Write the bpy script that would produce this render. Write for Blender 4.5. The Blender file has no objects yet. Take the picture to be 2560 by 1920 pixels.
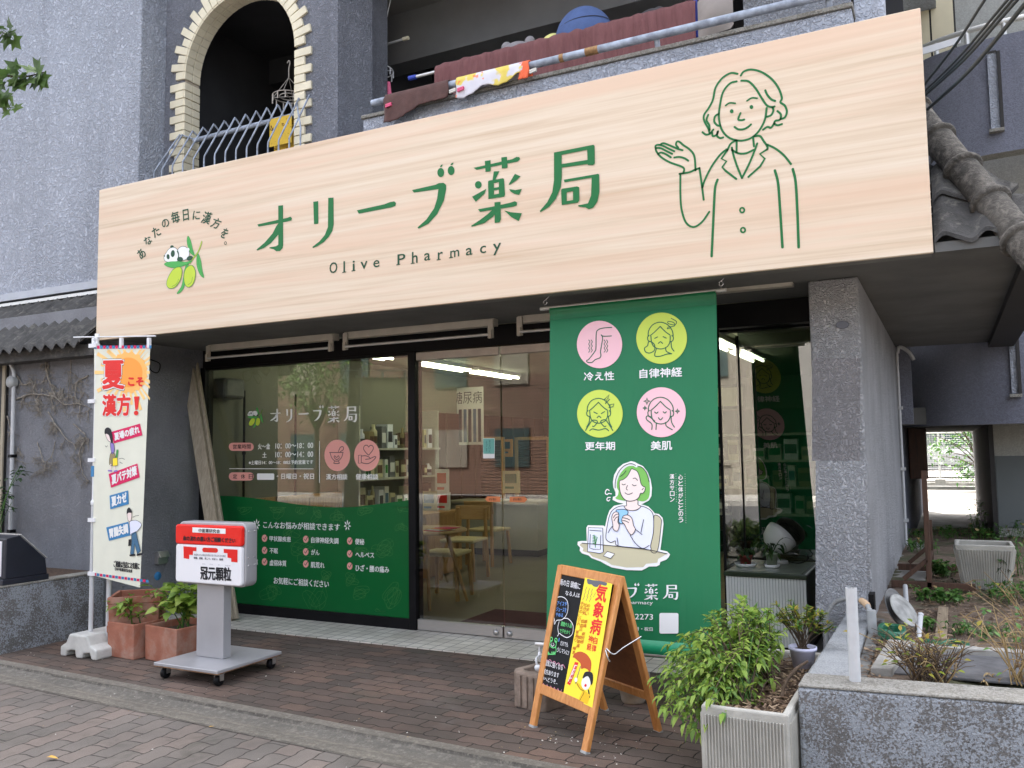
import bpy, math, random
from mathutils import Vector, Matrix
from mathutils.geometry import tessellate_polygon
random.seed(7)
sc = bpy.context.scene
COL = sc.collection
R = math.radians
# ------------------------------------------------------------------ camera
F, YAW, PIT, ROL = 2142.9, R(26.842), R(4.448), R(-0.8416)
CAM = Vector((0.0, -5.985, 1.45))
_fw = Vector((-math.sin(YAW)*math.cos(PIT), math.cos(YAW)*math.cos(PIT), math.sin(PIT)))
_rt = Vector((math.cos(YAW), math.sin(YAW), 0)); _up = _rt.cross(_fw)
CR = _rt*math.cos(ROL)+_up*math.sin(ROL); CU = -_rt*math.sin(ROL)+_up*math.cos(ROL)
cd = bpy.data.cameras.new('camera'); cam = bpy.data.objects.new('camera', cd); COL.objects.link(cam)
cd.sensor_width = 36; cd.sensor_fit = 'HORIZONTAL'; cd.lens = F/2560*36
cd.clip_start = 0.05; cd.clip_end = 500
M = Matrix.Identity(4)
for i in range(3):
    M[i][0] = CR[i]; M[i][1] = CU[i]; M[i][2] = -_fw[i]; M[i][3] = CAM[i]
cam.matrix_world = M
sc.camera = cam
# ------------------------------------------------------------------ light
SUN_EL, SUN_AZ = R(58), R(-20)          # the sun stands high behind the building
w = bpy.data.worlds.new('World'); sc.world = w; w.use_nodes = True
nt = w.node_tree; nt.nodes.clear()
sky = nt.nodes.new('ShaderNodeTexSky'); sky.sky_type = 'NISHITA'; sky.sun_disc = False
sky.sun_elevation = SUN_EL; sky.sun_rotation = SUN_AZ; sky.dust_density = 6.0; sky.air_density = 0.7; sky.ozone_density = 0.3
bg = nt.nodes.new('ShaderNodeBackground'); bg.inputs[1].default_value = 0.15
wo = nt.nodes.new('ShaderNodeOutputWorld')
hs = nt.nodes.new('ShaderNodeHueSaturation'); hs.inputs['Saturation'].default_value = .45
nt.links.new(sky.outputs[0], hs.inputs['Color']); nt.links.new(hs.outputs[0], bg.inputs[0]); nt.links.new(bg.outputs[0], wo.inputs[0])
sd = bpy.data.lights.new('sun', 'SUN'); sd.energy = 2.4; sd.angle = R(0.5); sd.color = (1, .95, .87)
so = bpy.data.objects.new('sun', sd); COL.objects.link(so)
sdir = Vector((math.sin(SUN_AZ)*math.cos(SUN_EL), math.cos(SUN_AZ)*math.cos(SUN_EL), math.sin(SUN_EL)))
so.rotation_euler = sdir.to_track_quat('Z', 'Y').to_euler(); so.location = (0, 10, 25)
sc.view_settings.view_transform = 'Standard'; sc.view_settings.look = 'None'
sc.view_settings.exposure = 2.8; sc.view_settings.gamma = 1
sc.cycles.max_bounces = 8; sc.cycles.diffuse_bounces = 4; sc.cycles.transparent_max_bounces = 16
sc.cycles.caustics_reflective = False; sc.cycles.caustics_refractive = False
sc.cycles.sample_clamp_indirect = 6; sc.cycles.use_denoising = True
# ------------------------------------------------------------------ pixel -> point on a real surface
def ray(x, y): return CR*(x-1280)+CU*(960-y)+_fw*F
def on(x, y, p0, n):
    d = ray(x, y); return CAM+d*((Vector(p0)-CAM).dot(n)/d.dot(n))
def oy(x, y, Y): return on(x, y, (0, Y, 0), Vector((0, 1, 0)))
def oz(x, y, Z): return on(x, y, (0, 0, Z), Vector((0, 0, 1)))
def ox(x, y, X): return on(x, y, (X, 0, 0), Vector((1, 0, 0)))
# ------------------------------------------------------------------ materials
def srgb(r, g, b):
    f = lambda c: (c/255/12.92 if c/255 <= .04045 else ((c/255+.055)/1.055)**2.4)
    return (f(r), f(g), f(b))
class NT:
    def __init__(s, m): s.t = m.node_tree; s.n = s.t.nodes; s.l = s.t.links
    def new(s, k, **kw):
        n = s.n.new(k)
        for a, b in kw.items(): setattr(n, a, b)
        return n
    def link(s, a, b): s.l.new(a, b)
    def math(s, op, a, b=None, c=None):
        n = s.new('ShaderNodeMath', operation=op)
        for i, v in enumerate((a, b, c)):
            if v is None: continue
            if isinstance(v, (int, float)): n.inputs[i].default_value = v
            else: s.link(v, n.inputs[i])
        return n.outputs[0]
    def mix(s, fac, a, b, bt='MIX'):
        n = s.new('ShaderNodeMix', data_type='RGBA', blend_type=bt)
        for sk, v in ((n.inputs[0], fac), (n.inputs[6], a), (n.inputs[7], b)):
            if isinstance(v, (int, float)): sk.default_value = v
            elif isinstance(v, tuple): sk.default_value = (*v[:3], 1)
            else: s.link(v, sk)
        return n.outputs[2]
    def ramp(s, fac, stops):
        n = s.new('ShaderNodeValToRGB'); e = n.color_ramp.elements
        while len(e) < len(stops): e.new(.5)
        for q, (p, c) in zip(e, stops): q.position = p; q.color = (*c[:3], 1) if isinstance(c, tuple) else (c, c, c, 1)
        s.link(fac, n.inputs[0]); return n.outputs[0]
    def pos(s, scale=(1, 1, 1), rot=(0, 0, 0), obj=True):
        if obj: o = s.new('ShaderNodeTexCoord').outputs['Object']
        else: o = s.new('ShaderNodeNewGeometry').outputs['Position']
        m = s.new('ShaderNodeMapping'); m.inputs['Scale'].default_value = scale; m.inputs['Rotation'].default_value = rot
        s.link(o, m.inputs[0]); return m.outputs[0]
    def noise(s, v, scale, detail=3, rough=.55, dist=0, out=0):
        n = s.new('ShaderNodeTexNoise'); n.inputs['Scale'].default_value = scale; n.inputs['Detail'].default_value = detail
        n.inputs['Roughness'].default_value = rough; n.inputs['Distortion'].default_value = dist
        s.link(v, n.inputs['Vector']); return n.outputs[out]
    def bump(s, h, strength=.3, dist=.01):
        n = s.new('ShaderNodeBump'); n.inputs['Strength'].default_value = strength; n.inputs['Distance'].default_value = dist
        s.link(h, n.inputs['Height']); return n.outputs[0]
MATS = {}
def base(name):
    m = bpy.data.materials.new(name); m.use_nodes = True; t = NT(m); b = t.n['Principled BSDF']; MATS[name] = m
    return m, t, b
def mat(name, c, rough=.6, metal=0, var=.12, scale=8, bump=0, bscale=60, spec=.5, trans=0, stretch=(1, 1, 1), detail=4):
    """a plain surface with gentle uneven wear"""
    m, t, b = base(name)
    v = t.pos(stretch); f = t.noise(v, scale, detail)
    lo = tuple(max(0, x*(1-var)) for x in c); hi = tuple(min(1, x*(1+var)) for x in c)
    t.link(t.ramp(f, [(.3, lo), (.7, hi)]), b.inputs['Base Color'])
    b.inputs['Roughness'].default_value = rough; b.inputs['Metallic'].default_value = metal
    b.inputs['Specular IOR Level'].default_value = spec
    if bump: t.link(t.bump(t.noise(v, bscale, 4), bump, .01), b.inputs['Normal'])
    return m
def flat(name, c, rough=.6):
    m, t, b = base(name); b.inputs['Base Color'].default_value = (*c, 1); b.inputs['Roughness'].default_value = rough
    b.inputs['Specular IOR Level'].default_value = .25
    return m
def stucco(name, c, worm=55, strength=.6, var=.15, patch=1.2, spot=0.0, spotc=(.5, .55, .62), fleck=.4):
    """sprayed wall paint with a coarse orange-peel relief"""
    m, t, b = base(name); v = t.pos()
    big = t.noise(v, patch, 5, .6)
    lo = tuple(x*(1-var) for x in c); hi = tuple(min(1, x*(1+var)) for x in c)
    col = t.ramp(big, [(.32, lo), (.68, hi)])
    h = t.noise(v, worm, 3, .5, 1.6)
    hr = t.ramp(h, [(.42, 0.0), (.62, 1.0)])
    col = t.mix(t.math('MULTIPLY', hr, fleck), col, tuple(min(1, x*1.5+.03) for x in c))
    # faint runs of rain dirt
    st = t.noise(t.pos((5, 5, .35)), 1.0, 4, .6)
    col = t.mix(t.ramp(st, [(.5, 0.0), (.8, .35)]), col, tuple(x*.6 for x in c))
    if spot:
        sp = t.math('ADD', t.noise(v, 95, 4, .65, .4), t.math('MULTIPLY', t.math('SUBTRACT', t.noise(v, 7, 4, .6), .5), .55))
        col = t.mix(t.ramp(sp, [(.47, 0.0), (.53, spot)]), col, spotc)
    t.link(col, b.inputs['Base Color']); b.inputs['Roughness'].default_value = .85
    b.inputs['Specular IOR Level'].default_value = .25
    t.link(t.bump(hr, strength, .012), b.inputs['Normal']); return m
def wood(name, c1, c2, axis='Z', scale=6, rough=.5, stretch=14):
    m, t, b = base(name)
    s = {'X': (1, stretch, stretch), 'Y': (stretch, 1, stretch), 'Z': (stretch, stretch, 1)}[axis]
    f = t.noise(t.pos(s), scale/2, 5, .65, 1.2)
    t.link(t.ramp(f, [(.3, c1), (.72, c2)]), b.inputs['Base Color']); b.inputs['Roughness'].default_value = rough
    t.link(t.bump(f, .15, .004), b.inputs['Normal']); return m
def leafmat(name, c1, c2, c3, trans=.35):
    m, t, b = base(name)
    g = t.new('ShaderNodeNewGeometry')
    col = t.ramp(g.outputs['Random Per Island'], [(0, c1), (.5, c2), (1, c3)])
    t.link(col, b.inputs['Base Color']); b.inputs['Roughness'].default_value = .5
    tr = t.new('ShaderNodeBsdfTranslucent'); t.link(col, tr.inputs[0])
    mx = t.new('ShaderNodeMixShader'); mx.inputs[0].default_value = trans
    o = t.n['Material Output']; t.link(b.outputs[0], mx.inputs[1]); t.link(tr.outputs[0], mx.inputs[2]); t.link(mx.outputs[0], o.inputs[0])
    return m
def emit(name, c, s):
    m, t, b = base(name); b.inputs['Base Color'].default_value = (*c, 1)
    b.inputs['Emission Color'].default_value = (*c, 1); b.inputs['Emission Strength'].default_value = s; return m
def glassmat(name, tint=(.93, .96, .94), boost=1.0):
    m, t, b = base(name); t.n.remove(b)
    tr = t.new('ShaderNodeBsdfTransparent'); tr.inputs[0].default_value = (*tint, 1)
    gl = t.new('ShaderNodeBsdfGlossy'); gl.inputs['Roughness'].default_value = 0.0; gl.inputs[0].default_value = (1, 1, 1, 1)
    fr = t.new('ShaderNodeFresnel'); fr.inputs[0].default_value = 1.5
    geo = t.new('ShaderNodeNewGeometry'); front = t.math('SUBTRACT', 1.0, geo.outputs['Backfacing'])
    mx = t.new('ShaderNodeMixShader'); t.link(t.math('MULTIPLY', t.math('MULTIPLY', fr.outputs[0], boost), front), mx.inputs[0])
    t.link(tr.outputs[0], mx.inputs[1]); t.link(gl.outputs[0], mx.inputs[2]); t.link(mx.outputs[0], t.n['Material Output'].inputs[0])
    return m
# ------------------------------------------------------------------ mesh builder
def cat(pts, n=6, closed=False):
    """smooth a polyline (Catmull-Rom)"""
    p = [Vector(q) for q in pts]
    if len(p) < 3 and not closed: return p
    out = []; N = len(p); rng = N if closed else N-1
    for i in range(rng):
        if closed: a, b, c, d = p[(i-1) % N], p[i], p[(i+1) % N], p[(i+2) % N]
        else: a, b, c, d = p[max(i-1, 0)], p[i], p[i+1], p[min(i+2, N-1)]
        for k in range(n):
            t = k/n
            out.append(.5*((2*b)+(c-a)*t+(2*a-5*b+4*c-d)*t*t+(3*b-a-3*c+d)*t**3))
    if not closed: out.append(p[-1])
    return out
def frame(d):
    d = d.normalized(); a = Vector((0, 0, 1)) if abs(d.z) < .9 else Vector((1, 0, 0))
    u = d.cross(a).normalized(); return u, d.cross(u)
class MB:
    def __init__(s): s.v = []; s.f = []; s.mi = []; s.mats = []; s.sm = []
    def m(s, mt):
        if mt not in s.mats: s.mats.append(mt)
        return s.mats.index(mt)
    def add(s, vs, fs, mt, smooth=False):
        o = len(s.v); s.v += [Vector(q) for q in vs]; k = s.m(mt)
        for f in fs: s.f.append([o+i for i in f]); s.mi.append(k); s.sm.append(smooth)
        return s
    def box(s, x0, x1, y0, y1, z0, z1, mt):
        vs = [(x, y, z) for z in (z0, z1) for y in (y0, y1) for x in (x0, x1)]
        return s.add(vs, [(0, 2, 3, 1), (4, 5, 7, 6), (0, 1, 5, 4), (2, 6, 7, 3), (0, 4, 6, 2), (1, 3, 7, 5)], mt)
    def bar(s, a, b, wx, wy, mt, up=None):
        """rectangular bar from a to b; wx along up-cross, wy along up"""
        a, b = Vector(a), Vector(b); d = (b-a).normalized()
        if up is None: u, v = frame(d)
        else: u = d.cross(Vector(up)).normalized(); v = u.cross(d)
        vs = [p+u*sx*wx/2+v*sy*wy/2 for p in (a, b) for sx, sy in ((-1, -1), (1, -1), (1, 1), (-1, 1))]
        return s.add(vs, [(0, 3, 2, 1), (4, 5, 6, 7), (0, 1, 5, 4), (1, 2, 6, 5), (2, 3, 7, 6), (3, 0, 4, 7)], mt)
    def tube(s, pts, r, mt, n=8, caps=True, smooth=True):
        pts = [Vector(p) for p in pts]; N = len(pts)
        rs = r if isinstance(r, (list, tuple)) else [r]*N
        d0 = (pts[1]-pts[0]); u, v = frame(d0); vs = []
        for i, p in enumerate(pts):
            d = (pts[min(i+1, N-1)]-pts[max(i-1, 0)]).normalized()
            u = (u-d*u.dot(d)).normalized(); v = d.cross(u)
            for k in range(n):
                a = 2*math.pi*k/n; vs.append(p+(u*math.cos(a)+v*math.sin(a))*rs[i])
        fs = [(i*n+k, i*n+(k+1) % n, (i+1)*n+(k+1) % n, (i+1)*n+k) for i in range(N-1) for k in range(n)]
        s.add(vs, fs, mt, smooth)
        if caps: s.add(vs[:n], [tuple(range(n))[::-1]], mt); s.add(vs[-n:], [tuple(range(n))], mt)
        return s
    def lathe(s, c, prof, mt, n=24, axis=(0, 0, 1), smooth=True, sq=0):
        """profile of (radius, height) about an axis through c"""
        c = Vector(c); ax = Vector(axis).normalized(); u, v = frame(ax); vs = []
        for r, h in prof:
            for k in range(n):
                a = 2*math.pi*k/n; vs.append(c+ax*h+(u*math.cos(a)+v*math.sin(a))*r)
        fs = [(i*n+k, i*n+(k+1) % n, (i+1)*n+(k+1) % n, (i+1)*n+k) for i in range(len(prof)-1) for k in range(n)]
        return s.add(vs, fs, mt, smooth)
    def ball(s, c, rx, ry, rz, mt, n=16, m=10):
        vs = []; c = Vector(c)
        for i in range(m+1):
            t = math.pi*i/m
            for k in range(n):
                a = 2*math.pi*k/n
                vs.append(c+Vector((rx*math.sin(t)*math.cos(a), ry*math.sin(t)*math.sin(a), rz*math.cos(t))))
        fs = [(i*n+k, (i+1)*n+k, (i+1)*n+(k+1) % n, i*n+(k+1) % n) for i in range(m) for k in range(n)]
        return s.add(vs, fs, mt, True)
    def prism(s, poly, off, mt, smooth=False):
        """closed polygon (world points) pushed along off"""
        p = [Vector(q) for q in poly]; n = len(p); off = Vector(off)
        vs = p+[q+off for q in p]
        s.add(vs, [tuple(range(n)), tuple(range(2*n-1, n-1, -1))], mt)
        return s.add(vs, [(i, i+n, (i+1) % n+n, (i+1) % n) for i in range(n)], mt, smooth)
    def quad(s, a, b, c, d, mt): return s.add([a, b, c, d], [(0, 1, 2, 3)], mt)
    def grid(s, fn, nu, nv, mt, smooth=True):
        vs = [fn(i/nu, j/nv) for j in range(nv+1) for i in range(nu+1)]
        fs = [(j*(nu+1)+i, j*(nu+1)+i+1, (j+1)*(nu+1)+i+1, (j+1)*(nu+1)+i) for j in range(nv) for i in range(nu)]
        return s.add(vs, fs, mt, smooth)
    def leaf(s, p, d, nrm, L, W, mt, fold=.25, droop=.25):
        p = Vector(p); d = Vector(d).normalized(); sd = d.cross(Vector(nrm))
        if sd.length < 1e-3: sd = d.cross(Vector((.3, .5, .8)))
        sd.normalize(); up = sd.cross(d)
        a = p; m1 = p+d*L*.3+up*L*.05; m2 = p+d*L*.65-up*L*droop*.25; t = p+d*L-up*L*droop
        l1 = m1+sd*W*.46+up*W*fold; r1 = m1-sd*W*.46+up*W*fold; l2 = m2+sd*W*.36+up*W*fold; r2 = m2-sd*W*.36+up*W*fold
        return s.add([a, l1, m1, r1, l2, m2, r2, t], [(0, 2, 1), (0, 3, 2), (1, 2, 5, 4), (2, 3, 6, 5), (4, 5, 7), (5, 6, 7)], mt, True)
    def build(s, name, parent=None, origin=None, bevel=0, seg=2, thick=0):
        me = bpy.data.meshes.new(name)
        o = Vector(parent['_o']) if parent is not None else (Vector(origin) if origin is not None else s.base())
        me.from_pydata([q-o for q in s.v], [], s.f)
        for mt in s.mats: me.materials.append(mt if not isinstance(mt, str) else MATS[mt])
        me.polygons.foreach_set('material_index', s.mi); me.polygons.foreach_set('use_smooth', s.sm)
        me.update()
        ob = bpy.data.objects.new(name, me); COL.objects.link(ob)
        if parent is not None:
            ob.parent = parent; ob['_o'] = tuple(o)
        else: ob.location = o; ob['_o'] = tuple(o)
        if bevel:
            import bmesh
            bm = bmesh.new(); bm.from_mesh(me); bmesh.ops.remove_doubles(bm, verts=bm.verts, dist=1e-5); bm.to_mesh(me); bm.free()
            b = ob.modifiers.new('bevel', 'BEVEL'); b.width = bevel; b.segments = seg; b.limit_method = 'ANGLE'; b.angle_limit = R(40)
            b.harden_normals = False
        return ob
    def base(s):
        xs = [q.x for q in s.v]; ys = [q.y for q in s.v]; zs = [q.z for q in s.v]
        return Vector(((min(xs)+max(xs))/2, (min(ys)+max(ys))/2, min(zs)))
def tag(o, label=None, cat=None, group=None, kind=None):
    if label: o['label'] = label
    if cat: o['category'] = cat
    if group: o['group'] = group
    if kind: o['kind'] = kind
    return o
def thing(name, loc, label, cat, group=None):
    o = bpy.data.objects.new(name, None); COL.objects.link(o); o.location = loc; o['_o'] = tuple(loc); o.empty_display_size = .1
    return tag(o, label, cat, group)
def struct(o): o['kind'] = 'structure'; return o
def copy_tree(o, parent=None):
    c = o.copy(); COL.objects.link(c)
    if parent is not None: c.parent = parent
    for ch in list(o.children): copy_tree(ch, c)
    return c
# ------------------------------------------------------------------ flat artwork on a plane
class Art(MB):
    """printing, lettering and line drawings lying on a real surface"""
    def __init__(s, p0, n, zoom=(0, 0, 1)):
        super().__init__(); s.p0 = Vector(p0); s.n = Vector(n).normalized(); s.z(*zoom); s.lift = 0.002; s.back = None
        if s.n.dot(CAM-s.p0) < 0: s.n = -s.n
    def z(s, x0, y0, k): s.x0, s.y0, s.k = x0, y0, k; return s
    def P(s, q, lift=None):
        return on(s.x0+q[0]/s.k, s.y0+q[1]/s.k, s.p0+s.n*(s.lift if lift is None else lift), s.n)
    def fill(s, loops, mt, smooth=0, lift=None):
        if not isinstance(loops[0][0], (tuple, list, Vector)): loops = [loops]
        W = []
        for L in loops:
            if smooth: L = [(q.x, q.y) for q in cat([Vector((a, b, 0)) for a, b in L], smooth, True)]
            W.append([s.P(q, lift) for q in L])
        flatv = [v for L in W for v in L]
        tri = tessellate_polygon(W)
        return s.add(flatv, [tuple(t) for t in tri], mt)
    def line(s, pts, w, mt, smooth=5, closed=False, lift=None, taper=False):
        """a brush stroke of width w metres with round ends"""
        q = [(a, b) for a, b in pts]
        if smooth and len(q) > 2: q = [(v.x, v.y) for v in cat([Vector((a, b, 0)) for a, b in q], smooth, closed)]
        W = [s.P(a, lift) for a in q]
        # drop repeats
        V = [W[0]]
        for a in W[1:]:
            if (a-V[-1]).length > 1e-5: V.append(a)
        if closed and (V[0]-V[-1]).length > 1e-5: V.append(V[0])
        N = len(V)
        if N < 2: return s
        L, Rr = [], []
        for i in range(N):
            if closed and i in (0, N-1): d = (V[1]-V[0]).normalized()+(V[-1]-V[-2]).normalized()
            else: d = (V[min(i+1, N-1)]-V[max(i-1, 0)])
            sd = s.n.cross(d).normalized()*(w/2)
            if taper: sd *= max(.25, math.sin(math.pi*min(1, (i+.6)/(N-.2))))
            L.append(V[i]+sd); Rr.append(V[i]-sd)
        s.add(L+Rr, [(i, i+1, N+i+1, N+i) for i in range(N-1)], mt)
        if not closed:
            for c, d in ((V[0], V[0]-V[1]), (V[-1], V[-1]-V[-2])):
                d = d.normalized(); sd = s.n.cross(d); r = w/2*(.3 if taper else 1)
                s.add([c+(sd*math.cos(a)+d*math.sin(a))*r for a in [math.pi*k/6 for k in range(7)]], [tuple(range(7))], mt)
        return s
    def oval(s, cx, cy, rx, ry, mt, rot=0, n=28, lift=None):
        c, k = math.cos(rot), math.sin(rot)
        return s.fill([[(cx+rx*math.cos(a)*c-ry*math.sin(a)*k, cy+rx*math.cos(a)*k+ry*math.sin(a)*c) for a in [2*math.pi*i/n for i in range(n)]]], mt, lift=lift)
    def ring(s, cx, cy, rx, ry, w, mt, n=24, lift=None):
        return s.line([(cx+rx*math.cos(2*math.pi*i/n), cy+ry*math.sin(2*math.pi*i/n)) for i in range(n)], w, mt, 0, True, lift)
    def text(s, body, a, b, c, mt, bold=0, lift=None):
        """lettering whose ink box has lower-left a, lower-right b and upper-left c (picture points)"""
        vs, fs = glyphs(body)
        A, B, Cc = s.P(a, lift), s.P(b, lift), s.P(c, lift)
        ex, ey = B-A, Cc-A; k = bold*ey.length*1.1; u, v = ex.normalized()*k, ey.normalized()*k
        for i, d in enumerate(((0, 0), (1, .6), (-1, -.6), (.6, -1), (-.6, 1)) if bold else ((0, 0),)):
            s.add([A+ex*x+ey*y+u*d[0]+v*d[1]+s.n*(.00012*i) for x, y in vs], fs, mt)
        return s
    def vtext(s, body, top, bot, wpx, mt, bold=0, lift=None):
        """vertical writing, one character below another"""
        n = len(body)
        for i, ch in enumerate(body):
            if ch == ' ': continue
            t = (i+.08)/n; u = (i+.92)/n
            x0 = top[0]+(bot[0]-top[0])*u; y0 = top[1]+(bot[1]-top[1])*u; x1 = top[0]+(bot[0]-top[0])*t; y1 = top[1]+(bot[1]-top[1])*t
            if ch == 'ー': s.line([(x1, y1), (x0, y0)], .004, mt, 0); continue
            s.text(ch, (x0-wpx/2, y0), (x0+wpx/2, y0), (x1-wpx/2, y1), mt, bold, lift)
        return s
_G = {}
def glyphs(body, bold=0):
    k = (body, bold)
    if k in _G: return _G[k]
    c = bpy.data.curves.new('t', 'FONT'); c.body = body; c.offset = bold; c.resolution_u = 3
    o = bpy.data.objects.new('t', c); COL.objects.link(o)
    dg = bpy.context.evaluated_depsgraph_get(); me = bpy.data.meshes.new_from_object(o.evaluated_get(dg))
    vs = [(v.co.x, v.co.y) for v in me.vertices]; fs = [tuple(p.vertices) for p in me.polygons]
    bpy.data.objects.remove(o); bpy.data.curves.remove(c); bpy.data.meshes.remove(me)
    x0 = min(v[0] for v in vs); x1 = max(v[0] for v in vs); y0 = min(v[1] for v in vs); y1 = max(v[1] for v in vs)
    dx = max(x1-x0, 1e-6); dy = max(y1-y0, 1e-6)
    _G[k] = ([((x-x0)/dx, (y-y0)/dy) for x, y in vs], fs); return _G[k]
# ------------------------------------------------------------------ palette
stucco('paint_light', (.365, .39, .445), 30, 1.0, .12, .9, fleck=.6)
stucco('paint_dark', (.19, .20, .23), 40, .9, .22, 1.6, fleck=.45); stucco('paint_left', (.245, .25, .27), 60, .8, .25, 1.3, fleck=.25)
stucco('paint_mid', (.40, .405, .42), 48, 1.0, .20, 1.4, fleck=.14)
stucco('paint_wing', (.17, .178, .22), 45, .5, .14, .8)
stucco('paint_beige', (.36, .36, .33), 40, .2, .08, .7)
stucco('planter_wall', (.15, .145, .14), 75, .7, .25, 2.2, .9, (.36, .39, .43))
stucco('side_grey', (.17, .175, .185), 55, .4, .18, 1.0)
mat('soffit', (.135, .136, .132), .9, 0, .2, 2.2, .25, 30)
mat('concrete', (.30, .29, .265), .9, 0, .25, 5, .4, 60)
mat('concrete_dark', (.17, .17, .16), .9, 0, .35, 3, .4, 50)
stucco('coping', (.20, .19, .165), 60, .5, .25, 3, .8, (.34, .33, .30))
mat('cream_brick', (.70, .64, .48), .7, 0, .10, 5, .2, 80)
mat('mortar', (.42, .36, .28), .9, 0, .1, 30)
mat('black_frame', (.008, .008, .009), .45, 0, .2, 6, spec=.12)
mat('anod', (.36, .34, .31), .4, .6, .1, 10)
mat('steel', (.52, .51, .50), .32, .85, .08, 14, stretch=(1, 1, 30))
mat('chrome', (.72, .72, .73), .2, .9, .05, 14)
mat('flashing_grey', (.40, .425, .47), .5, 0, .08, 5); mat('alu', (.60, .60, .58), .45, .5, .08, 10)
mat('white_paint', (.74, .75, .77), .45, 0, .05, 6)
mat('pvc', (.50, .51, .52), .45, 0, .06, 20)
mat('grey_pvc', (.34, .35, .35), .55, 0, .1, 20)
mat('lightbox_grey', (.37, .37, .385), .42, .25, .06, 5)
mat('rust', (.22, .12, .06), .9, 0, .5, 30)
mat('rail_paint', (.29, .33, .40), .5, 0, .4, 16)
mat('rust_rail', (.30, .17, .07), .8, 0, .4, 40)
m, t, b = base('tile_dark'); v = t.pos(); t.link(t.mix(t.ramp(t.noise(v, 13, 8, .75, .6), [(.52, 0.0), (.70, .8)]), t.ramp(t.noise(v, 5, 6, .7), [(.3, (.028, .027, .026)), (.7, (.085, .083, .08))]), (.19, .18, .155)), b.inputs['Base Color']); b.inputs['Roughness'].default_value = .9; t.link(t.bump(t.noise(v, 50, 6, .7), .7, .012), b.inputs['Normal'])
m, t, b = base('tile_ridge'); v = t.pos(); t.link(t.mix(t.ramp(t.noise(v, 22, 8, .75, .5), [(.46, 0.0), (.66, .85)]), t.ramp(t.noise(v, 6, 6, .7), [(.3, (.035, .032, .028)), (.7, (.115, .105, .09))]), (.21, .19, .165)), b.inputs['Base Color']); b.inputs['Roughness'].default_value = .95; t.link(t.bump(t.noise(v, 45, 6, .75), .9, .02), b.inputs['Normal'])
m, t, b = base('terracotta'); v = t.pos(); t.link(t.mix(t.ramp(t.noise(v, 5, 6, .65, .4), [(.48, 0.0), (.70, .75)]), t.ramp(t.noise(v, 9, 4), [(.3, (.27, .10, .06)), (.7, (.38, .15, .095))]), (.40, .29, .23)), b.inputs['Base Color']); b.inputs['Roughness'].default_value = .85; t.link(t.bump(t.noise(v, 60, 4), .2, .01), b.inputs['Normal'])
mat('soil', (.075, .045, .028), 1, 0, .5, 40, .8, 70)
mat('plaster_in', (.19, .187, .15), .8, 0, .06, 1.5)
mat('ceil_in', (.34, .35, .28), .8, 0, .05, 1.5)
mat('floor_in', (.20, .165, .115), .35, 0, .12, 2)
mat('dark_in', (.02, .018, .017), .7, 0, .2, 3)
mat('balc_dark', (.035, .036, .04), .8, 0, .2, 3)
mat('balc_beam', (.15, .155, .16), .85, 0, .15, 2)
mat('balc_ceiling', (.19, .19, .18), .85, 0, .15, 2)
mat('shade_glass', (.03, .033, .035), .12, 0, .2, 2)
flat('green_film', srgb(6, 92, 44), .35); flat('green_line', srgb(70, 128, 70), .4)
flat('print_green', srgb(34, 110, 60), .5); flat('print_dkgreen', srgb(38, 78, 56), .5)
flat('white_print', (.82, .83, .82), .45); flat('pink_print', srgb(226, 160, 150), .5)
flat('pink2', srgb(240, 192, 200), .55); flat('lime', srgb(198, 216, 92), .55)
flat('dkgreen_line', srgb(48, 104, 78), .55); flat('ink', (.015, .016, .02), .5)
flat('navy_ink', srgb(54, 56, 66), .55); flat('red_print', srgb(222, 40, 36), .4); flat('magenta', srgb(212, 32, 92), .55)
flat('blue_print', srgb(62, 128, 178), .55); flat('orange_print', srgb(246, 160, 70), .55); flat('sun_yellow', srgb(248, 206, 134), .55)
flat('yellow_print', srgb(250, 226, 60), .4); flat('skin', srgb(240, 222, 216), .55); flat('hair_green', srgb(124, 188, 92), .55)
flat('tan_print', srgb(196, 190, 160), .55); flat('cup_blue', srgb(150, 200, 236), .5); flat('shirt', srgb(224, 228, 244), .55)
flat('leaf_print', srgb(78, 170, 84), .5); flat('leaf_print2', srgb(56, 140, 66), .5); flat('olive_print', srgb(190, 212, 66), .5)
flat('cloth_back', srgb(228, 228, 214), .7); flat('brown_print', srgb(190, 86, 44), .5); flat('chalk_blue', srgb(110, 160, 235), .6)
flat('chalk_green', srgb(110, 215, 130), .6); flat('chalk_pink', srgb(220, 150, 175), .6); flat('chalk_white', (.8, .8, .82), .6)
flat('grey_print', srgb(92, 92, 100), .5); flat('purple_print', srgb(140, 124, 190), .5); flat('skirt_print', srgb(150, 136, 100), .5)
flat('jeans_print', srgb(70, 110, 140), .5); flat('coat_yellow', srgb(240, 190, 40), .5); flat('slate', srgb(102, 104, 112), .5)
flat('orange_text', srgb(206, 120, 40), .5)
wood('pine_frame', srgb(180, 114, 56), srgb(216, 154, 90), 'Z', 5)
wood('oak', srgb(170, 122, 72), srgb(204, 160, 106), 'Z', 5); wood('oak_top', srgb(176, 130, 80), srgb(206, 164, 112), 'X', 5)
wood('dark_wood', srgb(52, 26, 18), srgb(84, 44, 28), 'Z', 6); wood('brown_post', srgb(64, 44, 33), srgb(98, 70, 54), 'Z', 6, .7)
wood('grey_wood', srgb(134, 124, 106), srgb(176, 166, 146), 'Z', 7, .8); wood('plank', srgb(120, 104, 84), srgb(158, 142, 118), 'Y', 7, .9)
wood('bark', (.05, .033, .02), (.13, .09, .06), 'Z', 9, .9)
glassmat('glass', (.80, .84, .80), 1.8); glassmat('glass_film', (.42, .47, .44), 7.0)
emit('tube_light', (1.0, .96, .72), 3.2)
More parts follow.
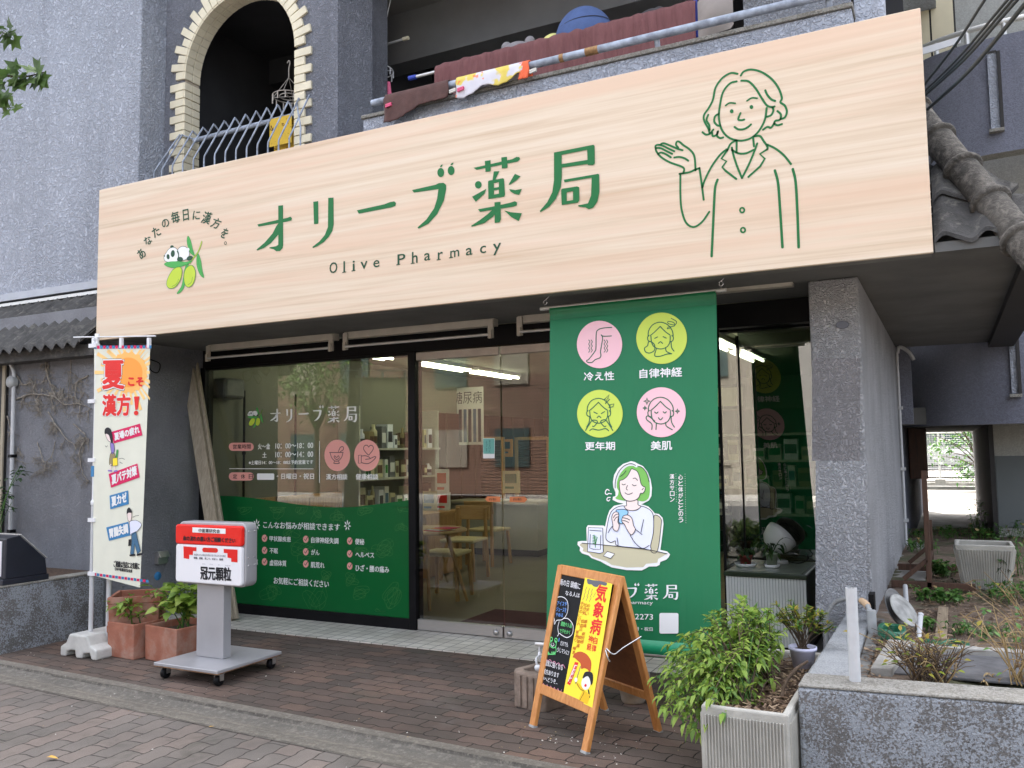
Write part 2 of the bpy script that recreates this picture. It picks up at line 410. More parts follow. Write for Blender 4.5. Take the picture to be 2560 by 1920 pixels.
leafmat('leaf_bright', (.12, .22, .03), (.23, .37, .05), (.38, .48, .10), .4)
leafmat('leaf_mid', (.03, .10, .015), (.07, .18, .03), (.13, .26, .05), .25)
leafmat('leaf_dark', (.012, .04, .010), (.025, .07, .016), (.05, .11, .025), .25)
leafmat('leaf_yellow', (.12, .19, .02), (.26, .30, .03), (.36, .26, .04), .3)
leafmat('leaf_dry', (.16, .09, .035), (.30, .20, .08), (.42, .31, .15), .1)

# ------------------------------------------------------------------ ground sheets
def wave_pavers(name, ang, c1, c2, c3, bw=.22, bh=.115, joint=(.022, .02, .018), bumpk=.9, mort=.0042):
    """interlocking pavers: bricks whose joints zigzag"""
    m, t, b = base(name)
    v = t.pos(rot=(0, 0, ang), obj=False)
    sp = t.new('ShaderNodeSeparateXYZ'); t.link(v, sp.inputs[0]); X, Y = sp.outputs[0], sp.outputs[1]
    nz = t.math('ADD', t.noise(v, 13, 2), t.math('MULTIPLY', t.noise(v, 70, 2), .25))
    def tri(c, per, amp):
        s1 = t.math('SINE', t.math('MULTIPLY', c, 2*math.pi/per)); return t.math('MULTIPLY', s1, amp)
    X2 = t.math('ADD', t.math('ADD', X, tri(Y, bh, .0035)), t.math('MULTIPLY', nz, .022))
    Y2 = t.math('ADD', t.math('ADD', Y, tri(X, bw/2, .004)), t.math('MULTIPLY', nz, .024))
    cb = t.new('ShaderNodeCombineXYZ'); t.link(X2, cb.inputs[0]); t.link(Y2, cb.inputs[1])
    br = t.new('ShaderNodeTexBrick'); br.inputs['Scale'].default_value = 1; br.inputs['Brick Width'].default_value = bw
    br.inputs['Row Height'].default_value = bh; br.inputs['Mortar Size'].default_value = mort; br.inputs['Mortar Smooth'].default_value = .6
    br.inputs['Bias'].default_value = 0; br.inputs['Color1'].default_value = (0, 0, 0, 1); br.inputs['Color2'].default_value = (1, 1, 1, 1); br.inputs['Mortar'].default_value = (.5, .5, .5, 1)
    t.link(cb.outputs[0], br.inputs['Vector'])
    col = t.ramp(br.outputs['Color'], [(.1, c1), (.5, c2), (.9, c3)])
    grain = t.noise(v, 160, 3, .7)
    col = t.mix(t.math('MULTIPLY', grain, .5), col, tuple(x*.55 for x in c2))
    fk = t.ramp(t.noise(v, 330, 2, .5), [(.64, 0.0), (.70, .6)]); col = t.mix(fk, col, tuple(min(1, x*2.6) for x in c2))
    stain = t.ramp(t.noise(v, 1.1, 5, .65), [(.38, 0.0), (.68, .75)]); col = t.mix(stain, col, tuple(x*.55 for x in c1))
    moss = t.ramp(t.noise(v, 3.4, 5, .7, .5), [(.54, 0.0), (.70, .6)]); col = t.mix(moss, col, (.075, .072, .055)); dust = t.ramp(t.noise(v, 2.3, 4, .6, .4), [(.55, 0.0), (.8, .35)]); col = t.mix(dust, col, (.19, .175, .16))
    col = t.mix(br.outputs['Fac'], col, joint)
    t.link(col, b.inputs['Base Color']); b.inputs['Roughness'].default_value = .88; b.inputs['Specular IOR Level'].default_value = .25
    h = t.math('ADD', t.math('MULTIPLY', br.outputs['Fac'], -1.0), t.math('MULTIPLY', grain, .25))
    t.link(t.bump(h, bumpk, .006), b.inputs['Normal'])
    return m
wave_pavers('forecourt_pavers', R(3), (.108, .088, .074), (.145, .108, .090), (.195, .128, .098), .205, .103)
wave_pavers('sidewalk_pavers', R(86), (.178, .160, .142), (.212, .185, .162), (.252, .202, .172), .225, .118, joint=(.055, .048, .042))
def asphalt(name, c):
    m, t, b = base(name); v = t.pos(obj=False); f = t.noise(v, 1.2, 6, .7)
    t.link(t.ramp(f, [(.3, tuple(x*.8 for x in c)), (.7, tuple(x*1.2 for x in c))]), b.inputs['Base Color']); b.inputs['Roughness'].default_value = .9
    t.link(t.bump(t.noise(v, 150, 3), .4, .01), b.inputs['Normal'])
asphalt('asphalt', (.06, .06, .062)); asphalt('lot_dirt', (.15, .135, .115))
m, t, b = base('gutter'); v = t.pos(obj=False)
sp = t.new('ShaderNodeSeparateXYZ'); t.link(v, sp.inputs[0])
# across the kerb: edge stone, open joint, grimy channel, smoothed mortar
yy = t.math('ADD', t.math('ADD', sp.outputs[1], t.math('MULTIPLY', sp.outputs[0], .05)), .295)
yy = t.math('ADD', yy, t.math('MULTIPLY', t.math('SUBTRACT', t.noise(v, 5, 4, .6), .5), .035))
band_ = t.math('MULTIPLY', t.math('SUBTRACT', -2.03, yy), 2.7)
col = t.ramp(band_, [(.0, (.24, .215, .175)), (.22, (.215, .195, .16)), (.255, (.045, .04, .034)), (.285, (.19, .175, .15)), (.42, (.165, .155, .135)), (.60, (.22, .20, .165)), (.66, (.32, .285, .23)), (.74, (.21, .19, .155)), (.93, (.25, .225, .18)), (.965, (.09, .078, .065)), (1.0, (.23, .205, .17))])
col = t.mix(t.ramp(t.noise(v, 2.2, 6, .65), [(.38, .6), (.62, 0.0)]), col, (.115, .105, .088))
col = t.mix(t.ramp(t.noise(v, 90, 3, .7), [(.35, .55), (.62, 0.0)]), col, (.10, .09, .075)); col = t.mix(t.ramp(t.noise(v, 26, 5, .75), [(.50, 0.0), (.62, .45)]), col, (.33, .30, .25))
t.link(col, b.inputs['Base Color'])
b.inputs['Roughness'].default_value = .9; t.link(t.bump(t.math('ADD', t.noise(v, 38, 6, .75), t.noise(v, 6, 3)), .9, .02), b.inputs['Normal'])
m, t, b = base('floor_tiles'); v = t.pos(obj=False)
br = t.new('ShaderNodeTexBrick'); br.offset = 0; br.inputs['Scale'].default_value = 1; br.inputs['Brick Width'].default_value = .105; br.inputs['Row Height'].default_value = .105
br.inputs['Mortar Size'].default_value = .0035; br.inputs['Color1'].default_value = (.56, .53, .47, 1); br.inputs['Color2'].default_value = (.70, .67, .60, 1); br.inputs['Mortar'].default_value = (.10, .095, .085, 1)
t.link(v, br.inputs['Vector'])
t.link(t.mix(t.ramp(t.noise(v, 3, 4), [(.45, 0.0), (.7, .45)]), br.outputs['Color'], (.27, .25, .21)), b.inputs['Base Color']); b.inputs['Roughness'].default_value = .5
t.link(t.bump(t.math('MULTIPLY', br.outputs['Fac'], -1.0), .5, .003), b.inputs['Normal'])

def sheet(name, pts, z, mt, tk=0):
    b = MB()
    if tk: b.prism([(x, y, z) for x, y in pts], (0, 0, -tk), mt)
    else: b.add([(x, y, z) for x, y in pts], [tuple(range(len(pts)))], mt)
    return struct(b.build(name, origin=(0, 0, 0)))
sheet('ground', [(-90, -90), (90, -90), (90, 90), (-90, 90)], -.16, 'asphalt')
sl = -.05                                     # the street runs a little askew to the shop
def sy(y0, x): return y0+sl*(x+5.9)
sheet('sidewalk', [(-14, sy(-8.6, -14)), (12, sy(-8.6, 12)), (12, sy(-2.36, 12)), (-14, sy(-2.36, -14))], -.006, 'sidewalk_pavers', .14)
# kerb and gutter: a raised edge stone, a crack, then a shallow mortar channel
g = MB()
prof = [(-2.04, .002), (-2.125, .004), (-2.135, -.012), (-2.15, -.004), (-2.24, -.014), (-2.30, -.004), (-2.325, .0005), (-2.40, -.003)]
xs = [-14+i*.25 for i in range(105)]
rg = random.Random(3); wob = [rg.uniform(-.012, .012) for _ in xs]
vs = [(x, sy(y, x)+wob[i]*(1 if 0 < k < 7 else 0), z+rg.uniform(-.0012, .0012)) for i, x in enumerate(xs) for k, (y, z) in enumerate(prof)]
K = len(prof); g.add(vs, [(i*K+k, (i+1)*K+k, (i+1)*K+k+1, i*K+k+1) for i in range(len(xs)-1) for k in range(K-1)], 'gutter', False)
struct(g.build('gutter', origin=(0, 0, 0)))
sheet('forecourt', [(-6.33, sy(-2.05, -6.33)), (-.5, sy(-2.05, -.5)), (-.5, -.53), (-6.33, -.53)], 0, 'forecourt_pavers', .14)
sheet('tiled_step', [(-6.40, -.555), (-.72, -.52), (-.72, .02), (-6.40, .02)], .008, 'floor_tiles', .1)
sheet('rear_lot', [(-30, 11.0), (40, 11.0), (40, 60), (-30, 60)], .27, 'lot_dirt')
sheet('passage_floor', [(-1.5, 5.5), (3.5, 5.5), (3.5, 11.02), (-1.5, 11.02)], .30, 'concrete', .3)
# ------------------------------------------------------------------ the apartment building with the shop in it
AB = thing('apartment_building', (-3, 0, 0), 'grey stuccoed apartment building with brick arch, balcony and shop below', 'building')
# left block with the vine-covered front
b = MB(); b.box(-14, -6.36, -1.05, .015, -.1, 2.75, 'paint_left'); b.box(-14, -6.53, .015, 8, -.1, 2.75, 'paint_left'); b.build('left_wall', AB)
# tower above it
MB().box(-14, -6.455, -.70, 6.0, 3.055, 14, 'paint_light').build('tower_wall', AB, bevel=.01)
b = MB(); b.box(-14, -6.34, -.745, -.705, 3.005, 3.075, 'flashing_grey'); b.box(-14, -6.34, -.73, -.69, 2.955, 2.985, 'alu'); b.build('flashing', AB)
# lean-to of wavy roof tiles along the left block
def tile_roof(x0, x1, ye, ze, yt, zt, per=.142, amp=.024, courses=2, mt='tile_dark', hip=0):
    b = MB(); n = int((x1-x0)/per*10)
    for c in range(courses):
        a0, a1 = c/courses-.0, (c+1)/courses+.04
        lift = .028*c
        def P(u, v, dz=0):
            s = a0+(a1-a0)*v; x = x0+max(.002, x1-x0-hip*s)*u
            ph = (x/per) % 1; wv = amp*(math.sin(2*math.pi*ph)+.25*math.sin(4*math.pi*ph))
            return (x, ye+(yt-ye)*s, ze+(zt-ze)*s+lift*(1-v)+.012*c+wv+dz)
        b.grid(lambda u, v: P(u, v), n, 3, mt)
        # thick front edge of every tile
        vs = [P(i/n, 0) for i in range(n+1)]+[P(i/n, 0, -.022) for i in range(n+1)]
        b.add(vs, [(i, n+1+i, n+2+i, i+1) for i in range(n)], mt)
        b.grid(lambda u, v: P(u, v, -.022), n, 1, mt)
    return b
tile_roof(-14, -6.345, -1.33, 2.40, -.72, 2.93).build('tiled_eave', AB)
MB().box(-14, -6.345, -1.22, -1.06, 2.30, 2.395, 'tile_dark').build('eave_board', AB)
# wall with the arched opening
AY = -.42
acx, aw, asp = -5.52, .672, 4.95
b = MB(); N = 24
arch = [(acx-aw, 2.6)]+[(acx-aw*math.cos(math.pi*i/N), asp+aw*math.sin(math.pi*i/N)) for i in range(N+1)]+[(acx+aw, 2.6)]
xl, xr, zt = -6.452, -4.41, 8.0
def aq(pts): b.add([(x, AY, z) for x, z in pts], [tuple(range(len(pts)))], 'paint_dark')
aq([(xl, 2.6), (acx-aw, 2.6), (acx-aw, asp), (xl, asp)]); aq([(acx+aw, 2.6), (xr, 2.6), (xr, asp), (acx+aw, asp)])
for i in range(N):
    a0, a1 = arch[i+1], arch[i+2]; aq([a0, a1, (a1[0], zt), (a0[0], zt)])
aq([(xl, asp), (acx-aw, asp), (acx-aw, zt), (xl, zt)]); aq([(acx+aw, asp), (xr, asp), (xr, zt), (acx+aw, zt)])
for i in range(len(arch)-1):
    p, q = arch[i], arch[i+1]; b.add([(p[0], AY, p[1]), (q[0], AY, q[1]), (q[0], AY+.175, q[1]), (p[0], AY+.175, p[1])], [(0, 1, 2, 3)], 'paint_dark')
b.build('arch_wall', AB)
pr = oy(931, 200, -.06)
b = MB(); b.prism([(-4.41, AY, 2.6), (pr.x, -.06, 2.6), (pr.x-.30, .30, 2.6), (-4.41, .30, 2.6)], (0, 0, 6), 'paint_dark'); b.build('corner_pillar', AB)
# cream bricks round the arch: long and short teeth on the face, two rows in the reveal
b = MB(); rb = random.Random(5)
def brick_at(cx, cz, dx, dz, lng, h):
    # a brick lying outward along (dx,dz) from the opening edge, on the face
    L = .170 if lng else .100
    tx, tz = -dz, dx
    p = [(cx-dx*.004+tx*(-h/2), cz-dz*.004+tz*(-h/2)), (cx+dx*L+tx*(-h/2), cz+dz*L+tz*(-h/2)), (cx+dx*L+tx*h/2, cz+dz*L+tz*h/2), (cx-dx*.004+tx*h/2, cz-dz*.004+tz*h/2)]
    b.prism([(x, AY-.022-rb.uniform(0, .003), z) for x, z in p], (0, .024, 0), 'cream_brick')
    for r_ in range(2):
        y0 = AY-.018+r_*.095; k = .018
        q = [(cx+tx*(-h/2), cz+tz*(-h/2)), (cx+tx*h/2, cz+tz*h/2)]
        b.prism([(q[0][0]-dx*k, y0, q[0][1]-dz*k), (q[1][0]-dx*k, y0, q[1][1]-dz*k), (q[1][0], y0, q[1][1]), (q[0][0], y0, q[0][1])], (0, .088, 0), 'cream_brick')
hh = .0695; z = 3.2; i = 0
while z < asp-.02:
    brick_at(acx+aw, z, 1, 0, i % 2 == 0, hh); brick_at(acx-aw, z, -1, 0, i % 2 == 0, hh); z += .0765; i += 1
na = 29
for k in range(na):
    a = math.pi*(k+.5)/na; brick_at(acx+aw*math.cos(a), asp+aw*math.sin(a), math.cos(a), math.sin(a), (k+i) % 2 == 0, hh*1.0)
b.box(acx-aw-.012, acx-aw+.004, AY+.0, AY+.168, 3.1, asp, 'mortar'); b.box(acx+aw-.004, acx+aw+.012, AY+.0, AY+.168, 3.1, asp, 'mortar'); b.build('arch_bricks', AB, bevel=.003, seg=1)
# room behind the arch
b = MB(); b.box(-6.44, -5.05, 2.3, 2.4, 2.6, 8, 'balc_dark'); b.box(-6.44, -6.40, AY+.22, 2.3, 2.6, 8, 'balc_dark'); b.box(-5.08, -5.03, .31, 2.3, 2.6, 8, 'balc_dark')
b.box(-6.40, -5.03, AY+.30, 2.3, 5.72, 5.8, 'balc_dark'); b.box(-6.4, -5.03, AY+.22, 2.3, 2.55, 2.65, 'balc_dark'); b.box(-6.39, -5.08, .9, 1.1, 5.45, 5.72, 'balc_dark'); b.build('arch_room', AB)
# balcony to the right: floor slab, parapet with coping, back wall, beam, ceiling
px0 = oy(908, 310, -.85).x; px1 = oy(2129, 40, -.85).x; pz = oy(1400, 176, -.85).z
MB().box(px0, px1, -.85, -.70, 2.6, pz-.028, 'paint_light').build('balcony_parapet', AB, bevel=.006)
MB().box(px0-.01, px1+.01, -.868, -.68, pz-.028, pz, 'coping').build('parapet_coping', AB, bevel=.006)
MB().box(px1, px1+.165, -.66, -.42, 2.6, 9, 'paint_light').build('balcony_column', AB, bevel=.02)
BY = 1.0
bz0 = oy(947, 171, BY).z; bz1 = oy(931, 53, BY).z
RX = oy(2250, 10, 1.0).x
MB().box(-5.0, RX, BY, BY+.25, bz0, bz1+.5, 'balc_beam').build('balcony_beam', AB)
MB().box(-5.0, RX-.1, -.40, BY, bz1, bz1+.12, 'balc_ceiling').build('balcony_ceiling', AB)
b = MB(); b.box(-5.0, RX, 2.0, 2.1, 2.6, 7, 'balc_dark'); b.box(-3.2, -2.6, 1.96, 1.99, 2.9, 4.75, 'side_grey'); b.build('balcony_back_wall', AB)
bl0 = oy(1858, 20, 1.2); bl1 = oy(2126, 20, 1.2)
MB().box(bl0.x, bl1.x, 1.2, 1.3, 2.7, 7, 'paint_light').build('balcony_side_wall', AB)
MB().box(-3.9, .3, -.7, 2.0, 2.62, 2.72, 'concrete_dark').build('balcony_floor', AB)
# unseen upper storeys, a plain block sized to shade the street in front
MB().box(-6.40, .12, -.80, 9.0, bz1+.62, 15, 'paint_light').build('upper_shade_block', AB)
# canopy over the shop front and the side
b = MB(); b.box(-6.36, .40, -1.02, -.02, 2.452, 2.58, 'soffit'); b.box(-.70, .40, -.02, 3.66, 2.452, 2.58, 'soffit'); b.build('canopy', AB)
MB().box(-.712, -.428, -.58, 3.55, -.1, 2.449, 'paint_mid').build('side_wall', AB, bevel=.012)
# a darker and a paler patch on the pillar face
b = MB()
def patch(x0, y0, x1, y1, mt): 
    p = [oy(x0, y0, -.5825), oy(x1, y0, -.5825), oy(x1, y1, -.5825), oy(x0, y1, -.5825)]
    b.quad(p[0], p[1], p[2], p[3], mt)
stucco('pillar_darker', (.30, .295, .305), 48, .9, .15, 1.8, fleck=.12); stucco('pillar_paler', (.44, .45, .475), 44, 1.0, .12, 1.5, fleck=.15)
patch(2030, 896, 2150, 1152, 'pillar_darker'); patch(2039, 1152, 2168, 1560, 'pillar_paler'); b.build('pillar_patches', AB)
# header above the glazing and interior shell
b = MB(); b.box(-6.40, -.713, .0, .10, 2.285, 2.451, 'black_frame'); b.build('header', AB)
SH = 'plaster_in'
MB().box(-6.42, -.713, .101, 8.0, -.08, .004, 'floor_in').build('shop_floor', AB)
MB().box(-6.42, -.713, .101, 8.0, 2.56, 2.64, 'ceil_in').build('shop_ceiling', AB)
b = MB(); b.box(-6.52, -6.42, .02, 8.0, -.08, 2.64, SH); b.box(-.713, -.70, .62, 3.5, 0, 2.56, SH); b.box(-.72, -.66, 3.5, 8.0, -.08, 2.64, SH); b.box(-6.42, -.713, 7.9, 8.0, -.08, 2.64, SH); b.build('shop_wall', AB)
# ------------------------------------------------------------------ glazing
def pane(b, x0, x1, z0, z1, y): b.box(x0, x1, y-.004, y+.004, z0, z1, 'glass')
WN = thing('shop_window', (-5.1, 0, 0), 'large black framed shop window with white lettering and green film', 'window')
b = MB(); b.box(-6.375, -6.30, -.03, .08, .008, 2.283, 'black_frame'); b.box(-3.985, -3.915, -.035, .08, .008, 2.283, 'black_frame')
b.box(-6.30, -3.985, -.03, .08, .008, .092, 'black_frame'); b.box(-6.30, -3.985, -.02, .07, 2.262, 2.284, 'black_frame'); b.build('frame', WN, bevel=.004, seg=1)
b = MB(); pane(b, -6.30, -3.985, .092, 2.262, .0); b.build('pane', WN)
b = MB(); b.box(-6.43, -6.377, -.05, .05, .008, 2.45, 'anod'); b.build('jamb', AB)
def glass_door(x0, x1, label, hinge):
    D = thing('glass_door', ((x0+x1)/2, 0, .012), label, 'door', 'glass doors of the shop')
    b = MB(); b.box(x0+.004, x1-.004, -.022, .022, 2.208, 2.275, 'anod'); b.build('top_rail', D, bevel=.003, seg=1)
    b = MB(); b.box(x0+.004, x1-.004, -.022, .022, .014, .098, 'steel'); b.build('bottom_rail', D, bevel=.003, seg=1)
    b = MB(); pane(b, x0+.004, x1-.004, .098, 2.208, .0); b.build('pane', D)
    lx = hinge; b = MB(); b.lathe((lx, -.022, .052), [(.024, 0), (.024, .006), (.017, .010), (.015, .018), (.0, .018)], 'steel', 20, (0, -1, 0)); b.build('lock', D)
    return D
glass_door(-3.914, -3.127, 'glass door leaf beside the black mullion, with teal sticker and floor lock', -3.185)
glass_door(-3.121, -2.34, 'glass door leaf partly behind the green banner, red mat inside', -3.068)
FP = thing('side_glazing', (-1.9, 0, 0), 'recessed frameless shop glazing behind the green banner and grey cabinet', 'window')
b = MB(); pane(b, -2.33, -1.41, .01, 2.284, .0); b.box(-1.40, -.715, .616, .624, .10, 2.33, 'glass_film'); b.box(-1.404, -1.396, .0, .612, .01, 2.30, 'glass'); b.build('pane', FP)
b = MB(); b.box(-1.415, -1.39, .605, .63, .01, 2.30, 'black_frame'); b.box(-1.52, -.715, .56, .66, 2.33, 2.36, 'black_frame'); b.box(-2.338, -2.33, -.02, .02, .01, 2.284, 'black_frame'); b.box(-1.412, -1.395, -.012, .004, .01, 2.284, 'black_frame'); b.build('frame', FP)
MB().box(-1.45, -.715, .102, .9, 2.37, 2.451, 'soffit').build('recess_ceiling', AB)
MB().box(-1.41, -.713, -.14, .612, .0, .10, 'concrete').build('recess_step', AB, bevel=.005)
# ------------------------------------------------------------------ hip roof at the right corner
HR = thing('hip_roof', (.2, -.6, 2.5), 'weathered tiled hip roof with round ridge tiles beside the sign', 'roof')
tile_roof(-.012, .60, -1.19, 2.50, -.50, 3.20, .19, .024, 3, hip=.64).build('front_tiles', HR)
b = MB()   # right slope, seen only along its lower edge
for c in range(3):
    for k in range(26):
        y0 = -1.15+k*.19
        if y0 > 3.7: break
        if y0 < -1.05+(c+1)*.21+.12: continue
        xa, xb = .60-c*.19, .60-(c+1)*.19-.03; za, zb = 2.44+c*.2+.03, 2.44+(c+1)*.2+.02
        b.tube([(xa, y0, za), (xb, y0, zb)], .055, 'tile_dark', 8)
b.quad((.6, -1.12, 2.43), (.6, 3.7, 2.43), (-.02, 3.7, 3.1), (-.02, -.46, 3.1), 'tile_dark'); b.build('side_tiles', HR)
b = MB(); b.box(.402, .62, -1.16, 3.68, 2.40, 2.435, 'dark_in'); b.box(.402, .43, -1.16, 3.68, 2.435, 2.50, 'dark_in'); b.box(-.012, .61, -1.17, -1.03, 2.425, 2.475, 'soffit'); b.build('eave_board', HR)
b = MB(); A0 = oy(2345, 350, -.66); Z0 = oy(2560, 606, -1.22); d = (Z0-A0).normalized(); L = (Z0-A0).length/3.05
for k in range(-2, 4):
    p, q = A0+d*(L*k), A0+d*(L*(k+1)+.012)
    b.tube([p, q], [.082, .074], 'tile_ridge', 18)
    b.tube([q-d*.046, q-d*.040, q-d*.02, q-d*.004, q+d*.002], [.074, .096, .104, .098, .074], 'tile_ridge', 20)
b.build('ridge_tiles', HR)
# ------------------------------------------------------------------ rounded wing at the back
RW = thing('rear_wing', (1, 4.5, 0), 'navy grey wing with curved balcony walls, slit windows and a passage below', 'building')
plan = [(-.75, 5.2), (-.45, 4.5), (-.1, 4.0), (.3, 3.78), (.8, 3.70), (1.4, 3.72), (2.2, 3.9), (3.4, 4.4)]
pl = [(v.x, v.y) for v in cat([Vector((x, y, 0)) for x, y in plan], 6)]
def band(z0, z1, name, slot):
    b = MB(); n = len(pl)
    vs = [(x, y, z) for z in (z0, z1) for x, y in pl]+[(x+.02, y+.2, z) for z in (z0, z1) for x, y in pl]
    b.add(vs, [(i, i+1, n+i+1, n+i) for i in range(n-1)], 'paint_wing', True)
    b.add(vs, [(2*n+i, 3*n+i, 3*n+i+1, 2*n+i+1) for i in range(n-1)], 'paint_wing', True)
    b.add(vs, [(n+i, n+i+1, 3*n+i+1, 3*n+i) for i in range(n-1)]+[(i, 2*n+i, 2*n+i+1, i+1) for i in range(n-1)], 'coping')
    return b.build(name, RW)
zb0 = oy(2500, 1060, 3.75).z; zb1 = oy(2550, 735, 3.75).z; zc0 = oy(2500, 384, 3.75).z; zc1 = oy(2500, 90, 3.72).z
band(zb0, zb1, 'lower_balcony_wall', 0); band(zc0, zc1, 'upper_balcony_wall', 0)
def slit(x0, y0, x1, y1, Y):
    a, c = oy(x0, y0, Y), oy(x1, y1, Y); b = MB()
    b.box(a.x, c.x, Y, Y+.03, c.z, a.z, 'paint_light'); b.build('slit_panel', RW)
    b = MB(); b.box(c.x, c.x+.03, Y-.03, Y+.05, c.z, a.z, 'dark_in'); b.box(a.x-.02, c.x+.03, Y-.05, Y+.02, c.z-.03, c.z, 'coping'); b.box(a.x, c.x, Y-.01, Y+.02, a.z, a.z+.02, 'dark_in'); b.build('slit_frame', RW)
slit(2467, 135, 2502, 322, 3.68); slit(2517, 770, 2546, 985, 3.68)
b = MB(); b.box(-.7, 4.5, 4.9, 5.0, zb1-.3, zc0+.3, 'paint_beige'); b.box(-.7, 4.5, 5.0, 5.1, zc1-.6, zc1+4, 'paint_beige'); b.build('recess_wall', RW)
b = MB(); b.box(-.7, 4.5, 4.1, 10.9, zb0+.02, zb0+.2, 'soffit'); b.build('underside', RW)
bw = oy(2263, 25, 4.95); be = oy(2392, 120, 4.95)
b = MB(); b.box(bw.x, be.x, 4.86, 4.9, be.z-.3, bw.z+.45, 'dark_in'); b.build('wing_window', RW)
mat('curtain', (.62, .55, .38), .8, 0, .06, 4)
b = MB(); b.box(bw.x+.02, (bw.x+be.x)/2-.01, 4.845, 4.86, be.z-.3, bw.z+.08, 'curtain'); b.box((bw.x+be.x)/2+.01, be.x-.02, 4.845, 4.86, be.z-.3, bw.z+.08, 'curtain'); b.build('window_pane', RW)
b = MB(); r0 = Vector((pl[8][0], pl[8][1]+.1, zc1+.17)); pts = [Vector((x, y+.08, zc1+.17)) for x, y in pl]
b.tube(pts, .03, 'alu', 8)
for k in range(3, len(pl), 4): b.tube([(pl[k][0], pl[k][1]+.08, zc1), (pl[k][0], pl[k][1]+.08, zc1+.17)], .025, 'alu', 8)
b.build('railing', RW)
b = MB(); wq = [oy(2300, 121, 3.64), oy(2402, 90, 3.64), oy(2402, 106, 3.64), oy(2300, 138, 3.64)]
b.prism([(q.x, 3.64, q.z) for q in wq], (0, .02, 0), 'white_paint'); b.build('sky_glare_panel', RW)  # added white panel standing in for the bright sky in the gap
# walls under the wing, either side of the passage
pa = oy(2484, 1140, 4.6); 
b = MB(); b.box(pa.x-.03, 4.5, 4.6, 4.75, -.1, zb0+.02, 'paint_beige'); b.build('passage_wall', RW)
q0 = oy(2487, 1140, 4.59); q1 = oy(2545, 1320, 4.59)
mat('grey_green', (.135, .15, .15), .8, 0, .08, 2)
b = MB(); b.box(q0.x, 4.4, 4.585, 4.598, q1.z, q0.z, 'grey_green'); b.build('painted_dado', RW)
b = MB(); b.box(pa.x-.045, pa.x+.0, 4.4, 11, -.1, zb0+.02, 'dark_in'); b.build('passage_jamb', RW)
b = MB(); b.box(-.78, -.44, 3.60, 11, -.1, zb0+.02, 'paint_wing'); b.box(-.9, -.30, 3.62, 3.72, zb0+.02, 2.6, 'paint_wing'); b.build('side_block', RW)
c0, c1 = oy(2269, 1065, 5.6), oy(2320, 1197, 5.6)
b = MB(); b.box(c0.x, c1.x, 5.6, 5.9, c1.z, zb0+.01, 'dark_wood'); tag(b.build('wall_cabinet', bevel=.006), 'dark brown wooden cabinet fixed under the wing beside the passage', 'cabinet')
# ------------------------------------------------------------------ the wood-grain shop sign
m, t, b = base('sign_grain')
f1 = t.noise(t.pos((.5, 1, 26)), 1.0, 5, .6, .3); f2 = t.noise(t.pos((.22, 1, 7)), 1.0, 4, .6, .2); f3 = t.noise(t.pos((1.2, 1, 90)), 1.0, 3, .6)
c1 = t.ramp(f1, [(.27, srgb(198, 172, 142)), (.5, srgb(222, 204, 180)), (.73, srgb(232, 219, 200))])
c1 = t.mix(t.ramp(f2, [(.46, 0.0), (.62, .75)]), c1, srgb(224, 192, 166)); c1 = t.mix(t.math('MULTIPLY', f3, .45), c1, srgb(208, 184, 158))
t.link(c1, b.inputs['Base Color']); b.inputs['Roughness'].default_value = .5; b.inputs['Specular IOR Level'].default_value = .3
SY = -1.2
s0, s1, s2, s3 = oy(245.8, 475.2, SY), oy(2303.5, 19, SY), oy(241.8, 850, SY), oy(2330.9, 633, SY)
SX0, SX1, SZ0, SZ1 = (s0.x+s2.x)/2, (s1.x+s3.x)/2, (s2.z+s3.z)/2, (s0.z+s1.z)/2
SG = thing('shop_sign', ((SX0+SX1)/2, SY+.1, SZ0), 'long pale wood-grain shop fascia sign with green lettering and line drawing of a woman', 'sign')
MB().box(SX0, SX1, SY, SY+.03, SZ0, SZ1, 'sign_grain').build('panel', SG, bevel=.003, seg=1)
b = MB(); b.box(SX0+.01, SX1-.01, SY+.032, SY+.175, SZ0+.012, SZ1-.012, 'concrete_dark'); b.build('backing_box', SG)
n = Vector((0, -1, 0)); SP = (0, SY, 0)
def to_uv(a):
    xs = [q.x for q in a.v]; zs = [q.z for q in a.v]; x0, x1, z0, z1 = min(xs), max(xs), min(zs), max(zs)
    return [((q.x-x0)/(x1-x0), (q.z-z0)/(z1-z0)) for q in a.v], [list(f) for f in a.f], [a.mats[k] for k in a.mi]
def stamp(dst, st, a, bq, c, over=None, lift=None):
    A, B, Cc = (dst.P(a, lift), dst.P(bq, lift), dst.P(c, lift)); ex, ey = B-A, Cc-A
    o = len(dst.v); dst.v += [A+ex*u+ey*v for u, v in st[0]]
    for f, mt in zip(st[1], st[2]):
        dst.f.append([o+i for i in f]); dst.mi.append(dst.m(over or mt)); dst.sm.append(False)
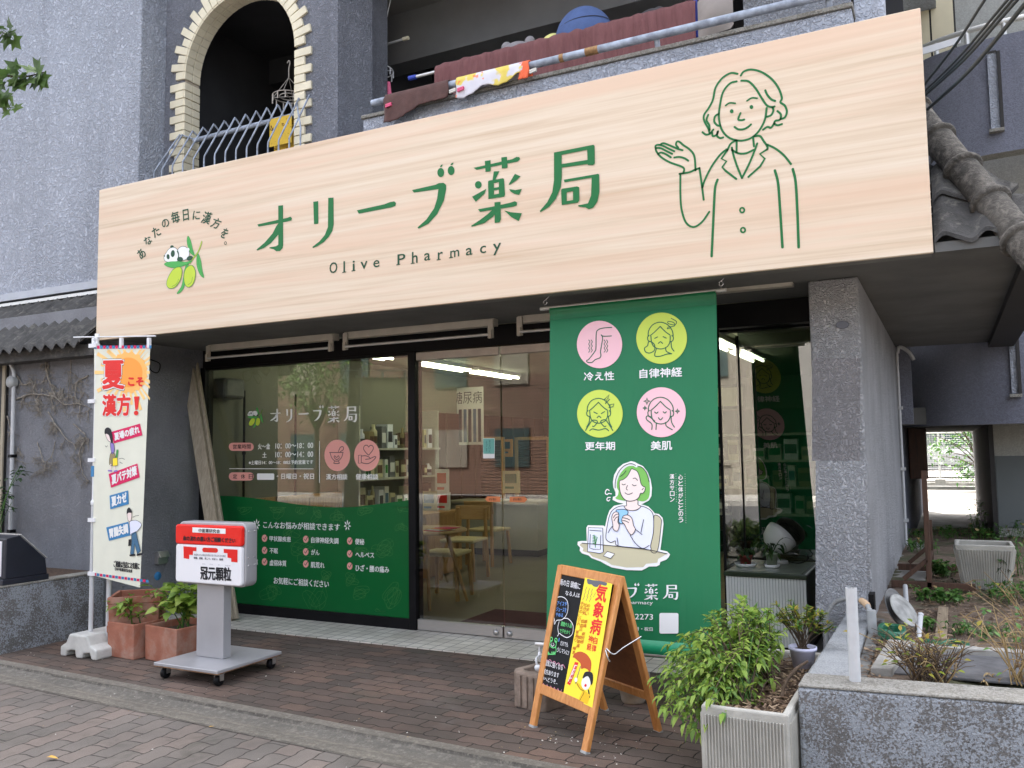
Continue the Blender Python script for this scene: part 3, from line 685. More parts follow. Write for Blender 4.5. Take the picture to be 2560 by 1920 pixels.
# shop name
a = Art(SP, n, (620, 340, 2.3532)); G = 'print_green'
LOGO = [
 [[(55, 520), (180, 492), (232, 481), (249, 474), (259, 483), (255, 497), (222, 505), (62, 533)]],
 [[(178, 410), (206, 407), (207, 640), (203, 660), (188, 676), (167, 678), (150, 666), (125, 660), (128, 655), (165, 648), (178, 640)]],
 [[(180, 512), (196, 535), (178, 580), (135, 630), (95, 658), (54, 674), (50, 668), (100, 625), (145, 572), (166, 530)]],
 [[(384, 387), (413, 383), (414, 513), (409, 517), (388, 518)]],
 [[(472, 364), (503, 362), (504, 520), (496, 558), (476, 592), (446, 624), (405, 650), (382, 659), (379, 652), (420, 620), (452, 582), (470, 535)]],
 [[(640, 437), (800, 402), (838, 388), (860, 384), (871, 394), (867, 411), (842, 420), (652, 457)]],
 [[(965, 318), (1105, 286), (1122, 277), (1150, 275), (1166, 288), (1166, 310), (1152, 380), (1112, 460), (1062, 515), (1004, 545), (997, 538), (1050, 490), (1095, 425), (1112, 370), (1120, 312), (976, 333)]],
 [[(1129, 184), (1134, 171), (1146, 167), (1140, 181)]], [[(1190, 172), (1197, 160), (1210, 155), (1203, 170)]],
 [[(1327, 187), (1395, 172), (1555, 136), (1578, 123), (1596, 124), (1601, 136), (1588, 150), (1345, 199)]],
 [[(1393, 147), (1427, 142), (1428, 203), (1424, 208), (1397, 211)]], [[(1490, 126), (1523, 122), (1527, 183), (1522, 188), (1493, 191)]],
 [[(1446, 208), (1479, 207), (1452, 262), (1438, 264)]],
 [[(1412, 268), (1418, 262), (1500, 248), (1506, 253), (1512, 345), (1507, 357), (1414, 371)], [(1447, 277), (1447, 305), (1476, 300), (1476, 271)], [(1447, 320), (1447, 344), (1476, 339), (1476, 315)]],
 [[(1402, 310), (1392, 338), (1340, 387), (1318, 357)]], [[(1533, 285), (1570, 222), (1603, 237), (1580, 260), (1540, 287)]],
 [[(1536, 312), (1572, 318), (1611, 311), (1595, 347), (1568, 341), (1545, 327)]],
 [[(1353, 431), (1440, 415), (1540, 393), (1570, 383), (1583, 391), (1581, 408), (1562, 415), (1365, 446)]],
 [[(1450, 390), (1485, 387), (1488, 490), (1480, 508), (1451, 512)]],
 [[(1446, 425), (1466, 440), (1440, 475), (1390, 512), (1316, 534), (1312, 528), (1370, 490), (1415, 455)]],
 [[(1507, 437), (1545, 448), (1611, 454), (1592, 500), (1548, 476)]],
 [[(1800, 97), (2032, 51), (2039, 58), (2040, 160), (2030, 171), (2002, 171), (1996, 165), (1846, 186), (1846, 240), (1840, 300), (1812, 368), (1772, 415), (1721, 448), (1716, 441), (1760, 390), (1790, 330), (1800, 260)], [(1845, 111), (1845, 165), (1997, 140), (1995, 81)]],
 [[(1858, 257), (2060, 222), (2066, 227), (2067, 330), (2055, 385), (2032, 420), (2005, 431), (1985, 420), (1945, 415), (1942, 408), (2000, 396), (2018, 350), (2022, 245), (1862, 272)]],
 [[(1842, 316), (1848, 310), (1935, 296), (1948, 301), (1949, 380), (1940, 392), (1845, 406)], [(1875, 331), (1875, 383), (1912, 376), (1912, 324)]]]
for i, L in enumerate(LOGO): a.lift = .002+.00012*i; a.fill(L, G)
a.lift = .002
for cx, cy in ((1134, 215), (1195, 203)): a.oval(cx, cy, 20, 27, G)
a.oval(1355, 287, 20, 22, G)
LG = to_uv(a); a.build('shop_name', SG)
a = Art(SP, n, (620, 340, 2.3532))
for ch, x0, x1, y0, y1 in (('O', 480, 525, 745, 810), ('l', 562, 570, 738, 802), ('i', 616, 627, 735, 793), ('v', 663, 702, 740, 785), ('e', 738, 773, 732, 775),
    ('P', 880, 925, 696, 757), ('h', 965, 997, 682, 750), ('a', 1037, 1072, 690, 735), ('r', 1117, 1146, 684, 728), ('m', 1190, 1242, 674, 716), ('a', 1282, 1320, 660, 704), ('c', 1365, 1400, 648, 692), ('y', 1442, 1488, 634, 702)):
    sl_ = -.17*(x1-x0); a.text(ch, (x0, y1), (x1, y1+sl_), (x0, y0-sl_*.3), 'print_dkgreen', .012)
    for sx, yy in (((x0+2, y1-1),) if ch in 'lihrPm' else ()): a.line([(sx-8, yy+2), (sx+12, yy-2)], .006, 'print_dkgreen', 0, lift=.0026)
a.build('roman_name', SG)
# arched motto
a = Art(SP, n, (320, 500, 6.382))
for ch, cx, cy, wd, ht, an in (('あ', 214, 855, 105, 150, -38), ('な', 318, 645, 112, 130, -30), ('た', 450, 507, 118, 150, -22), ('の', 597, 370, 112, 125, -16), ('毎', 755, 275, 128, 178, -10), ('日', 922, 238, 88, 175, -4), ('に', 1093, 243, 112, 140, 6), ('漢', 1255, 285, 142, 195, 20), ('方', 1405, 370, 140, 170, 27), ('を', 1540, 530, 100, 165, 32)):
    c, s = math.cos(R(an)), math.sin(R(an)); q = lambda x, y: (cx+x*c-y*s, cy+x*s+y*c-.14*x)
    a.text(ch, q(-wd/2, ht/2), q(wd/2, ht/2), q(-wd/2, -ht/2), 'print_dkgreen', .016)
a.ring(1555, 688, 18, 23, .0045, 'print_dkgreen'); a.build('motto', SG)
# olive-branch emblem
a = Art(SP, n, (320, 500, 6.382)); lw = .0035
def leafp(L, sp=None):
    a.fill([L], 'leaf_print', 5); a.line(L, lw, 'leaf_print2', 5, True, .0024)
    if sp: a.line(sp, lw*.8, 'leaf_print2', 5, lift=.0026)
leafp([(958, 575), (1000, 650), (1030, 780), (1062, 885), (1000, 850), (960, 760), (940, 650)], [(962, 620), (985, 740), (1040, 860)])
leafp([(1118, 860), (1160, 960), (1180, 1100), (1210, 1235), (1150, 1190), (1100, 1060), (1095, 930)], [(1120, 920), (1135, 1050), (1195, 1210)])
a.line([(1175, 665), (1150, 750), (1110, 840), (1040, 930), (985, 1010)], .013, 'leaf_print2', 5, lift=.0028); a.line([(1175, 665), (1150, 750), (1110, 840), (1040, 930), (985, 1010)], .008, 'olive_print', 5, lift=.0031)
leafp([(940, 1000), (900, 1120), (880, 1250), (850, 1380), (780, 1490), (840, 1470), (900, 1370), (915, 1200), (965, 1030)])
# the small black and white bear resting on the branch
W_, K_ = 'white_print', 'print_dkgreen'
a.oval(880, 850, 100, 112, W_, 0, lift=.0034); a.ring(880, 850, 100, 112, lw, K_, lift=.0037)
a.oval(702, 748, 28, 26, K_, lift=.0034)
a.fill([[(575, 900), (610, 840), (660, 775), (730, 755), (785, 790), (812, 870), (800, 950), (760, 985), (640, 990), (585, 965)]], W_, 5, .0038); a.line([(575, 900), (610, 840), (660, 775), (730, 755), (785, 790), (812, 870), (800, 950), (760, 985), (640, 990), (585, 965)], lw, K_, 5, True, .004)
a.oval(715, 855, 32, 56, K_, .1, lift=.0043); a.oval(640, 905, 24, 42, K_, -.1, lift=.0043); a.oval(580, 893, 12, 12, K_, lift=.0043)
a.oval(958, 790, 22, 26, W_, lift=.0043); a.oval(830, 945, 48, 38, K_, lift=.0043); a.oval(985, 928, 52, 36, K_, -.4, lift=.0043); a.line([(785, 815), (808, 880), (790, 950)], .009, K_, 4, lift=.0044)
a.lift = .0048
leafp([(578, 1022), (650, 985), (780, 978), (920, 990), (1020, 965), (990, 1000), (900, 1045), (760, 1082), (640, 1065)], [(640, 1035), (780, 1030), (930, 1000)])
for L in ([(830, 1068), (862, 1130), (840, 1260), (760, 1380), (670, 1412), (618, 1360), (630, 1260), (700, 1130), (770, 1075)], [(1000, 1038), (1060, 1090), (1075, 1200), (1040, 1330), (970, 1390), (910, 1350), (892, 1230), (915, 1110)]):
    a.fill([L], 'olive_print', 5); a.line(L, lw*1.2, 'leaf_print2', 5, True, .0052)
a.line([(700, 1380), (770, 1340), (810, 1260)], lw, 'leaf_print2', 5, lift=.0054); a.line([(960, 1350), (1010, 1310), (1030, 1230)], lw, 'leaf_print2', 5, lift=.0054)
EM = to_uv(a); a.build('emblem', SG)
# line drawing of the woman
a = Art(SP, n, (1660, 0, 2.37)); w_ = .0118; D = lambda L, k=w_, c=False: a.line(L, k, 'print_green', 6, c)
for L in ([(435, 437), (395, 433), (345, 463), (305, 520), (290, 590), (265, 640), (238, 680), (238, 715), (262, 760), (270, 788)], [(228, 783), (248, 797), (272, 792), (292, 768)], [(285, 785), (290, 806), (312, 798), (320, 778)], [(318, 780), (314, 804), (332, 818), (350, 814)],
    [(262, 680), (252, 712), (268, 742), (270, 770)], [(430, 482), (390, 495), (350, 545), (332, 620), (325, 690), (335, 750), (358, 792), (390, 818), (430, 831), (470, 832), (515, 818), (552, 788), (580, 748), (600, 700), (608, 640)],
    [(455, 447), (475, 422), (520, 412), (580, 428), (640, 470), (680, 525), (698, 580), (690, 606), (715, 625), (728, 660), (716, 695), (690, 705)], [(458, 478), (500, 482), (540, 520), (575, 575), (607, 622), (635, 634), (655, 631)], [(600, 535), (612, 562), (635, 588), (658, 598)],
    [(608, 692), (634, 682), (648, 655), (643, 635)], [(672, 658), (692, 678), (688, 708), (660, 716), (652, 732)], [(698, 735), (672, 742), (652, 732)], [(652, 732), (634, 756), (612, 752), (587, 768)],
    [(322, 675), (302, 690), (298, 720), (315, 742), (333, 744)], [(453, 670), (440, 706), (458, 712), (475, 708)], [(418, 752), (440, 766), (472, 765), (498, 752), (515, 737)],
    [(430, 832), (430, 903)], [(528, 815), (533, 866)], [(402, 888), (440, 908), (485, 908), (530, 888)], [(425, 832), (395, 852), (375, 890)], [(402, 875), (412, 920), (435, 990), (462, 1055)], [(462, 1055), (500, 980), (530, 910), (552, 850)],
    [(535, 808), (568, 806), (590, 835), (612, 868), (612, 884)], [(370, 885), (330, 920), (280, 990), (240, 1070), (228, 1110)], [(97, 1030), (97, 1150), (104, 1240), (130, 1318), (175, 1345), (225, 1315), (268, 1255)], [(92, 1030), (150, 1020), (185, 1005), (210, 996)], [(612, 857), (660, 880), (710, 920), (752, 972)]): D(L)
for L in ([(375, 890), (340, 940), (370, 955), (345, 990), (365, 1012), (428, 1060)], [(612, 884), (568, 912), (597, 940), (570, 985), (500, 1048)], [(210, 996), (222, 1080), (235, 1183)]): a.line(L, w_, 'print_green', 0)
for L in ([(317, 1065), (303, 1110), (297, 1200), (290, 1350), (282, 1518)], [(657, 1010), (675, 1080), (685, 1200), (702, 1465)], [(763, 1002), (780, 1080), (790, 1250), (798, 1465)]): D(L, w_*1.2)
for L in ([(365, 625), (388, 610), (422, 612)], [(492, 597), (520, 580), (552, 582)]): D(L, w_*.8)
a.oval(401, 659, 11, 12, 'print_green'); a.oval(518, 634, 11, 12, 'print_green'); a.ring(463, 1245, 13, 14, .010, 'print_green'); a.ring(468, 1363, 13, 14, .010, 'print_green')
a.z(1600, 300, 4.607)
for L in ([(210, 395), (260, 440), (350, 490), (498, 548), (498, 612)], [(640, 580), (630, 440), (608, 380), (560, 330), (500, 290), (455, 252), (425, 250), (415, 285), (440, 318)], [(490, 348), (430, 330), (360, 300), (275, 268), (240, 278)],
    [(395, 360), (330, 330), (270, 300), (212, 285), (180, 297), (180, 325)], [(370, 390), (300, 355), (240, 325), (190, 322)], [(355, 430), (290, 390), (240, 375), (208, 392)], [(180, 325), (186, 355), (205, 385)], [(395, 432), (450, 425), (510, 440), (555, 468)]): D(L)
a.build('portrait_drawing', SG)

# ------------------------------------------------------------------ the green hanging banner, pulled forward at its foot
BN = Vector((0, -2.03, .38)).normalized(); BP = (0, -.95, 2.33)
m, t, b = base('banner_cloth')
f = t.noise(t.pos((9, 1, .5)), 1.0, 3, .5); f2 = t.noise(t.pos((2, 2, 3)), 1.6, 3)
t.link(t.mix(t.math('MULTIPLY', f2, .35), srgb(18, 124, 76), srgb(32, 138, 94)), b.inputs['Base Color']); b.inputs['Roughness'].default_value = .5
t.link(t.bump(f, .35, .03), b.inputs['Normal'])
tr_ = t.new('ShaderNodeBsdfTranslucent'); tr_.inputs[0].default_value = (*srgb(40, 150, 100), 1); mx_ = t.new('ShaderNodeMixShader'); mx_.inputs[0].default_value = .25; o_ = t.n['Material Output']
t.link(b.outputs[0], mx_.inputs[1]); t.link(tr_.outputs[0], mx_.inputs[2]); t.link(mx_.outputs[0], o_.inputs[0])
bt = lambda x, y: on(x, y, BP, BN)
TL, TR, BL, BR = bt(1375.6, 770), bt(1790.5, 727), bt(1366, 1612), bt(1804, 1652)
GB = thing('hanging_banner', tuple((TL+TR)/2), 'tall green fabric banner with round icons hung from the canopy on rods', 'banner')
rb2 = random.Random(9)
def cl(u, v):
    p = TL.lerp(TR, u).lerp(BL.lerp(BR, u), v)
    return p+BN*(.0009*math.sin(u*19+v*2)+.0005*math.sin(u*43))
b = MB(); b.grid(cl, 40, 30, 'banner_cloth'); b.grid(lambda u, v: cl(u, v)-BN*.004, 40, 30, 'banner_cloth')
b.build('cloth', GB)
# rods inside the hems
b = MB(); ex = (TR-TL).normalized()
b.tube([TL-ex*.07+BN*.0, TR+ex*.06], .0125, 'alu', 12)
mat('banner_hem', srgb(12, 104, 62), .5, 0, .1, 4); mat('banner_hem2', srgb(16, 138, 96), .4, 0, .1, 4)
b.build('top_rod', GB)
b = MB(); eb = (BR-BL).normalized(); b.tube([BL-eb*.07, BR+eb*.06], .0125, 'alu', 12); b.build('bottom_rod', GB)
b = MB(); b.grid(lambda u, v: TL.lerp(TR, u)+BN*(.0165*math.sin(math.pi*min(1, v*1.5)) if v < .66 else .004)*1.0+(BL-TL).normalized()*(.10*v-.012), 20, 10, 'banner_hem'); b.build('top_hem', GB)
b = MB(); b.grid(lambda u, v: BL.lerp(BR, u)+BN*(.018*math.sin(math.pi*v)+.002)+(BL-TL).normalized()*(.09*v-.075), 20, 10, 'banner_hem2'); b.build('bottom_hem', GB)
def hook(p, up):
    b = MB(); q = Vector(p)
    ring = [q+Vector((math.cos(a)*.012, 0, .028+math.sin(a)*.014)) for a in [2*math.pi*i/14 for i in range(15)]]
    b.tube([q, q+Vector((0, 0, .015))], .003, 'chrome', 6); b.tube(ring, .0028, 'chrome', 6, False); b.tube([q-Vector((0, 0, .025)), q-Vector((0, 0, .01))], .004, 'chrome', 6)
    b.tube(cat([q+Vector((0, 0, .042)), q+Vector((.02, 0, .06)), q+Vector((.035, .01, .075)), Vector((q.x+.05, q.y+.02, up))], 4), .0025, 'chrome', 6)
    return b
hook(TL-ex*.035+Vector((0, 0, .012)), 2.452).build('eye_hook', GB); hook(TR+ex*.03+Vector((0, 0, .012)), 2.452).build('eye_hook', GB)
a = Art(BP, BN, (1340, 700, 3.318)); a.lift = .0045; Lg = 'dkgreen_line'; WP = 'white_print'; iw = .0062
for cx, cy, rx, ry, mt in ((527, 535, 188, 197, 'pink2'), (1042, 483, 210, 213, 'lime'), (530, 1109, 189, 198, 'lime'), (1039, 1097, 203, 207, 'pink2')): a.oval(cx, cy, rx, ry, mt, n=48)
for T, x0, yb0, x1, yb1, yt in (('冷え性', 398, 836, 648, 830, 766), ('自律神経', 860, 815, 1212, 800, 740), ('更年期', 408, 1412, 655, 1410, 1344), ('美肌', 953, 1412, 1128, 1408, 1338)): a.text(T, (x0, yb0), (x1, yb1), (x0, yt), WP, .02)
a.lift = .006
I = lambda L, c=False, k=iw, s=5: a.line(L, k, Lg, s, c)
I([(628, 393), (560, 398), (518, 412), (500, 442), (497, 560), (488, 592), (440, 655), (420, 668), (428, 682), (462, 684), (492, 660), (530, 645), (538, 620), (535, 590), (552, 490), (546, 462), (540, 455)]); I([(540, 455), (560, 466), (625, 464)])
for x in (441, 461, 569, 589): I([(x+(6 if k % 2 else -4), 497+k*17) for k in range(7)], k=.0045)
def face(cx, cy, k):
    Q = lambda L: [(cx+x*k, cy+y*k) for x, y in L]
    I(Q([(-105, 0), (-100, -50), (-65, -100), (-5, -120), (55, -100), (95, -50), (103, 0)])); I(Q([(-85, -10), (-50, -40), (-5, -85)])); I(Q([(-5, -85), (40, -40), (75, -15)]))
    I(Q([(-82, -5), (-75, 50), (-50, 88), (0, 102), (50, 85), (75, 45), (78, -8)]))
    for sx in (-95, 90): I(Q([(sx-12*(1 if sx < 0 else -1)*.2, -10), (sx+(-14 if sx < 0 else 14), 5), (sx+(-10 if sx < 0 else 10), 32), (sx+(8 if sx < 0 else -8), 42)]))
face(1035, 470, 1.0); I([(985, 484), (1008, 472)]); I([(1055, 470), (1080, 482)]); I([(1015, 526), (1032, 512), (1050, 526)])
I([(900, 565), (925, 545), (935, 512), (965, 518), (985, 545), (980, 585), (945, 605), (910, 597)], True); I([(998, 572), (985, 628), (1030, 632), (1085, 615), (1125, 612)]); I([(1075, 560), (1082, 592), (1125, 612)]); I([(1120, 510), (1125, 560), (1145, 590)])
I([(1122, 318), (1165, 345), (1150, 372), (1100, 362), (1095, 345), (1140, 352), (1150, 380), (1100, 390), (1090, 405), (1120, 395)], k=.005)
face(522, 1093, .93); I([(480, 1095), (508, 1108)]); I([(542, 1108), (568, 1092)]); I([(507, 1142), (522, 1128), (538, 1142)])
I([(608, 950), (566, 992), (590, 992), (573, 1028), (612, 988), (594, 985)], True, s=0); I([(647, 1028), (600, 1036), (618, 1044), (602, 1058), (638, 1052)], True, s=0)
I([(410, 1248), (440, 1200), (465, 1165), (500, 1165), (508, 1182), (480, 1215), (470, 1212)]); I([(637, 1248), (600, 1190), (575, 1160), (545, 1165), (537, 1182), (565, 1215), (580, 1212)]); I([(446, 1250), (468, 1235), (520, 1245), (575, 1232), (602, 1250)]); I([(445, 1130), (440, 1180), (420, 1220)]); I([(600, 1130), (608, 1180), (628, 1220)])
face(1037, 1092, 1.0); I([(985, 1095), (998, 1105), (1012, 1095)]); I([(1055, 1093), (1068, 1103), (1080, 1093)]); I([(1015, 1142), (1032, 1160), (1050, 1142)])
for cx, cy, r in ((920, 1005, 28), (903, 1062, 18), (1173, 1088, 20)): I([(cx+r*(1 if k % 2 == 0 else .3)*math.cos(k*math.pi/4), cy+r*(1 if k % 2 == 0 else .3)*math.sin(k*math.pi/4)) for k in range(8)], True, s=0)
I([(960, 1240), (960, 1195), (920, 1160), (915, 1135), (935, 1130), (985, 1170)]); I([(995, 1240), (998, 1192)]); I([(1075, 1180), (1082, 1212), (1130, 1242)]); I([(1120, 1130), (1125, 1180), (1148, 1220)])
# woman with a cup
a.z(1380, 1130, 5.3525); a.lift = .0045
a.fill([[(815, 400), (830, 310), (880, 220), (950, 160), (1060, 122), (1110, 135), (1150, 158), (1220, 190), (1280, 270), (1320, 370), (1338, 480), (1330, 590), (1295, 650), (1220, 690), (1190, 697), (1290, 730), (1350, 790), (1375, 822), (1430, 830), (1480, 880), (1492, 960), (1480, 1080), (1450, 1310), (1540, 1330), (1580, 1370), (1560, 1410), (1530, 1440), (1450, 1470), (1440, 1510), (1400, 1530), (1300, 1532), (1250, 1560), (1200, 1585), (1000, 1580), (800, 1545), (710, 1500), (650, 1465), (530, 1420), (490, 1385), (400, 1355), (370, 1320), (375, 1280), (340, 1240), (345, 1200), (390, 1190), (465, 1190), (460, 1010), (480, 980), (690, 985), (710, 1000), (740, 860), (770, 780), (830, 720), (960, 692), (880, 675), (810, 640), (815, 600), (850, 590), (850, 540), (820, 470)]], WP)
NL = lambda L, c=False, k=.0042, s=5, lift=None: a.line(L, k, 'navy_ink', s, c, lift)
def part(L, mt, lift, s=4, out=True):
    a.fill([L], mt, s, lift)
    if out: NL(L, True, lift=lift+.0005, s=s)
part([(385, 1225), (480, 1225), (700, 1245), (1000, 1275), (1300, 1310), (1540, 1362), (1500, 1385), (1420, 1430), (1410, 1480), (1260, 1495), (1220, 1540), (1000, 1545), (800, 1510), (720, 1460), (540, 1400), (500, 1355), (410, 1325), (420, 1290), (370, 1245)], 'tan_print', .0052, 0, False)
part([(1370, 850), (1420, 855), (1460, 900), (1460, 980), (1410, 1325), (1315, 1310), (1350, 1100), (1360, 950)], 'tan_print', .0054)
part([(960, 722), (880, 735), (810, 780), (770, 850), (740, 980), (720, 1130), (735, 1180), (790, 1210), (850, 1190), (880, 1255), (1200, 1290), (1320, 1310), (1320, 1250), (1355, 1080), (1360, 900), (1340, 810), (1280, 755), (1190, 725), (1150, 770), (1080, 785), (1000, 765)], 'shirt', .006)
part([(868, 470), (875, 380), (920, 280), (1000, 200), (1080, 185), (1125, 205), (1180, 195), (1240, 250), (1290, 350), (1310, 480), (1300, 590), (1270, 640), (1210, 660), (1140, 650), (960, 650), (850, 620), (880, 580), (890, 520)], 'hair_green', .006, 4, False)
part([(1005, 650), (1000, 715), (965, 725), (1000, 770), (1080, 785), (1150, 765), (1190, 725), (1150, 705), (1140, 640)], 'skin', .0068, 3)
part([(905, 390), (950, 370), (1010, 320), (1060, 230), (1085, 230), (1140, 260), (1170, 330), (1190, 420), (1220, 460), (1245, 470), (1240, 520), (1210, 555), (1185, 550), (1160, 610), (1110, 645), (1040, 658), (980, 640), (930, 580), (905, 490)], 'skin', .0076, 4)
for L in ([(937, 428), (955, 440), (982, 430)], [(1075, 435), (1100, 452), (1127, 443)], [(1010, 448), (993, 490), (1010, 508)], [(977, 545), (1010, 565), (1045, 562), (1075, 547)], [(1085, 355), (1115, 350), (1145, 380)], [(1225, 485), (1205, 505)], [(845, 480), (850, 380), (890, 270), (960, 190), (1050, 155), (1120, 178)], [(1145, 188), (1210, 210), (1270, 290), (1300, 400)], [(910, 330), (960, 290), (990, 250)], [(1225, 905), (1205, 1000), (1190, 1075)], [(1205, 1105), (1150, 1060), (1110, 1030)], [(870, 1150), (880, 1200), (885, 1255)], [(750, 1080), (775, 1035), (805, 995)], [(1045, 1110), (1100, 1200), (1170, 1270), (1230, 1288), (1300, 1250)], [(400, 1220), (480, 1226), (700, 1245), (1000, 1275), (1300, 1310), (1540, 1362)]): NL(L, lift=.0086)
part([(855, 785), (900, 770), (960, 768), (1015, 790), (1005, 850), (960, 950), (900, 950), (890, 870)], 'cup_blue', .0086, 3)
part([(880, 805), (830, 810), (800, 870), (815, 980), (815, 1020), (845, 1055), (880, 1050), (900, 980), (880, 930), (895, 850)], 'skin', .0094, 4); part([(965, 850), (1020, 845), (1070, 890), (1090, 980), (1115, 1040), (1060, 1110), (1000, 1030), (970, 970), (935, 930), (940, 880)], 'skin', .0094, 4)
for L in ([(820, 880), (850, 840), (890, 830)], [(830, 920), (855, 880), (890, 865)], [(950, 880), (1000, 890), (1040, 910)], [(945, 915), (990, 925), (1025, 945)]): NL(L, lift=.0102)
part([(488, 1010), (678, 1018), (685, 1340), (640, 1358), (475, 1330)], 'shirt', .007, 0); NL([(505, 1047), (660, 1058)], lift=.0078, s=0); NL([(513, 1105), (505, 1285), (550, 1300), (648, 1303), (652, 1118)], lift=.0078, s=0)
for L in ([(580, 1275), (575, 1200), (562, 1110)], [(578, 1240), (595, 1180), (605, 1140)]): a.line(L, .005, 'leaf_print2', 4, lift=.008)
for k in range(6): a.line([(545, 1120+k*20), (590, 1128+k*20)], .004, 'leaf_print2', 0, lift=.008)
part([(740, 1330), (838, 1362), (785, 1425), (685, 1390)], 'white_print', .007, 0)
for L in ([(765, 515), (740, 500), (720, 520), (715, 555), (740, 570), (755, 555), (795, 560)], [(780, 608), (745, 612), (735, 640), (755, 655), (772, 640)]): a.line(L, .006, WP, 5)
a.vtext('心と体がととのう', (1720, 297), (1725, 948), 62, WP, .015); a.vtext('漢方サロン', (1605, 290), (1610, 672), 60, WP, .015)
for k in range(22): a.oval(1780+k*.6, 295+k*31, 4, 4, WP, n=6)
for k in range(13): a.oval(1658+k*.6, 292+k*31, 4, 4, WP, n=6)
a.z(1340, 1120, 3.19)

stamp(a, LG, (330, 1208), (1135, 1214), (330, 1076), WP)
a.text('Olive', (545, 1240), (690, 1244), (545, 1208), WP); a.text('Pharmacy', (712, 1252), (932, 1256), (712, 1217), WP)
a.text('-2273', (766, 1366), (933, 1370), (766, 1322), WP, .01); a.text('月・祝日', (790, 1456), (930, 1460), (790, 1426), WP, .01)
def rrect(x0, y0, x1, y1, r, n=5):
    L = []
    for cx, cy, a0 in ((x1-r, y0+r, -90), (x1-r, y1-r, 0), (x0+r, y1-r, 90), (x0+r, y0+r, 180)):
        L += [(cx+r*math.cos(R(a0+90*k/n)), cy+r*math.sin(R(a0+90*k/n))) for k in range(n+1)]
    return L
a.fill([rrect(984, 1316, 1136, 1480, 14)], WP)
a.build('print', GB)
bk = MB(); bk.v = [q-BN*(2*((q-Vector(BP)).dot(BN))+.004) for q in a.v]; bk.f = a.f; bk.mi = a.mi; bk.mats = a.mats; bk.sm = a.sm; bk.build('reverse_print', GB)

# ------------------------------------------------------------------ lettering and film on the shop window
FY = -.0055
fm = MB(); top = [(-6.298, 1.062), (-6.19, 1.066), (-6.05, 1.068), (-5.917, 1.066), (-5.65, 1.048), (-5.386, 1.022), (-5.18, 1.002), (-5.02, .990), (-4.86, .984), (-4.712, .984), (-4.54, .992), (-4.374, 1.010), (-4.18, 1.034), (-3.987, 1.056)]
fm.add([(x, FY, z) for x, z in top]+[(x, FY, .094) for x, z in top], [(i, len(top)+i, len(top)+i+1, i+1) for i in range(len(top)-1)], 'green_film'); fm.build('green_film', WN)
a = Art((0, FY, 0), n, (500, 850, 2.2117)); a.lift = .002
def tx(body, x0, x1, yb, yt, mt=WP, bold=.01, lift=None):
    A = a.P((x0, yb), lift); B = a.P((x1, yb), lift); T = a.P((x0, yt), lift); vs, fs = glyphs(body); k = .0010
    for i, (dx, dz) in enumerate(((0, 0), (1, .5), (-1, -.5))): a.add([Vector((A.x+(B.x-A.x)*u+dx*k, A.y-.0001*i, A.z+(T.z-A.z)*v+dz*k)) for u, v in vs], fs, mt)
gr = random.Random(4)
GL = 'green_line'
for cx, cy, r, k in ((245, 945, 55, 0), (420, 935, 70, 1), (560, 920, 50, 1), (640, 960, 60, 0), (760, 985, 60, 1), (900, 950, 80, 0), (1110, 930, 60, 1), (1110, 1040, 40, 0), (1010, 1140, 85, 1), (880, 1160, 60, 0), (560, 1170, 110, 1), (830, 1330, 60, 0), (400, 1380, 80, 1), (640, 1450, 110, 0), (890, 1390, 70, 0), (1080, 1410, 100, 1), (990, 1520, 40, 0), (250, 1290, 50, 0), (690, 1310, 55, 1), (500, 1060, 60, 0)):
    for j in range(4 if k else 3):
        an = gr.uniform(0, 6.28); ln = r*gr.uniform(.6, 1.0); wd = ln*gr.uniform(.3, .5); ox_, oy_ = gr.uniform(-.3, .3)*r, gr.uniform(-.3, .3)*r
        L = [(cx+ox_+ln*math.cos(t)*math.cos(an)*.7-wd*math.sin(t)*math.sin(an)*(1+.2*math.sin(3*t)), cy+oy_+ln*math.cos(t)*math.sin(an)*.7+wd*math.sin(t)*math.cos(an)*(1+.2*math.cos(2*t))) for t in [2*math.pi*q/10 for q in range(10)]]
        L = [(min(1158, max(90, x)), min(1500, max(925, y))) for x, y in L]
        a.line(L, .0022, GL, 3, True, .0012)
        a.line([L[0], ((L[0][0]+L[5][0])/2+6, (L[0][1]+L[5][1])/2), L[5]], .0018, GL, 3, False, .0012)
stamp(a, LG, (388, 462), (868, 456), (388, 366), WP)
stamp(a, EM, (262, 488), (350, 482), (262, 376))
for T, y0, y1, sp in (('営業時間', 568, 613, 0), ('定休日', 732, 777, 1)):
    a.fill([rrect(159, y0, 297, y1, 22)], 'pink_print'); 
    if sp: [tx(c, 182+44*i, 205+44*i, y1-10, y0+10, 'ink', .01, .003) for i, c in enumerate(T)]
    else: tx(T, 182, 280, y1-10, y0+10, 'ink', .01, .003)
tx('火〜金', 320, 387, 605, 573); tx('10：00〜18：00', 417, 625, 601, 572); tx('土', 345, 368, 650, 621); tx('10：00〜14：00', 417, 625, 649, 619)
tx('※土曜日14：00〜18：00は予約営業です', 270, 625, 689, 667); tx('・日曜日・祝日', 425, 630, 769, 738)
a.fill([[(162, 710), (627, 711), (627, 714), (162, 713)]], WP); a.fill([[(659, 558), (662, 558), (662, 790), (659, 790)]], WP); a.fill([rrect(315, 738, 410, 773, 6)], WP)
for cx in (759, 923): a.oval(cx, 638, 71, 87, 'pink_print')
tx('漢方相談', 697, 815, 772, 741); tx('健康相談', 862, 985, 772, 740)
ic = lambda L, c=False, s=4: a.line(L, .006, 'navy_ink', s, c, .0035)
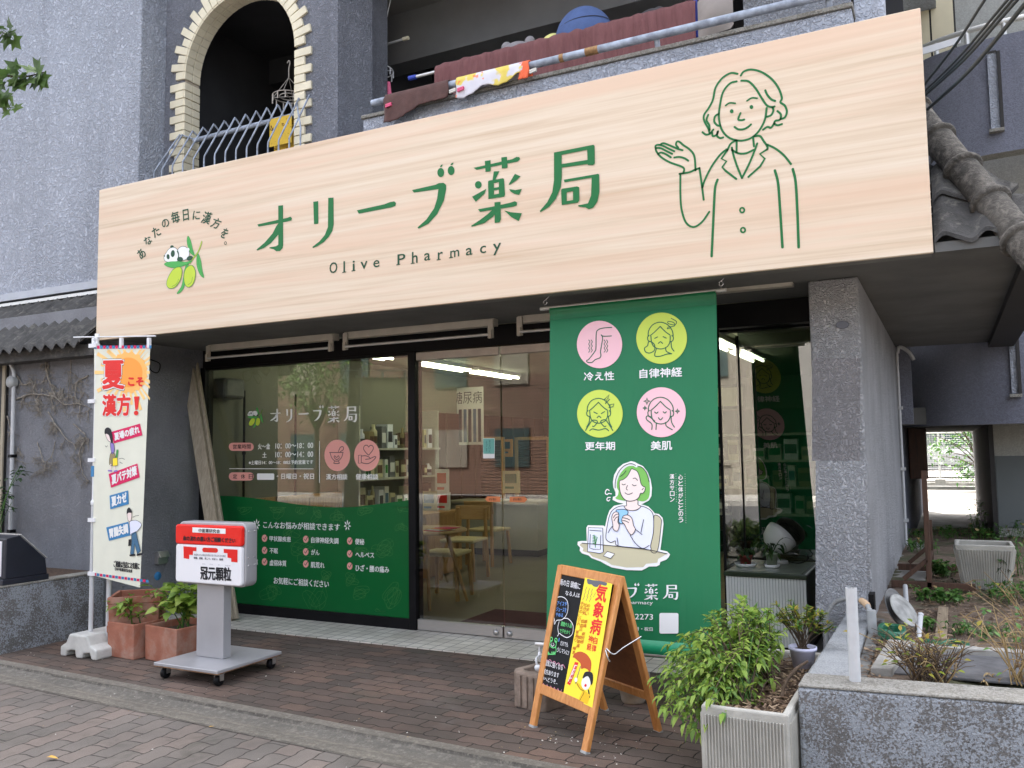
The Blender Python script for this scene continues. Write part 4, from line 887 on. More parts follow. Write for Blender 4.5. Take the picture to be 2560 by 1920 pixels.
ic([(716, 622), (792, 622)]); ic([(720, 626), (728, 650), (745, 668), (765, 668), (782, 650), (790, 626)]); ic([(745, 672), (740, 682), (770, 682), (765, 672)]); ic([(765, 618), (775, 595), (790, 590), (793, 605), (775, 618)]); ic([(755, 662), (742, 650), (745, 640), (755, 650), (765, 640), (770, 652), (757, 662)])
ic([(930, 635), (905, 605), (910, 585), (925, 582), (932, 592), (942, 582), (956, 588), (957, 605)] + [(940, 628)], True); ic([(876, 638), (892, 636), (892, 680), (876, 682)], True, 0); ic([(892, 642), (915, 640), (935, 648), (940, 656), (915, 660)]); ic([(940, 656), (965, 645), (972, 650), (950, 672), (925, 684), (892, 678)])
tx('こんなお悩みが相談できます', 350, 773, 1040, 1002)
for cx, cy in ((313, 1015), (815, 1020)):
    for an in (-90, -40, -140, 10, 170, 60, 120): a.fill([[(cx+4*math.cos(R(an)), cy+8+5*math.sin(R(an))), (cx+13*math.cos(R(an-14)), cy+5+20*math.sin(R(an-14))), (cx+20*math.cos(R(an)), cy+5+32*math.sin(R(an))), (cx+13*math.cos(R(an+14)), cy+5+20*math.sin(R(an+14)))]], WP)
for T, cx, cy, x0, x1, yb, yt in (('甲状腺疾患', 357, 1096, 385, 502, 1112, 1083), ('自律神経失調', 585, 1102, 615, 765, 1121, 1089), ('便秘', 828, 1111, 858, 908, 1130, 1098), ('不眠', 357, 1163, 385, 430, 1179, 1150), ('がん', 585, 1171, 615, 660, 1187, 1157), ('ヘルペス', 828, 1182, 860, 962, 1200, 1172), ('虚弱体質', 357, 1226, 385, 477, 1247, 1215), ('肌荒れ', 585, 1238, 613, 688, 1258, 1226), ('ひざ・腰の痛み', 828, 1250, 860, 1045, 1277, 1241)):
    tx(T, x0, x1, yb, yt); a.oval(cx, cy, 15, 20, 'pink_print'); a.line([(cx-7, cy), (cx-2, cy+8), (cx+10, cy-12)], .006, 'ink', 0, lift=.0035)
tx('質', 300, 320, 1240, 1212); tx('お気軽にご相談ください', 408, 712, 1348, 1310); a.build('lettering', WN)
# ------------------------------------------------------------------ things on the forecourt
def kanji_art(p0, n, zoom): 
    a = Art(p0, n, zoom); a.lift = .002; return a
FN = Vector((0, -1, 0))
# tall summer flag on its weighted stand
FYY = -1.656
FG = thing('advertising_flag', (-5.70, FYY, 0), 'tall cream advertising flag with orange sunburst on white pole and weighted foot', 'flag')
mat('flag_cloth', srgb(222, 223, 206), .75, 0, .04, 6, .35, 5)
c4 = [oy(236, 868, FYY), oy(376, 868, FYY), oy(351, 1469, FYY), oy(233, 1438, FYY)]
def fl(u, v):
    p = c4[0].lerp(c4[1], u).lerp(c4[3].lerp(c4[2], u), v); return p+Vector((0, .0006*math.sin(9*v+u*3)-.002, 0))
b = MB(); b.grid(fl, 16, 40, 'flag_cloth'); b.build('cloth', FG)
b = MB(); b.tube([(-5.715, FYY+.01, .10), (-5.715, FYY+.01, 1.1)], .016, 'pvc', 12); b.tube([(-5.715, FYY+.01, 1.1), (-5.715, FYY+.01, 2.355)], .0125, 'white_paint', 12); b.lathe((-5.715, FYY+.01, 1.09), [(.016, 0), (.02, .005), (.02, .03), (.0126, .04)], 'white_paint', 12); b.lathe((-5.715, FYY+.01, 2.335), [(.0, .045), (.018, .045), (.018, 0), (.0126, -.01)], 'white_paint', 12); b.build('pole', FG)
xb0, xb1 = oy(183, 843, FYY), oy(388, 840, FYY)
b = MB(); b.tube([(xb0.x, FYY+.004, xb0.z), (xb1.x, FYY+.004, xb1.z)], .005, 'white_paint', 8); b.build('crossbar', FG)
for px_ in (234, 303, 372):
    q = oy(px_, 853, FYY); lp = MB(); lp.box(q.x-.012, q.x+.012, FYY-.008, FYY+.012, q.z-.05, q.z+.025, 'white_paint'); lp.build('loop', FG)
for py_ in (1003, 1150, 1300, 1434):
    q = oy(229, py_, FYY); lp = MB(); lp.box(q.x-.028, q.x+.045, FYY-.012, FYY+.026, q.z-.014, q.z+.014, 'white_paint'); lp.build('loop', FG)
lp = MB(); q = oy(232, 858, FYY); lp.box(q.x-.03, q.x+.05, FYY-.014, FYY+.024, q.z-.035, q.z-.005, 'white_paint'); lp.build('loop', FG)
b = MB(); b.tube([(-5.585, -1.60, .10), (-5.585, -1.60, .92)], .017, 'pvc', 12); b.build('spare_pole', FG)
b = MB(); prf = [(-.19, 0), (-.13, 0), (-.12, .035), (-.075, .05), (-.03, .05), (-.02, 0), (.05, 0), (.06, .035), (.13, .045), (.15, 0), (.20, 0), (.20, .07), (.13, .10), (.095, .165), (-.095, .165), (-.13, .10), (-.19, .07)]
cx, cy = -5.69, -1.60
for y0, y1 in ((-.17, .17),): b.prism([(cx+x, cy+y0, z) for x, z in prf], (0, y1-y0, 0), 'concrete')
mat('pale_weight', (.50, .50, .47), .8, 0, .16, 9, .25, 70); b.mats = ['pale_weight']; b.build('weighted_foot', FG, bevel=.012)
b = MB(); q0 = ox(234, 1175, -5.70); b.box(-5.731, -5.70, FYY-.006, FYY-.0035, q0.z-.05, q0.z+.03, 'blue_print'); b.build('sticker', FG)
a = kanji_art((0, FYY-.0028, 0), FN, (220, 860, 2.678)); a.lift = .0012
# sunburst
flat('sun_mid', srgb(248, 186, 104), .55)
sun = (270, 190)
for k in range(26):
    an = 2*math.pi*k/26; w2 = .085
    P_ = lambda r, e: (min(414, max(44, sun[0]+r*math.cos(an+e)*1.0)), max(38, sun[1]+r*math.sin(an+e)*1.15))
    r1 = 235 if k % 2 else 190
    a.fill([[P_(60, -w2), P_(r1, -w2*.55), P_(r1, w2*.55), P_(60, w2)]], 'sun_yellow')
a.fill([[(sun[0]+r_*math.cos(t), sun[1]+r_*math.sin(t)*1.1) for t, r_ in [(2*math.pi*k/32, 118+14*(k % 2)) for k in range(32)]]], 'sun_mid', lift=.0016)
a.fill([[(sun[0]+95*math.cos(t), sun[1]+100*math.sin(t)) for t in [2*math.pi*k/28 for k in range(28)]]], 'orange_print', lift=.002)
for yv in (12, 0):
    for k in range(19):
        if yv: x = 40+k*20.4; a.fill([[(x, 11+(-.12)*k), (x+17, 11-.12*k), (x+17, 32-.12*k), (x, 32-.12*k)]], ('blue_print', 'magenta')[k % 2], lift=.002)
        elif k < 18: x = 38+k*20.6; y = 1532+k*2.7; a.fill([[(x, y), (x+17, y+2), (x+17, y+20), (x, y+18)]], ('magenta', 'blue_print')[k % 2], lift=.002)
for md, mt, bo, lf in ((0, 'navy_ink', .085, .0024), (0, 'white_print', .07, .0034), (0, 'red_print', .03, .0046)): a.text('夏', (98, 298), (240, 298), (98, 116), mt, bo, lf)
a.text('こそ', (270, 278), (370, 282), (270, 222), 'red_print', .06, .0034)
for mt, bo, lf in (('white_print', .07, .0026), ('red_print', .035, .0036)): a.text('漢方', (98, 480), (282, 476), (98, 342), mt, bo, lf); a.fill([[(308, 352), (345, 350), (332, 440), (316, 441)]], mt, lift=lf); a.oval(322, 462, 15, 16, mt, lift=lf)
def chip(T, x0, yl, x1, yr, h, mt, k=10):
    a.fill([[(x0, yl), (x1, yr), (x1+k, yr+h), (x0+k, yl+h)]], mt, lift=.0022)
    s_ = (yr-yl)/(x1-x0); i0, i1 = x0+14+k*.6, x1-10+k*.5
    a.text(T, (i0, yl+h-16+s_*14), (i1, yr+h-16), (i0-5, yl+14+s_*14), 'white_print', .045, .003)
chip('夏場の疲れ', 156, 588, 348, 533, 78, 'magenta', 16); chip('夏バテ対策', 138, 870, 330, 800, 92, 'magenta', 16); chip('夏カゼ', 144, 1015, 268, 980, 92, 'blue_print', 5); chip('胃腸失調', 122, 1228, 270, 1190, 90, 'blue_print', 18)
# weary shopper and office worker printed on the flag
def fp(L, mt, lift, s=4): a.fill([L], mt, s, lift); a.line(L, .003, 'ink', s, True, lift+.0004)
fp([(118, 600), (130, 640), (150, 655), (162, 630), (158, 600)], 'skin', .0032); fp([(112, 600), (115, 570), (135, 560), (155, 580), (165, 640), (160, 665), (150, 640), (140, 610), (125, 600)], 'ink', .0038)
fp([(150, 660), (172, 670), (176, 720), (160, 735), (152, 700)], 'purple_print', .0032); fp([(150, 735), (178, 735), (186, 800), (144, 808)], 'skirt_print', .0030); fp([(165, 765), (196, 760), (198, 812), (166, 818)], 'yellow_print', .0040, 0); fp([(185, 760), (192, 708), (202, 706), (196, 762)], 'leaf_print', .0036, 0)
for L in ([(152, 808), (150, 840), (138, 848)], [(176, 812), (180, 845), (188, 850)]): a.line(L, .012, 'skin', 3, lift=.0034)
for L in ([(136, 848), (158, 850)], [(176, 852), (194, 848)]): a.line(L, .012, 'purple_print', 0, lift=.004)
fp([(262, 1130), (285, 1120), (292, 1150), (285, 1185), (268, 1180)], 'skin', .0040); fp([(260, 1140), (262, 1110), (275, 1096), (290, 1115), (292, 1128), (270, 1128)], 'ink', .0046)
fp([(280, 1190), (320, 1180), (352, 1198), (354, 1222), (318, 1262), (285, 1278), (280, 1235)], 'shirt', .0040); fp([(290, 1270), (322, 1255), (330, 1300), (352, 1385), (330, 1408), (312, 1340), (305, 1410), (282, 1405), (292, 1330)], 'jeans_print', .0044, 0); fp([(272, 1310), (288, 1306), (286, 1350), (270, 1352)], 'ink', .0048, 0)
for L in ([(282, 1415), (312, 1412)], [(330, 1412), (360, 1405)]): a.line(L, .014, 'ink', 0, lift=.0048)
for L in ([(115, 680), (122, 690), (130, 680)], [(205, 770), (225, 765), (245, 772)], [(212, 790), (230, 800)], [(300, 1160), (315, 1152), (340, 1148)]): a.line(L, .003, 'ink', 3, lift=.003)
a.text('ご相談は当店にお気軽に', (172, 1492), (345, 1510), (172, 1450), 'ink', .03, .002); a.text('日本中医薬研究会会員', (180, 1516), (296, 1532), (180, 1494), 'ink', .03, .002); a.build('print', FG)
# wheeled light-box sign
LB = thing('lightbox_sign', (-4.405, -1.66, 0), 'red and white light-box sign on a grey column and wheeled plate', 'sign')
b = MB(); b.box(-4.69, -4.125, -1.955, -1.375, .088, .108, 'lightbox_grey'); b.box(-4.69, -4.125, -1.955, -1.375, .082, .0875, 'rust'); b.build('base_plate', LB, bevel=.003, seg=1)
for x, y in ((-4.64, -1.90), (-4.17, -1.90), (-4.17, -1.43), (-4.64, -1.43)):
    b = MB(); b.lathe((x-.018, y, .034), [(.0, 0), (.026, 0), (.034, .006), (.034, .03), (.026, .036), (0, .036)], 'black_frame', 20, (1, 0, 0)); b.box(x-.026, x-.022, y-.012, y+.02, .034, .081, 'steel'); b.box(x+.022, x+.026, y-.012, y+.02, .034, .081, 'steel'); b.box(x-.03, x+.03, y-.025, y+.025, .0745, .0805, 'steel'); b.build('caster', LB)
MB().box(-4.565, -4.322, -1.715, -1.645, .109, .60, 'lightbox_grey').build('column', LB, bevel=.004)
g0 = oy(447, 1302.6, -1.74); g1 = oy(614, 1471, -1.74); bx0, bx1, bz0_, bz1_ = g0.x, g1.x, g1.z+.003, g0.z
def rbox(x0, x1, z0, z1, r, y0, y1, mt, nm, par, bev=0):
    L = [(x, y0, z) for x, z in rrect(x0, z0, x1, z1, r, 6)]; b = MB(); b.prism(L, (0, y1-y0, 0), mt, True); return b.build(nm, par, bevel=bev)
rbox(bx0, bx1, bz0_, bz1_, .045, -1.74, -1.635, 'lightbox_grey', 'housing', LB, .008)
flat('acrylic_white', (.80, .80, .82), .25); flat('acrylic_red', srgb(226, 44, 36), .25)
zs = oy(448, 1270+640/7.213-0, -1.75).z
b = MB(); b.prism([(x, -1.768, z) for x, z in rrect(bx0+.006, bz0_+.012, bx1-.012, zs, .02, 5)], (0, .03, 0), 'acrylic_white'); b.build('white_face', LB, bevel=.008)
b = MB(); b.prism([(x, -1.772, z) for x, z in rrect(bx0+.004, zs+.001, bx1-.010, bz1_-.018, .02, 5)], (0, .034, 0), 'acrylic_red'); b.build('red_face', LB, bevel=.009)
for z_ in (.14, .19, .36):
    for y_ in (-1.715, -1.66): b = MB(); b.lathe((bx1-.0005, y_, bz0_+z_), [(.0055, 0), (.004, .003), (0, .0035)], 'chrome', 10, (1, 0, 0)); b.build('rivet', LB)
a = kanji_art((0, -1.7725, 0), FN, (430, 1270, 7.213)); a.lift = .0012
def sl4(x0, y0, x1, y1, k=.045): d = (x1-x0)*k; return [(x0, y0), (x1, y0+d), (x1, y1+d), (x0, y1)]
a.fill([sl4(368, 348, 965, 440)], 'white_print'); a.text('中医薬研究会', (480, 438), (862, 455), (480, 372), 'ink', .02, .0024); a.text('血の流れの悪い方ご相談ください', (200, 585), (1140, 632), (200, 500), 'ink', .035, .0016)
a.p0 = Vector((0, -1.7685, 0))
a.fill([[(205, 690), (440, 710), (438, 778), (378, 775), (375, 848), (310, 843), (310, 920), (210, 905)]], 'red_print'); a.fill([[(932, 738), (1182, 752), (1180, 982), (1068, 970), (1066, 905), (1000, 895), (998, 815), (932, 810)]], 'red_print')
a.fill([[(x, y+(x-545)*.045) for x, y in rrect(545, 712, 828, 795, 40)]], 'red_print'); a.text('効能・効果', (590, 782), (785, 790), (590, 735), 'brown_print', 0, .0016)
a.text('中高年または高血圧傾向のあるものの次の諸症', (395, 862), (968, 888), (395, 820), 'grey_print', 0); a.text('頭痛、頭重、肩こり、めまい、動悸', (393, 918), (920, 950), (393, 878), 'grey_print', .02)
a.text('冠元顆粒', (515, 1285), (1065, 1318), (515, 1050), 'ink', .03); a.text('かん', (548, 1015), (605, 1018), (548, 998), 'grey_print'); a.text('げん', (680, 1025), (738, 1028), (680, 1006), 'grey_print'); a.text('か', (835, 1034), (860, 1036), (835, 1014), 'grey_print'); a.text('りゅう', (962, 1050), (1050, 1054), (962, 1028), 'grey_print')
a.build('print', LB)
b = MB(); b.tube(cat([(-4.60, -1.62, .60), (-4.615, -1.60, .45), (-4.59, -1.58, .36), (-4.61, -1.56, .25), (-4.60, -1.6, .12)], 5), .009, 'black_frame', 8); b.tube(cat([(-4.58, -1.60, .55), (-4.63, -1.57, .42), (-4.60, -1.55, .33), (-4.60, -1.57, .26), (-4.58, -1.585, .2)], 5), .009, 'black_frame', 8); b.box(-4.622, -4.590, -1.625, -1.595, .335, .36, 'white_paint'); b.build('cable', LB)
# ------------------------------------------------------------------ terracotta planters
def square_pot(cx, cy, w, dpt, z0, z1, rot=0, rim=.018, mt='terracotta', taper=.06, lip=.05):
    c, s = math.cos(R(rot)), math.sin(R(rot)); b = MB()
    def rg_(f, z, k=0): return [(cx+(x*f*(w/2-k))*c-(y*f*(dpt/2-k))*s, cy+(x*f*(w/2-k))*s+(y*f*(dpt/2-k))*c, z) for x, y in ((-1, -1), (1, -1), (1, 1), (-1, 1))]
    rings = [rg_(1-taper, z0), rg_(1-.012-taper*.15, z1-lip), rg_(1.012, z1-lip+.004), rg_(1.012, z1), rg_(1.012, z1, rim+.008), rg_(1, z1-.05, rim+.012)]
    if not lip: rings = [rg_(1-taper, z0), rg_(1, z1), rg_(1, z1, rim), rg_(1-.02, z1-.05, rim)]
    vs = [p for r_ in rings for p in r_]; b.add(vs, [(i*4+k, i*4+(k+1) % 4, i*4+4+(k+1) % 4, i*4+4+k) for i in range(len(rings)-1) for k in range(4)]+[(3, 2, 1, 0)], mt)
    return b, rg_(1, z1-.045, rim+.01)
def pot_thing(name, label, cat_, soil=True, group=None, **k):
    b, sr = square_pot(**k); T = thing(name, (k['cx'], k['cy'], k['z0']), label, cat_, group); b.build('body', T, bevel=.006)
    if soil: b = MB(); b.add(sr, [(0, 1, 2, 3)], 'soil'); b.build('soil', T)
    return T
_q = oz(347, 1482, .42); BPX, BPY = _q.x, _q.y
pot_thing('planter_pot', 'large square terracotta pot stacked on another behind the leafy pots', 'flowerpot', False, cx=BPX, cy=BPY, w=.36, dpt=.36, z0=.222, z1=.42, rot=40)
pot_thing('planter_pot', 'square terracotta pot carrying an empty one, mostly hidden behind the leafy pots', 'flowerpot', False, cx=BPX, cy=BPY, w=.36, dpt=.36, z0=.001, z1=.22, rot=40)
PL = pot_thing('planter_pot', 'smaller square terracotta pot with thin leafy plant beside the flag foot', 'flowerpot', True, cx=-5.385, cy=-1.50, w=.30, dpt=.30, z0=.001, z1=.25, rot=-3, lip=0, taper=.04)
PR = pot_thing('planter_pot', 'weathered square terracotta pot with broad leafy plant beside the light-box sign', 'flowerpot', True, cx=-5.0, cy=-1.44, w=.36, dpt=.36, z0=.001, z1=.245, rot=-6, lip=0, taper=.02)
def leafy(name, label, cx, cy, z, n, spread, h, L, W, mt, seed, stems=7, cat_='plant', lean=(0, 0), round_=False):
    rr = random.Random(seed); T = thing(name, (cx, cy, z), label, cat_); b = MB(); sb = MB()
    for s_ in range(stems):
        an = rr.uniform(0, 6.28); sp = spread*rr.uniform(.35, 1); hh_ = h*rr.uniform(.55, 1.0)
        p0 = Vector((cx+rr.uniform(-.05, .05), cy+rr.uniform(-.05, .05), z)); p2 = Vector((cx+sp*math.cos(an)+lean[0], cy+sp*math.sin(an)+lean[1], z+hh_))
        p1 = (p0+p2)/2+Vector((0, 0, hh_*.2)); pts = cat([p0, p1, p2], 5); sb.tube(pts, [.005*(1-.7*i/len(pts)) for i in range(len(pts))], 'leaf_mid', 5)
        for k in range(n//stems):
            t_ = rr.uniform(.35, 1); q = pts[int(t_*(len(pts)-1))]; an2 = rr.uniform(0, 6.28)
            d = Vector((math.cos(an2), math.sin(an2), rr.uniform(-.25, .45))); k_ = rr.uniform(.65, 1.15)
            q2 = q+d.normalized()*rr.uniform(.01, .05)
            b.leaf(q2, d, Vector((rr.uniform(-.4, .4), rr.uniform(-.4, .4), 1)), L*k_, W*k_, mt, .08 if round_ else .16, rr.uniform(.1, .5))
    sb.build('stems', T); b.build('leaves', T); return T
leafy('potted_plant', 'slender green plant growing in the smaller terracotta pot', -5.385, -1.50, .20, 90, .22, .26, .08, .052, 'leaf_bright', 3, 9, lean=(.02, -.02))
leafy('potted_plant', 'broad round-leaved green plant growing in the larger terracotta pot', -5.0, -1.44, .20, 120, .24, .34, .092, .088, 'leaf_bright', 5, 9, round_=True)
# ------------------------------------------------------------------ A-shaped chalkboard
fFL, fFR, fBR, fBL = Vector((-2.045, -1.807, 0)), Vector((-1.61, -2.081, 0)), Vector((-1.374, -1.61, 0)), Vector((-1.794, -1.356, 0))
tL, tR = oy(1394, 1411, -1.585), oy(1553, 1441, -1.845)
AS = thing('chalkboard_stand', tuple((fFL+fBR)/2), 'folding wooden A-board with black chalkboard and yellow poster beside the bush', 'sign')
nF = (fFR-fFL).cross(tL-fFL).normalized()
if nF.y > 0: nF = -nF
nB = (fBR-fBL).cross(tL-fBL).normalized()
if nB.y < 0: nB = -nB
wL = .046
def panel(f0, f1, t0, t1, nrm, nm, board_mt):
    P = Vector(AS['_o']); ax = (f1-f0).normalized()
    for i, (p, q) in enumerate(((f0+ax*wL/2, t0+ax*wL/2), (f1-ax*wL/2, t1-ax*wL/2))): 
        b = MB(); b.bar(p-nrm*.012, q-nrm*.012, wL, .024, 'pine_frame', nrm); b.build('leg', AS, bevel=.003, seg=1)
        b = MB(); u = (q-p).normalized(); b.bar(p-nrm*.012-Vector((0, 0, .0)), p-nrm*.012+u*.012, wL*1.02, .026, 'grey_pvc', nrm); b.build('foot_cap', AS)
    lo0, lo1 = f0.lerp(t0, .235), f1.lerp(t1, .235); hi0, hi1 = f0.lerp(t0, .972), f1.lerp(t1, .972)
    b = MB(); b.bar(lo0+ax*wL-nrm*.012, lo1-ax*wL-nrm*.012, .05, .022, 'pine_frame', nrm); b.build('bottom_rail', AS, bevel=.003, seg=1)
    b = MB(); b.bar(hi0+ax*wL-nrm*.012, hi1-ax*wL-nrm*.012, .05, .022, 'pine_frame', nrm); b.build('top_rail', AS, bevel=.003, seg=1)
    b = MB(); q = [lo0+ax*wL*.8, lo1-ax*wL*.8, hi1-ax*wL*.8, hi0+ax*wL*.8]; b.prism([v-nrm*.008 for v in q], -nrm*.008, board_mt); b.build('board', AS)
wood('board_back', srgb(112, 66, 36), srgb(134, 84, 48), 'X', 4); mat('chalk_black', (.006, .006, .007), .5, 0, .2, 4, spec=.2)
panel(fFL, fFR, tL, tR, nF, 'front', 'chalk_black'); panel(fBL, fBR, tL+Vector((.012, .02, 0)), tR+Vector((.012, .02, 0)), nB, 'back', 'board_back')
m_ = fFR.lerp(tR, .56); m2 = fBR.lerp(tR, .62)
b = MB(); b.tube(cat([m_+Vector((.0, 0, .02)), m_+Vector((.03, .02, -.01)), (m_+m2)/2+Vector((0, 0, -.02)), m2+Vector((.02, 0, 0))], 5), .004, 'chrome', 6); b.tube(cat([m_+Vector((.0, -.01, .015)), m_+Vector((.012, -.012, -.02)), m_+Vector((.02, -.005, -.04))], 4), .004, 'chrome', 6); b.build('stay_rope', AS)
a = Art(fFL-nF*.008, nF, (1280, 1400, 3.1896)); a.lift = .0012
# yellow poster on the right half
a.fill([[(583, 140), (800, 190), (640, 1178), (408, 1068)]], 'yellow_print'); a.lift = .002
a.fill([(600, 150), (640, 160), (690, 165), (755, 182), (745, 205), (700, 195), (680, 215), (650, 210), (635, 195), (605, 190)], 'slate', 3)
for x, y in ((598, 215), (622, 225), (645, 228), (590, 250), (612, 260), (640, 262), (665, 262), (580, 285), (606, 292), (632, 300)): a.line([(x, y), (x-16, y+32)], .003, 'grey_print', 0)
for ch, x, y, w2, h2 in (('気', 712, 266, 84, 128), ('象', 690, 398, 80, 118), ('病', 668, 530, 80, 122)):
    a.text(ch, (x-w2/2-10, y+h2/2-8), (x+w2/2-10, y+h2/2+8), (x-w2/2+12, y-h2/2-8), 'red_print', .028)
for ch, x, y in (('自', 662, 640), ('律', 652, 702), ('神', 625, 628), ('経', 614, 690)): a.text(ch, (x-18, y+26), (x+16, y+32), (x-12, y-28), 'red_print', .02)
a.vtext('めまい 頭痛 疲労感', (612, 348), (556, 668), 26, 'orange_text', .02); a.vtext('吐き気 低血圧 関節痛', (588, 340), (524, 700), 26, 'orange_text', .02); a.vtext('手足のしびれ 首凝り 喘息', (562, 330), (490, 752), 24, 'orange_text', .02)
a.fill([(484, 775), (500, 745), (545, 730), (595, 752), (628, 800), (632, 845), (622, 895), (600, 872), (575, 862), (552, 868), (545, 825), (520, 800), (498, 780)], 'brown_print', 3); a.line([(545, 850), (505, 985)], .005, 'slate', 0)
a.fill([[(502, 812), (530, 818), (462, 1000), (438, 985)]], 'red_print', lift=.0024); a.fill([[(500, 835), (522, 840), (464, 980), (446, 968)]], 'white_print', lift=.0028); a.vtext('漢方相談', (512, 842), (458, 976), 20, 'red_print', .03, .0032)
a.oval(590, 980, 36, 55, 'white_print', .1); a.fill([(568, 920), (590, 890), (640, 900), (645, 960), (632, 1000), (620, 950), (600, 925), (565, 945)], 'ink', 3, .0028); a.oval(586, 1000, 9, 12, 'red_print', .2, lift=.0028); a.line([(610, 1040), (618, 1090)], .010, 'ink', 0)
a.fill([[(512, 975), (535, 985), (575, 1040), (622, 1075), (612, 1110), (600, 1150), (530, 1115), (560, 1050), (520, 1005)]], 'coat_yellow', lift=.0022); a.line([(512, 975), (545, 1030), (575, 1045), (562, 1080), (540, 1120)], .0025, 'ink', 3, lift=.003); a.oval(510, 955, 12, 18, 'white_print', lift=.0028)
# chalk writing on the left half
a.lift = .0016; CW = 'chalk_white'
def hand(T, x0, y0, x1, h, mt=CW, sk=.26, bo=.007): 
    d = (x1-x0)*sk; a.text(T, (x0, y0), (x1, y0+d), (x0+h*.12, y0-h), mt, bo)
hand('雨の日 頭痛に', 380, 198, 542, 50, sk=.24); hand('なる人は', 425, 280, 538, 38, sk=.2)
hand('アイスや', 358, 360, 436, 34, 'chalk_blue', .12); hand('ジュースを', 352, 408, 432, 36, 'chalk_blue', .12); hand('やめる', 348, 448, 405, 30, 'chalk_blue', .15)
hand('運動や入浴', 388, 525, 476, 36, 'chalk_green', .22); hand('で汗をかく', 378, 578, 462, 32, 'chalk_green', .2)
a.line([(340, 480), (326, 420), (330, 350), (350, 305), (395, 293), (435, 318), (447, 370), (435, 435), (400, 475), (356, 482), (340, 512), (336, 480)], .004, CW, 5); a.line([(376, 492), (365, 540), (372, 590), (362, 605)], .004, CW, 4); a.line([(408, 465), (450, 470), (486, 520), (480, 590), (440, 618), (398, 600), (378, 585), (364, 606)], .004, CW, 5)
a.line([(296, 690), (286, 720), (290, 745), (320, 752), (345, 742), (352, 715), (345, 690)], .005, 'chalk_green', 5); a.line([(318, 640), (305, 655), (302, 680), (325, 700), (348, 690), (352, 655), (340, 640)], .005, 'chalk_green', 5); a.ring(314, 632, 9, 16, .005, 'chalk_green'); a.ring(350, 640, 10, 16, .005, 'chalk_green'); a.line([(310, 672), (322, 688), (336, 676)], .004, CW, 4)
for x, y in ((318, 660), (332, 662)): a.line([(x, y), (x, y+8)], .003, CW, 0)
for x in (285, 292, 318, 330, 340): a.line([(x, 735), (x+3, 752)], .007, 'chalk_green', 0)
for x, y in ((308, 545), (376, 625), (288, 645)): a.line([(x, y), (x-3, y+22)], .006, 'chalk_blue', 0)
hand('だけでも', 385, 680, 444, 36, sk=.25); hand('少しマシに!!', 358, 732, 452, 40, sk=.32)
hand('湿気に強くなる', 258, 840, 402, 46, sk=.3); hand('漢方あります', 246, 905, 372, 42, sk=.3); hand('中へどうぞ‥', 236, 960, 360, 38, sk=.27)
for x0, y0, x1, y1, nn, sg in ((252, 798, 422, 862, 5, -1), (222, 972, 395, 1035, 6, 1)):
    L = []
    for k in range(nn*5+1): 
        t_ = k/(nn*5); L.append((x0+(x1-x0)*t_, y0+(y1-y0)*t_+sg*22*abs(math.sin(math.pi*t_*nn))))
    a.line(L, .0035, 'chalk_pink', 0)
a.build('chalk_writing', AS)
# concrete weight block tied to the banner
CB = thing('concrete_block', (-2.09, -1.43, 0), 'small weathered concrete block with ribbed sides holding down the banner cord', 'block')
mat('old_concrete', (.22, .17, .135), .95, 0, .35, 12, .6, 60)
b = MB(); w2 = .125
oct_ = [(-w2, -w2+.035), (-w2+.035, -w2), (w2-.035, -w2), (w2, -w2+.035), (w2, w2-.035), (w2-.035, w2), (-w2+.035, w2), (-w2, w2-.035)]
P3 = lambda f, z: [(-2.15+(x*.94+y*.3)*f, -1.43+(-x*.3+y*.94)*f, z) for x, y in oct_]
rings = [P3(1, .002), P3(1, .185), P3(.94, .20), P3(.62, .20), P3(.58, .17)]; vs = [p for r_ in rings for p in r_]; b.add(vs, [(i*8+k, i*8+(k+1) % 8, i*8+8+(k+1) % 8, i*8+8+k) for i in range(4) for k in range(8)]+[tuple(range(32, 40))], 'old_concrete'); b.build('body', CB, bevel=.006)
b = MB()
for s_ in (-1, 0, 1):
    for f in (-1, 1):
        x, y = s_*.05, f*(w2+.003); b.bar((-2.15+x*.94+y*.3, -1.43-x*.3+y*.94, .01), (-2.15+x*.94+y*.3, -1.43-x*.3+y*.94, .18), .03, .012, 'old_concrete', (.3, .94, 0))
b.build('ribs', CB)
b = MB(); e0 = BL-eb*.045; b.tube(cat([e0+Vector((0, 0, -.01)), e0+Vector((0, -.01, -.06)), Vector((-2.18, -1.42, .25)), Vector((-2.17, -1.42, .19))], 5), .006, 'white_paint', 6)
for z_ in (.055, .075): b.ball(e0-Vector((0, 0, z_)), .012, .012, .012, 'white_paint', 8, 6)
b.ball((-2.17, -1.42, .20), .022, .018, .02, 'white_paint', 8, 6); tag(b.build('tie_cord'), 'knotted white cord from the banner rod down to the concrete block', 'cord')
# small pale flowerpot behind the A-board
FPt = thing('round_pot', (-1.685, -1.17, 0), 'pale round clay pot on the paving behind the A-board', 'flowerpot')
mat('pale_clay', (.42, .36, .29), .85, 0, .2, 12); b = MB(); b.lathe((-1.685, -1.17, .001), [(0, 0), (.062, 0), (.068, .01), (.09, .13), (.098, .13), (.10, .16), (.09, .16), (.085, .13), (0, .12)], 'pale_clay', 28); b.build('body', FPt)
b = MB(); b.lathe((-1.685, -1.17, .125), [(.083, 0), (0, .004)], 'soil', 20); b.build('soil', FPt)
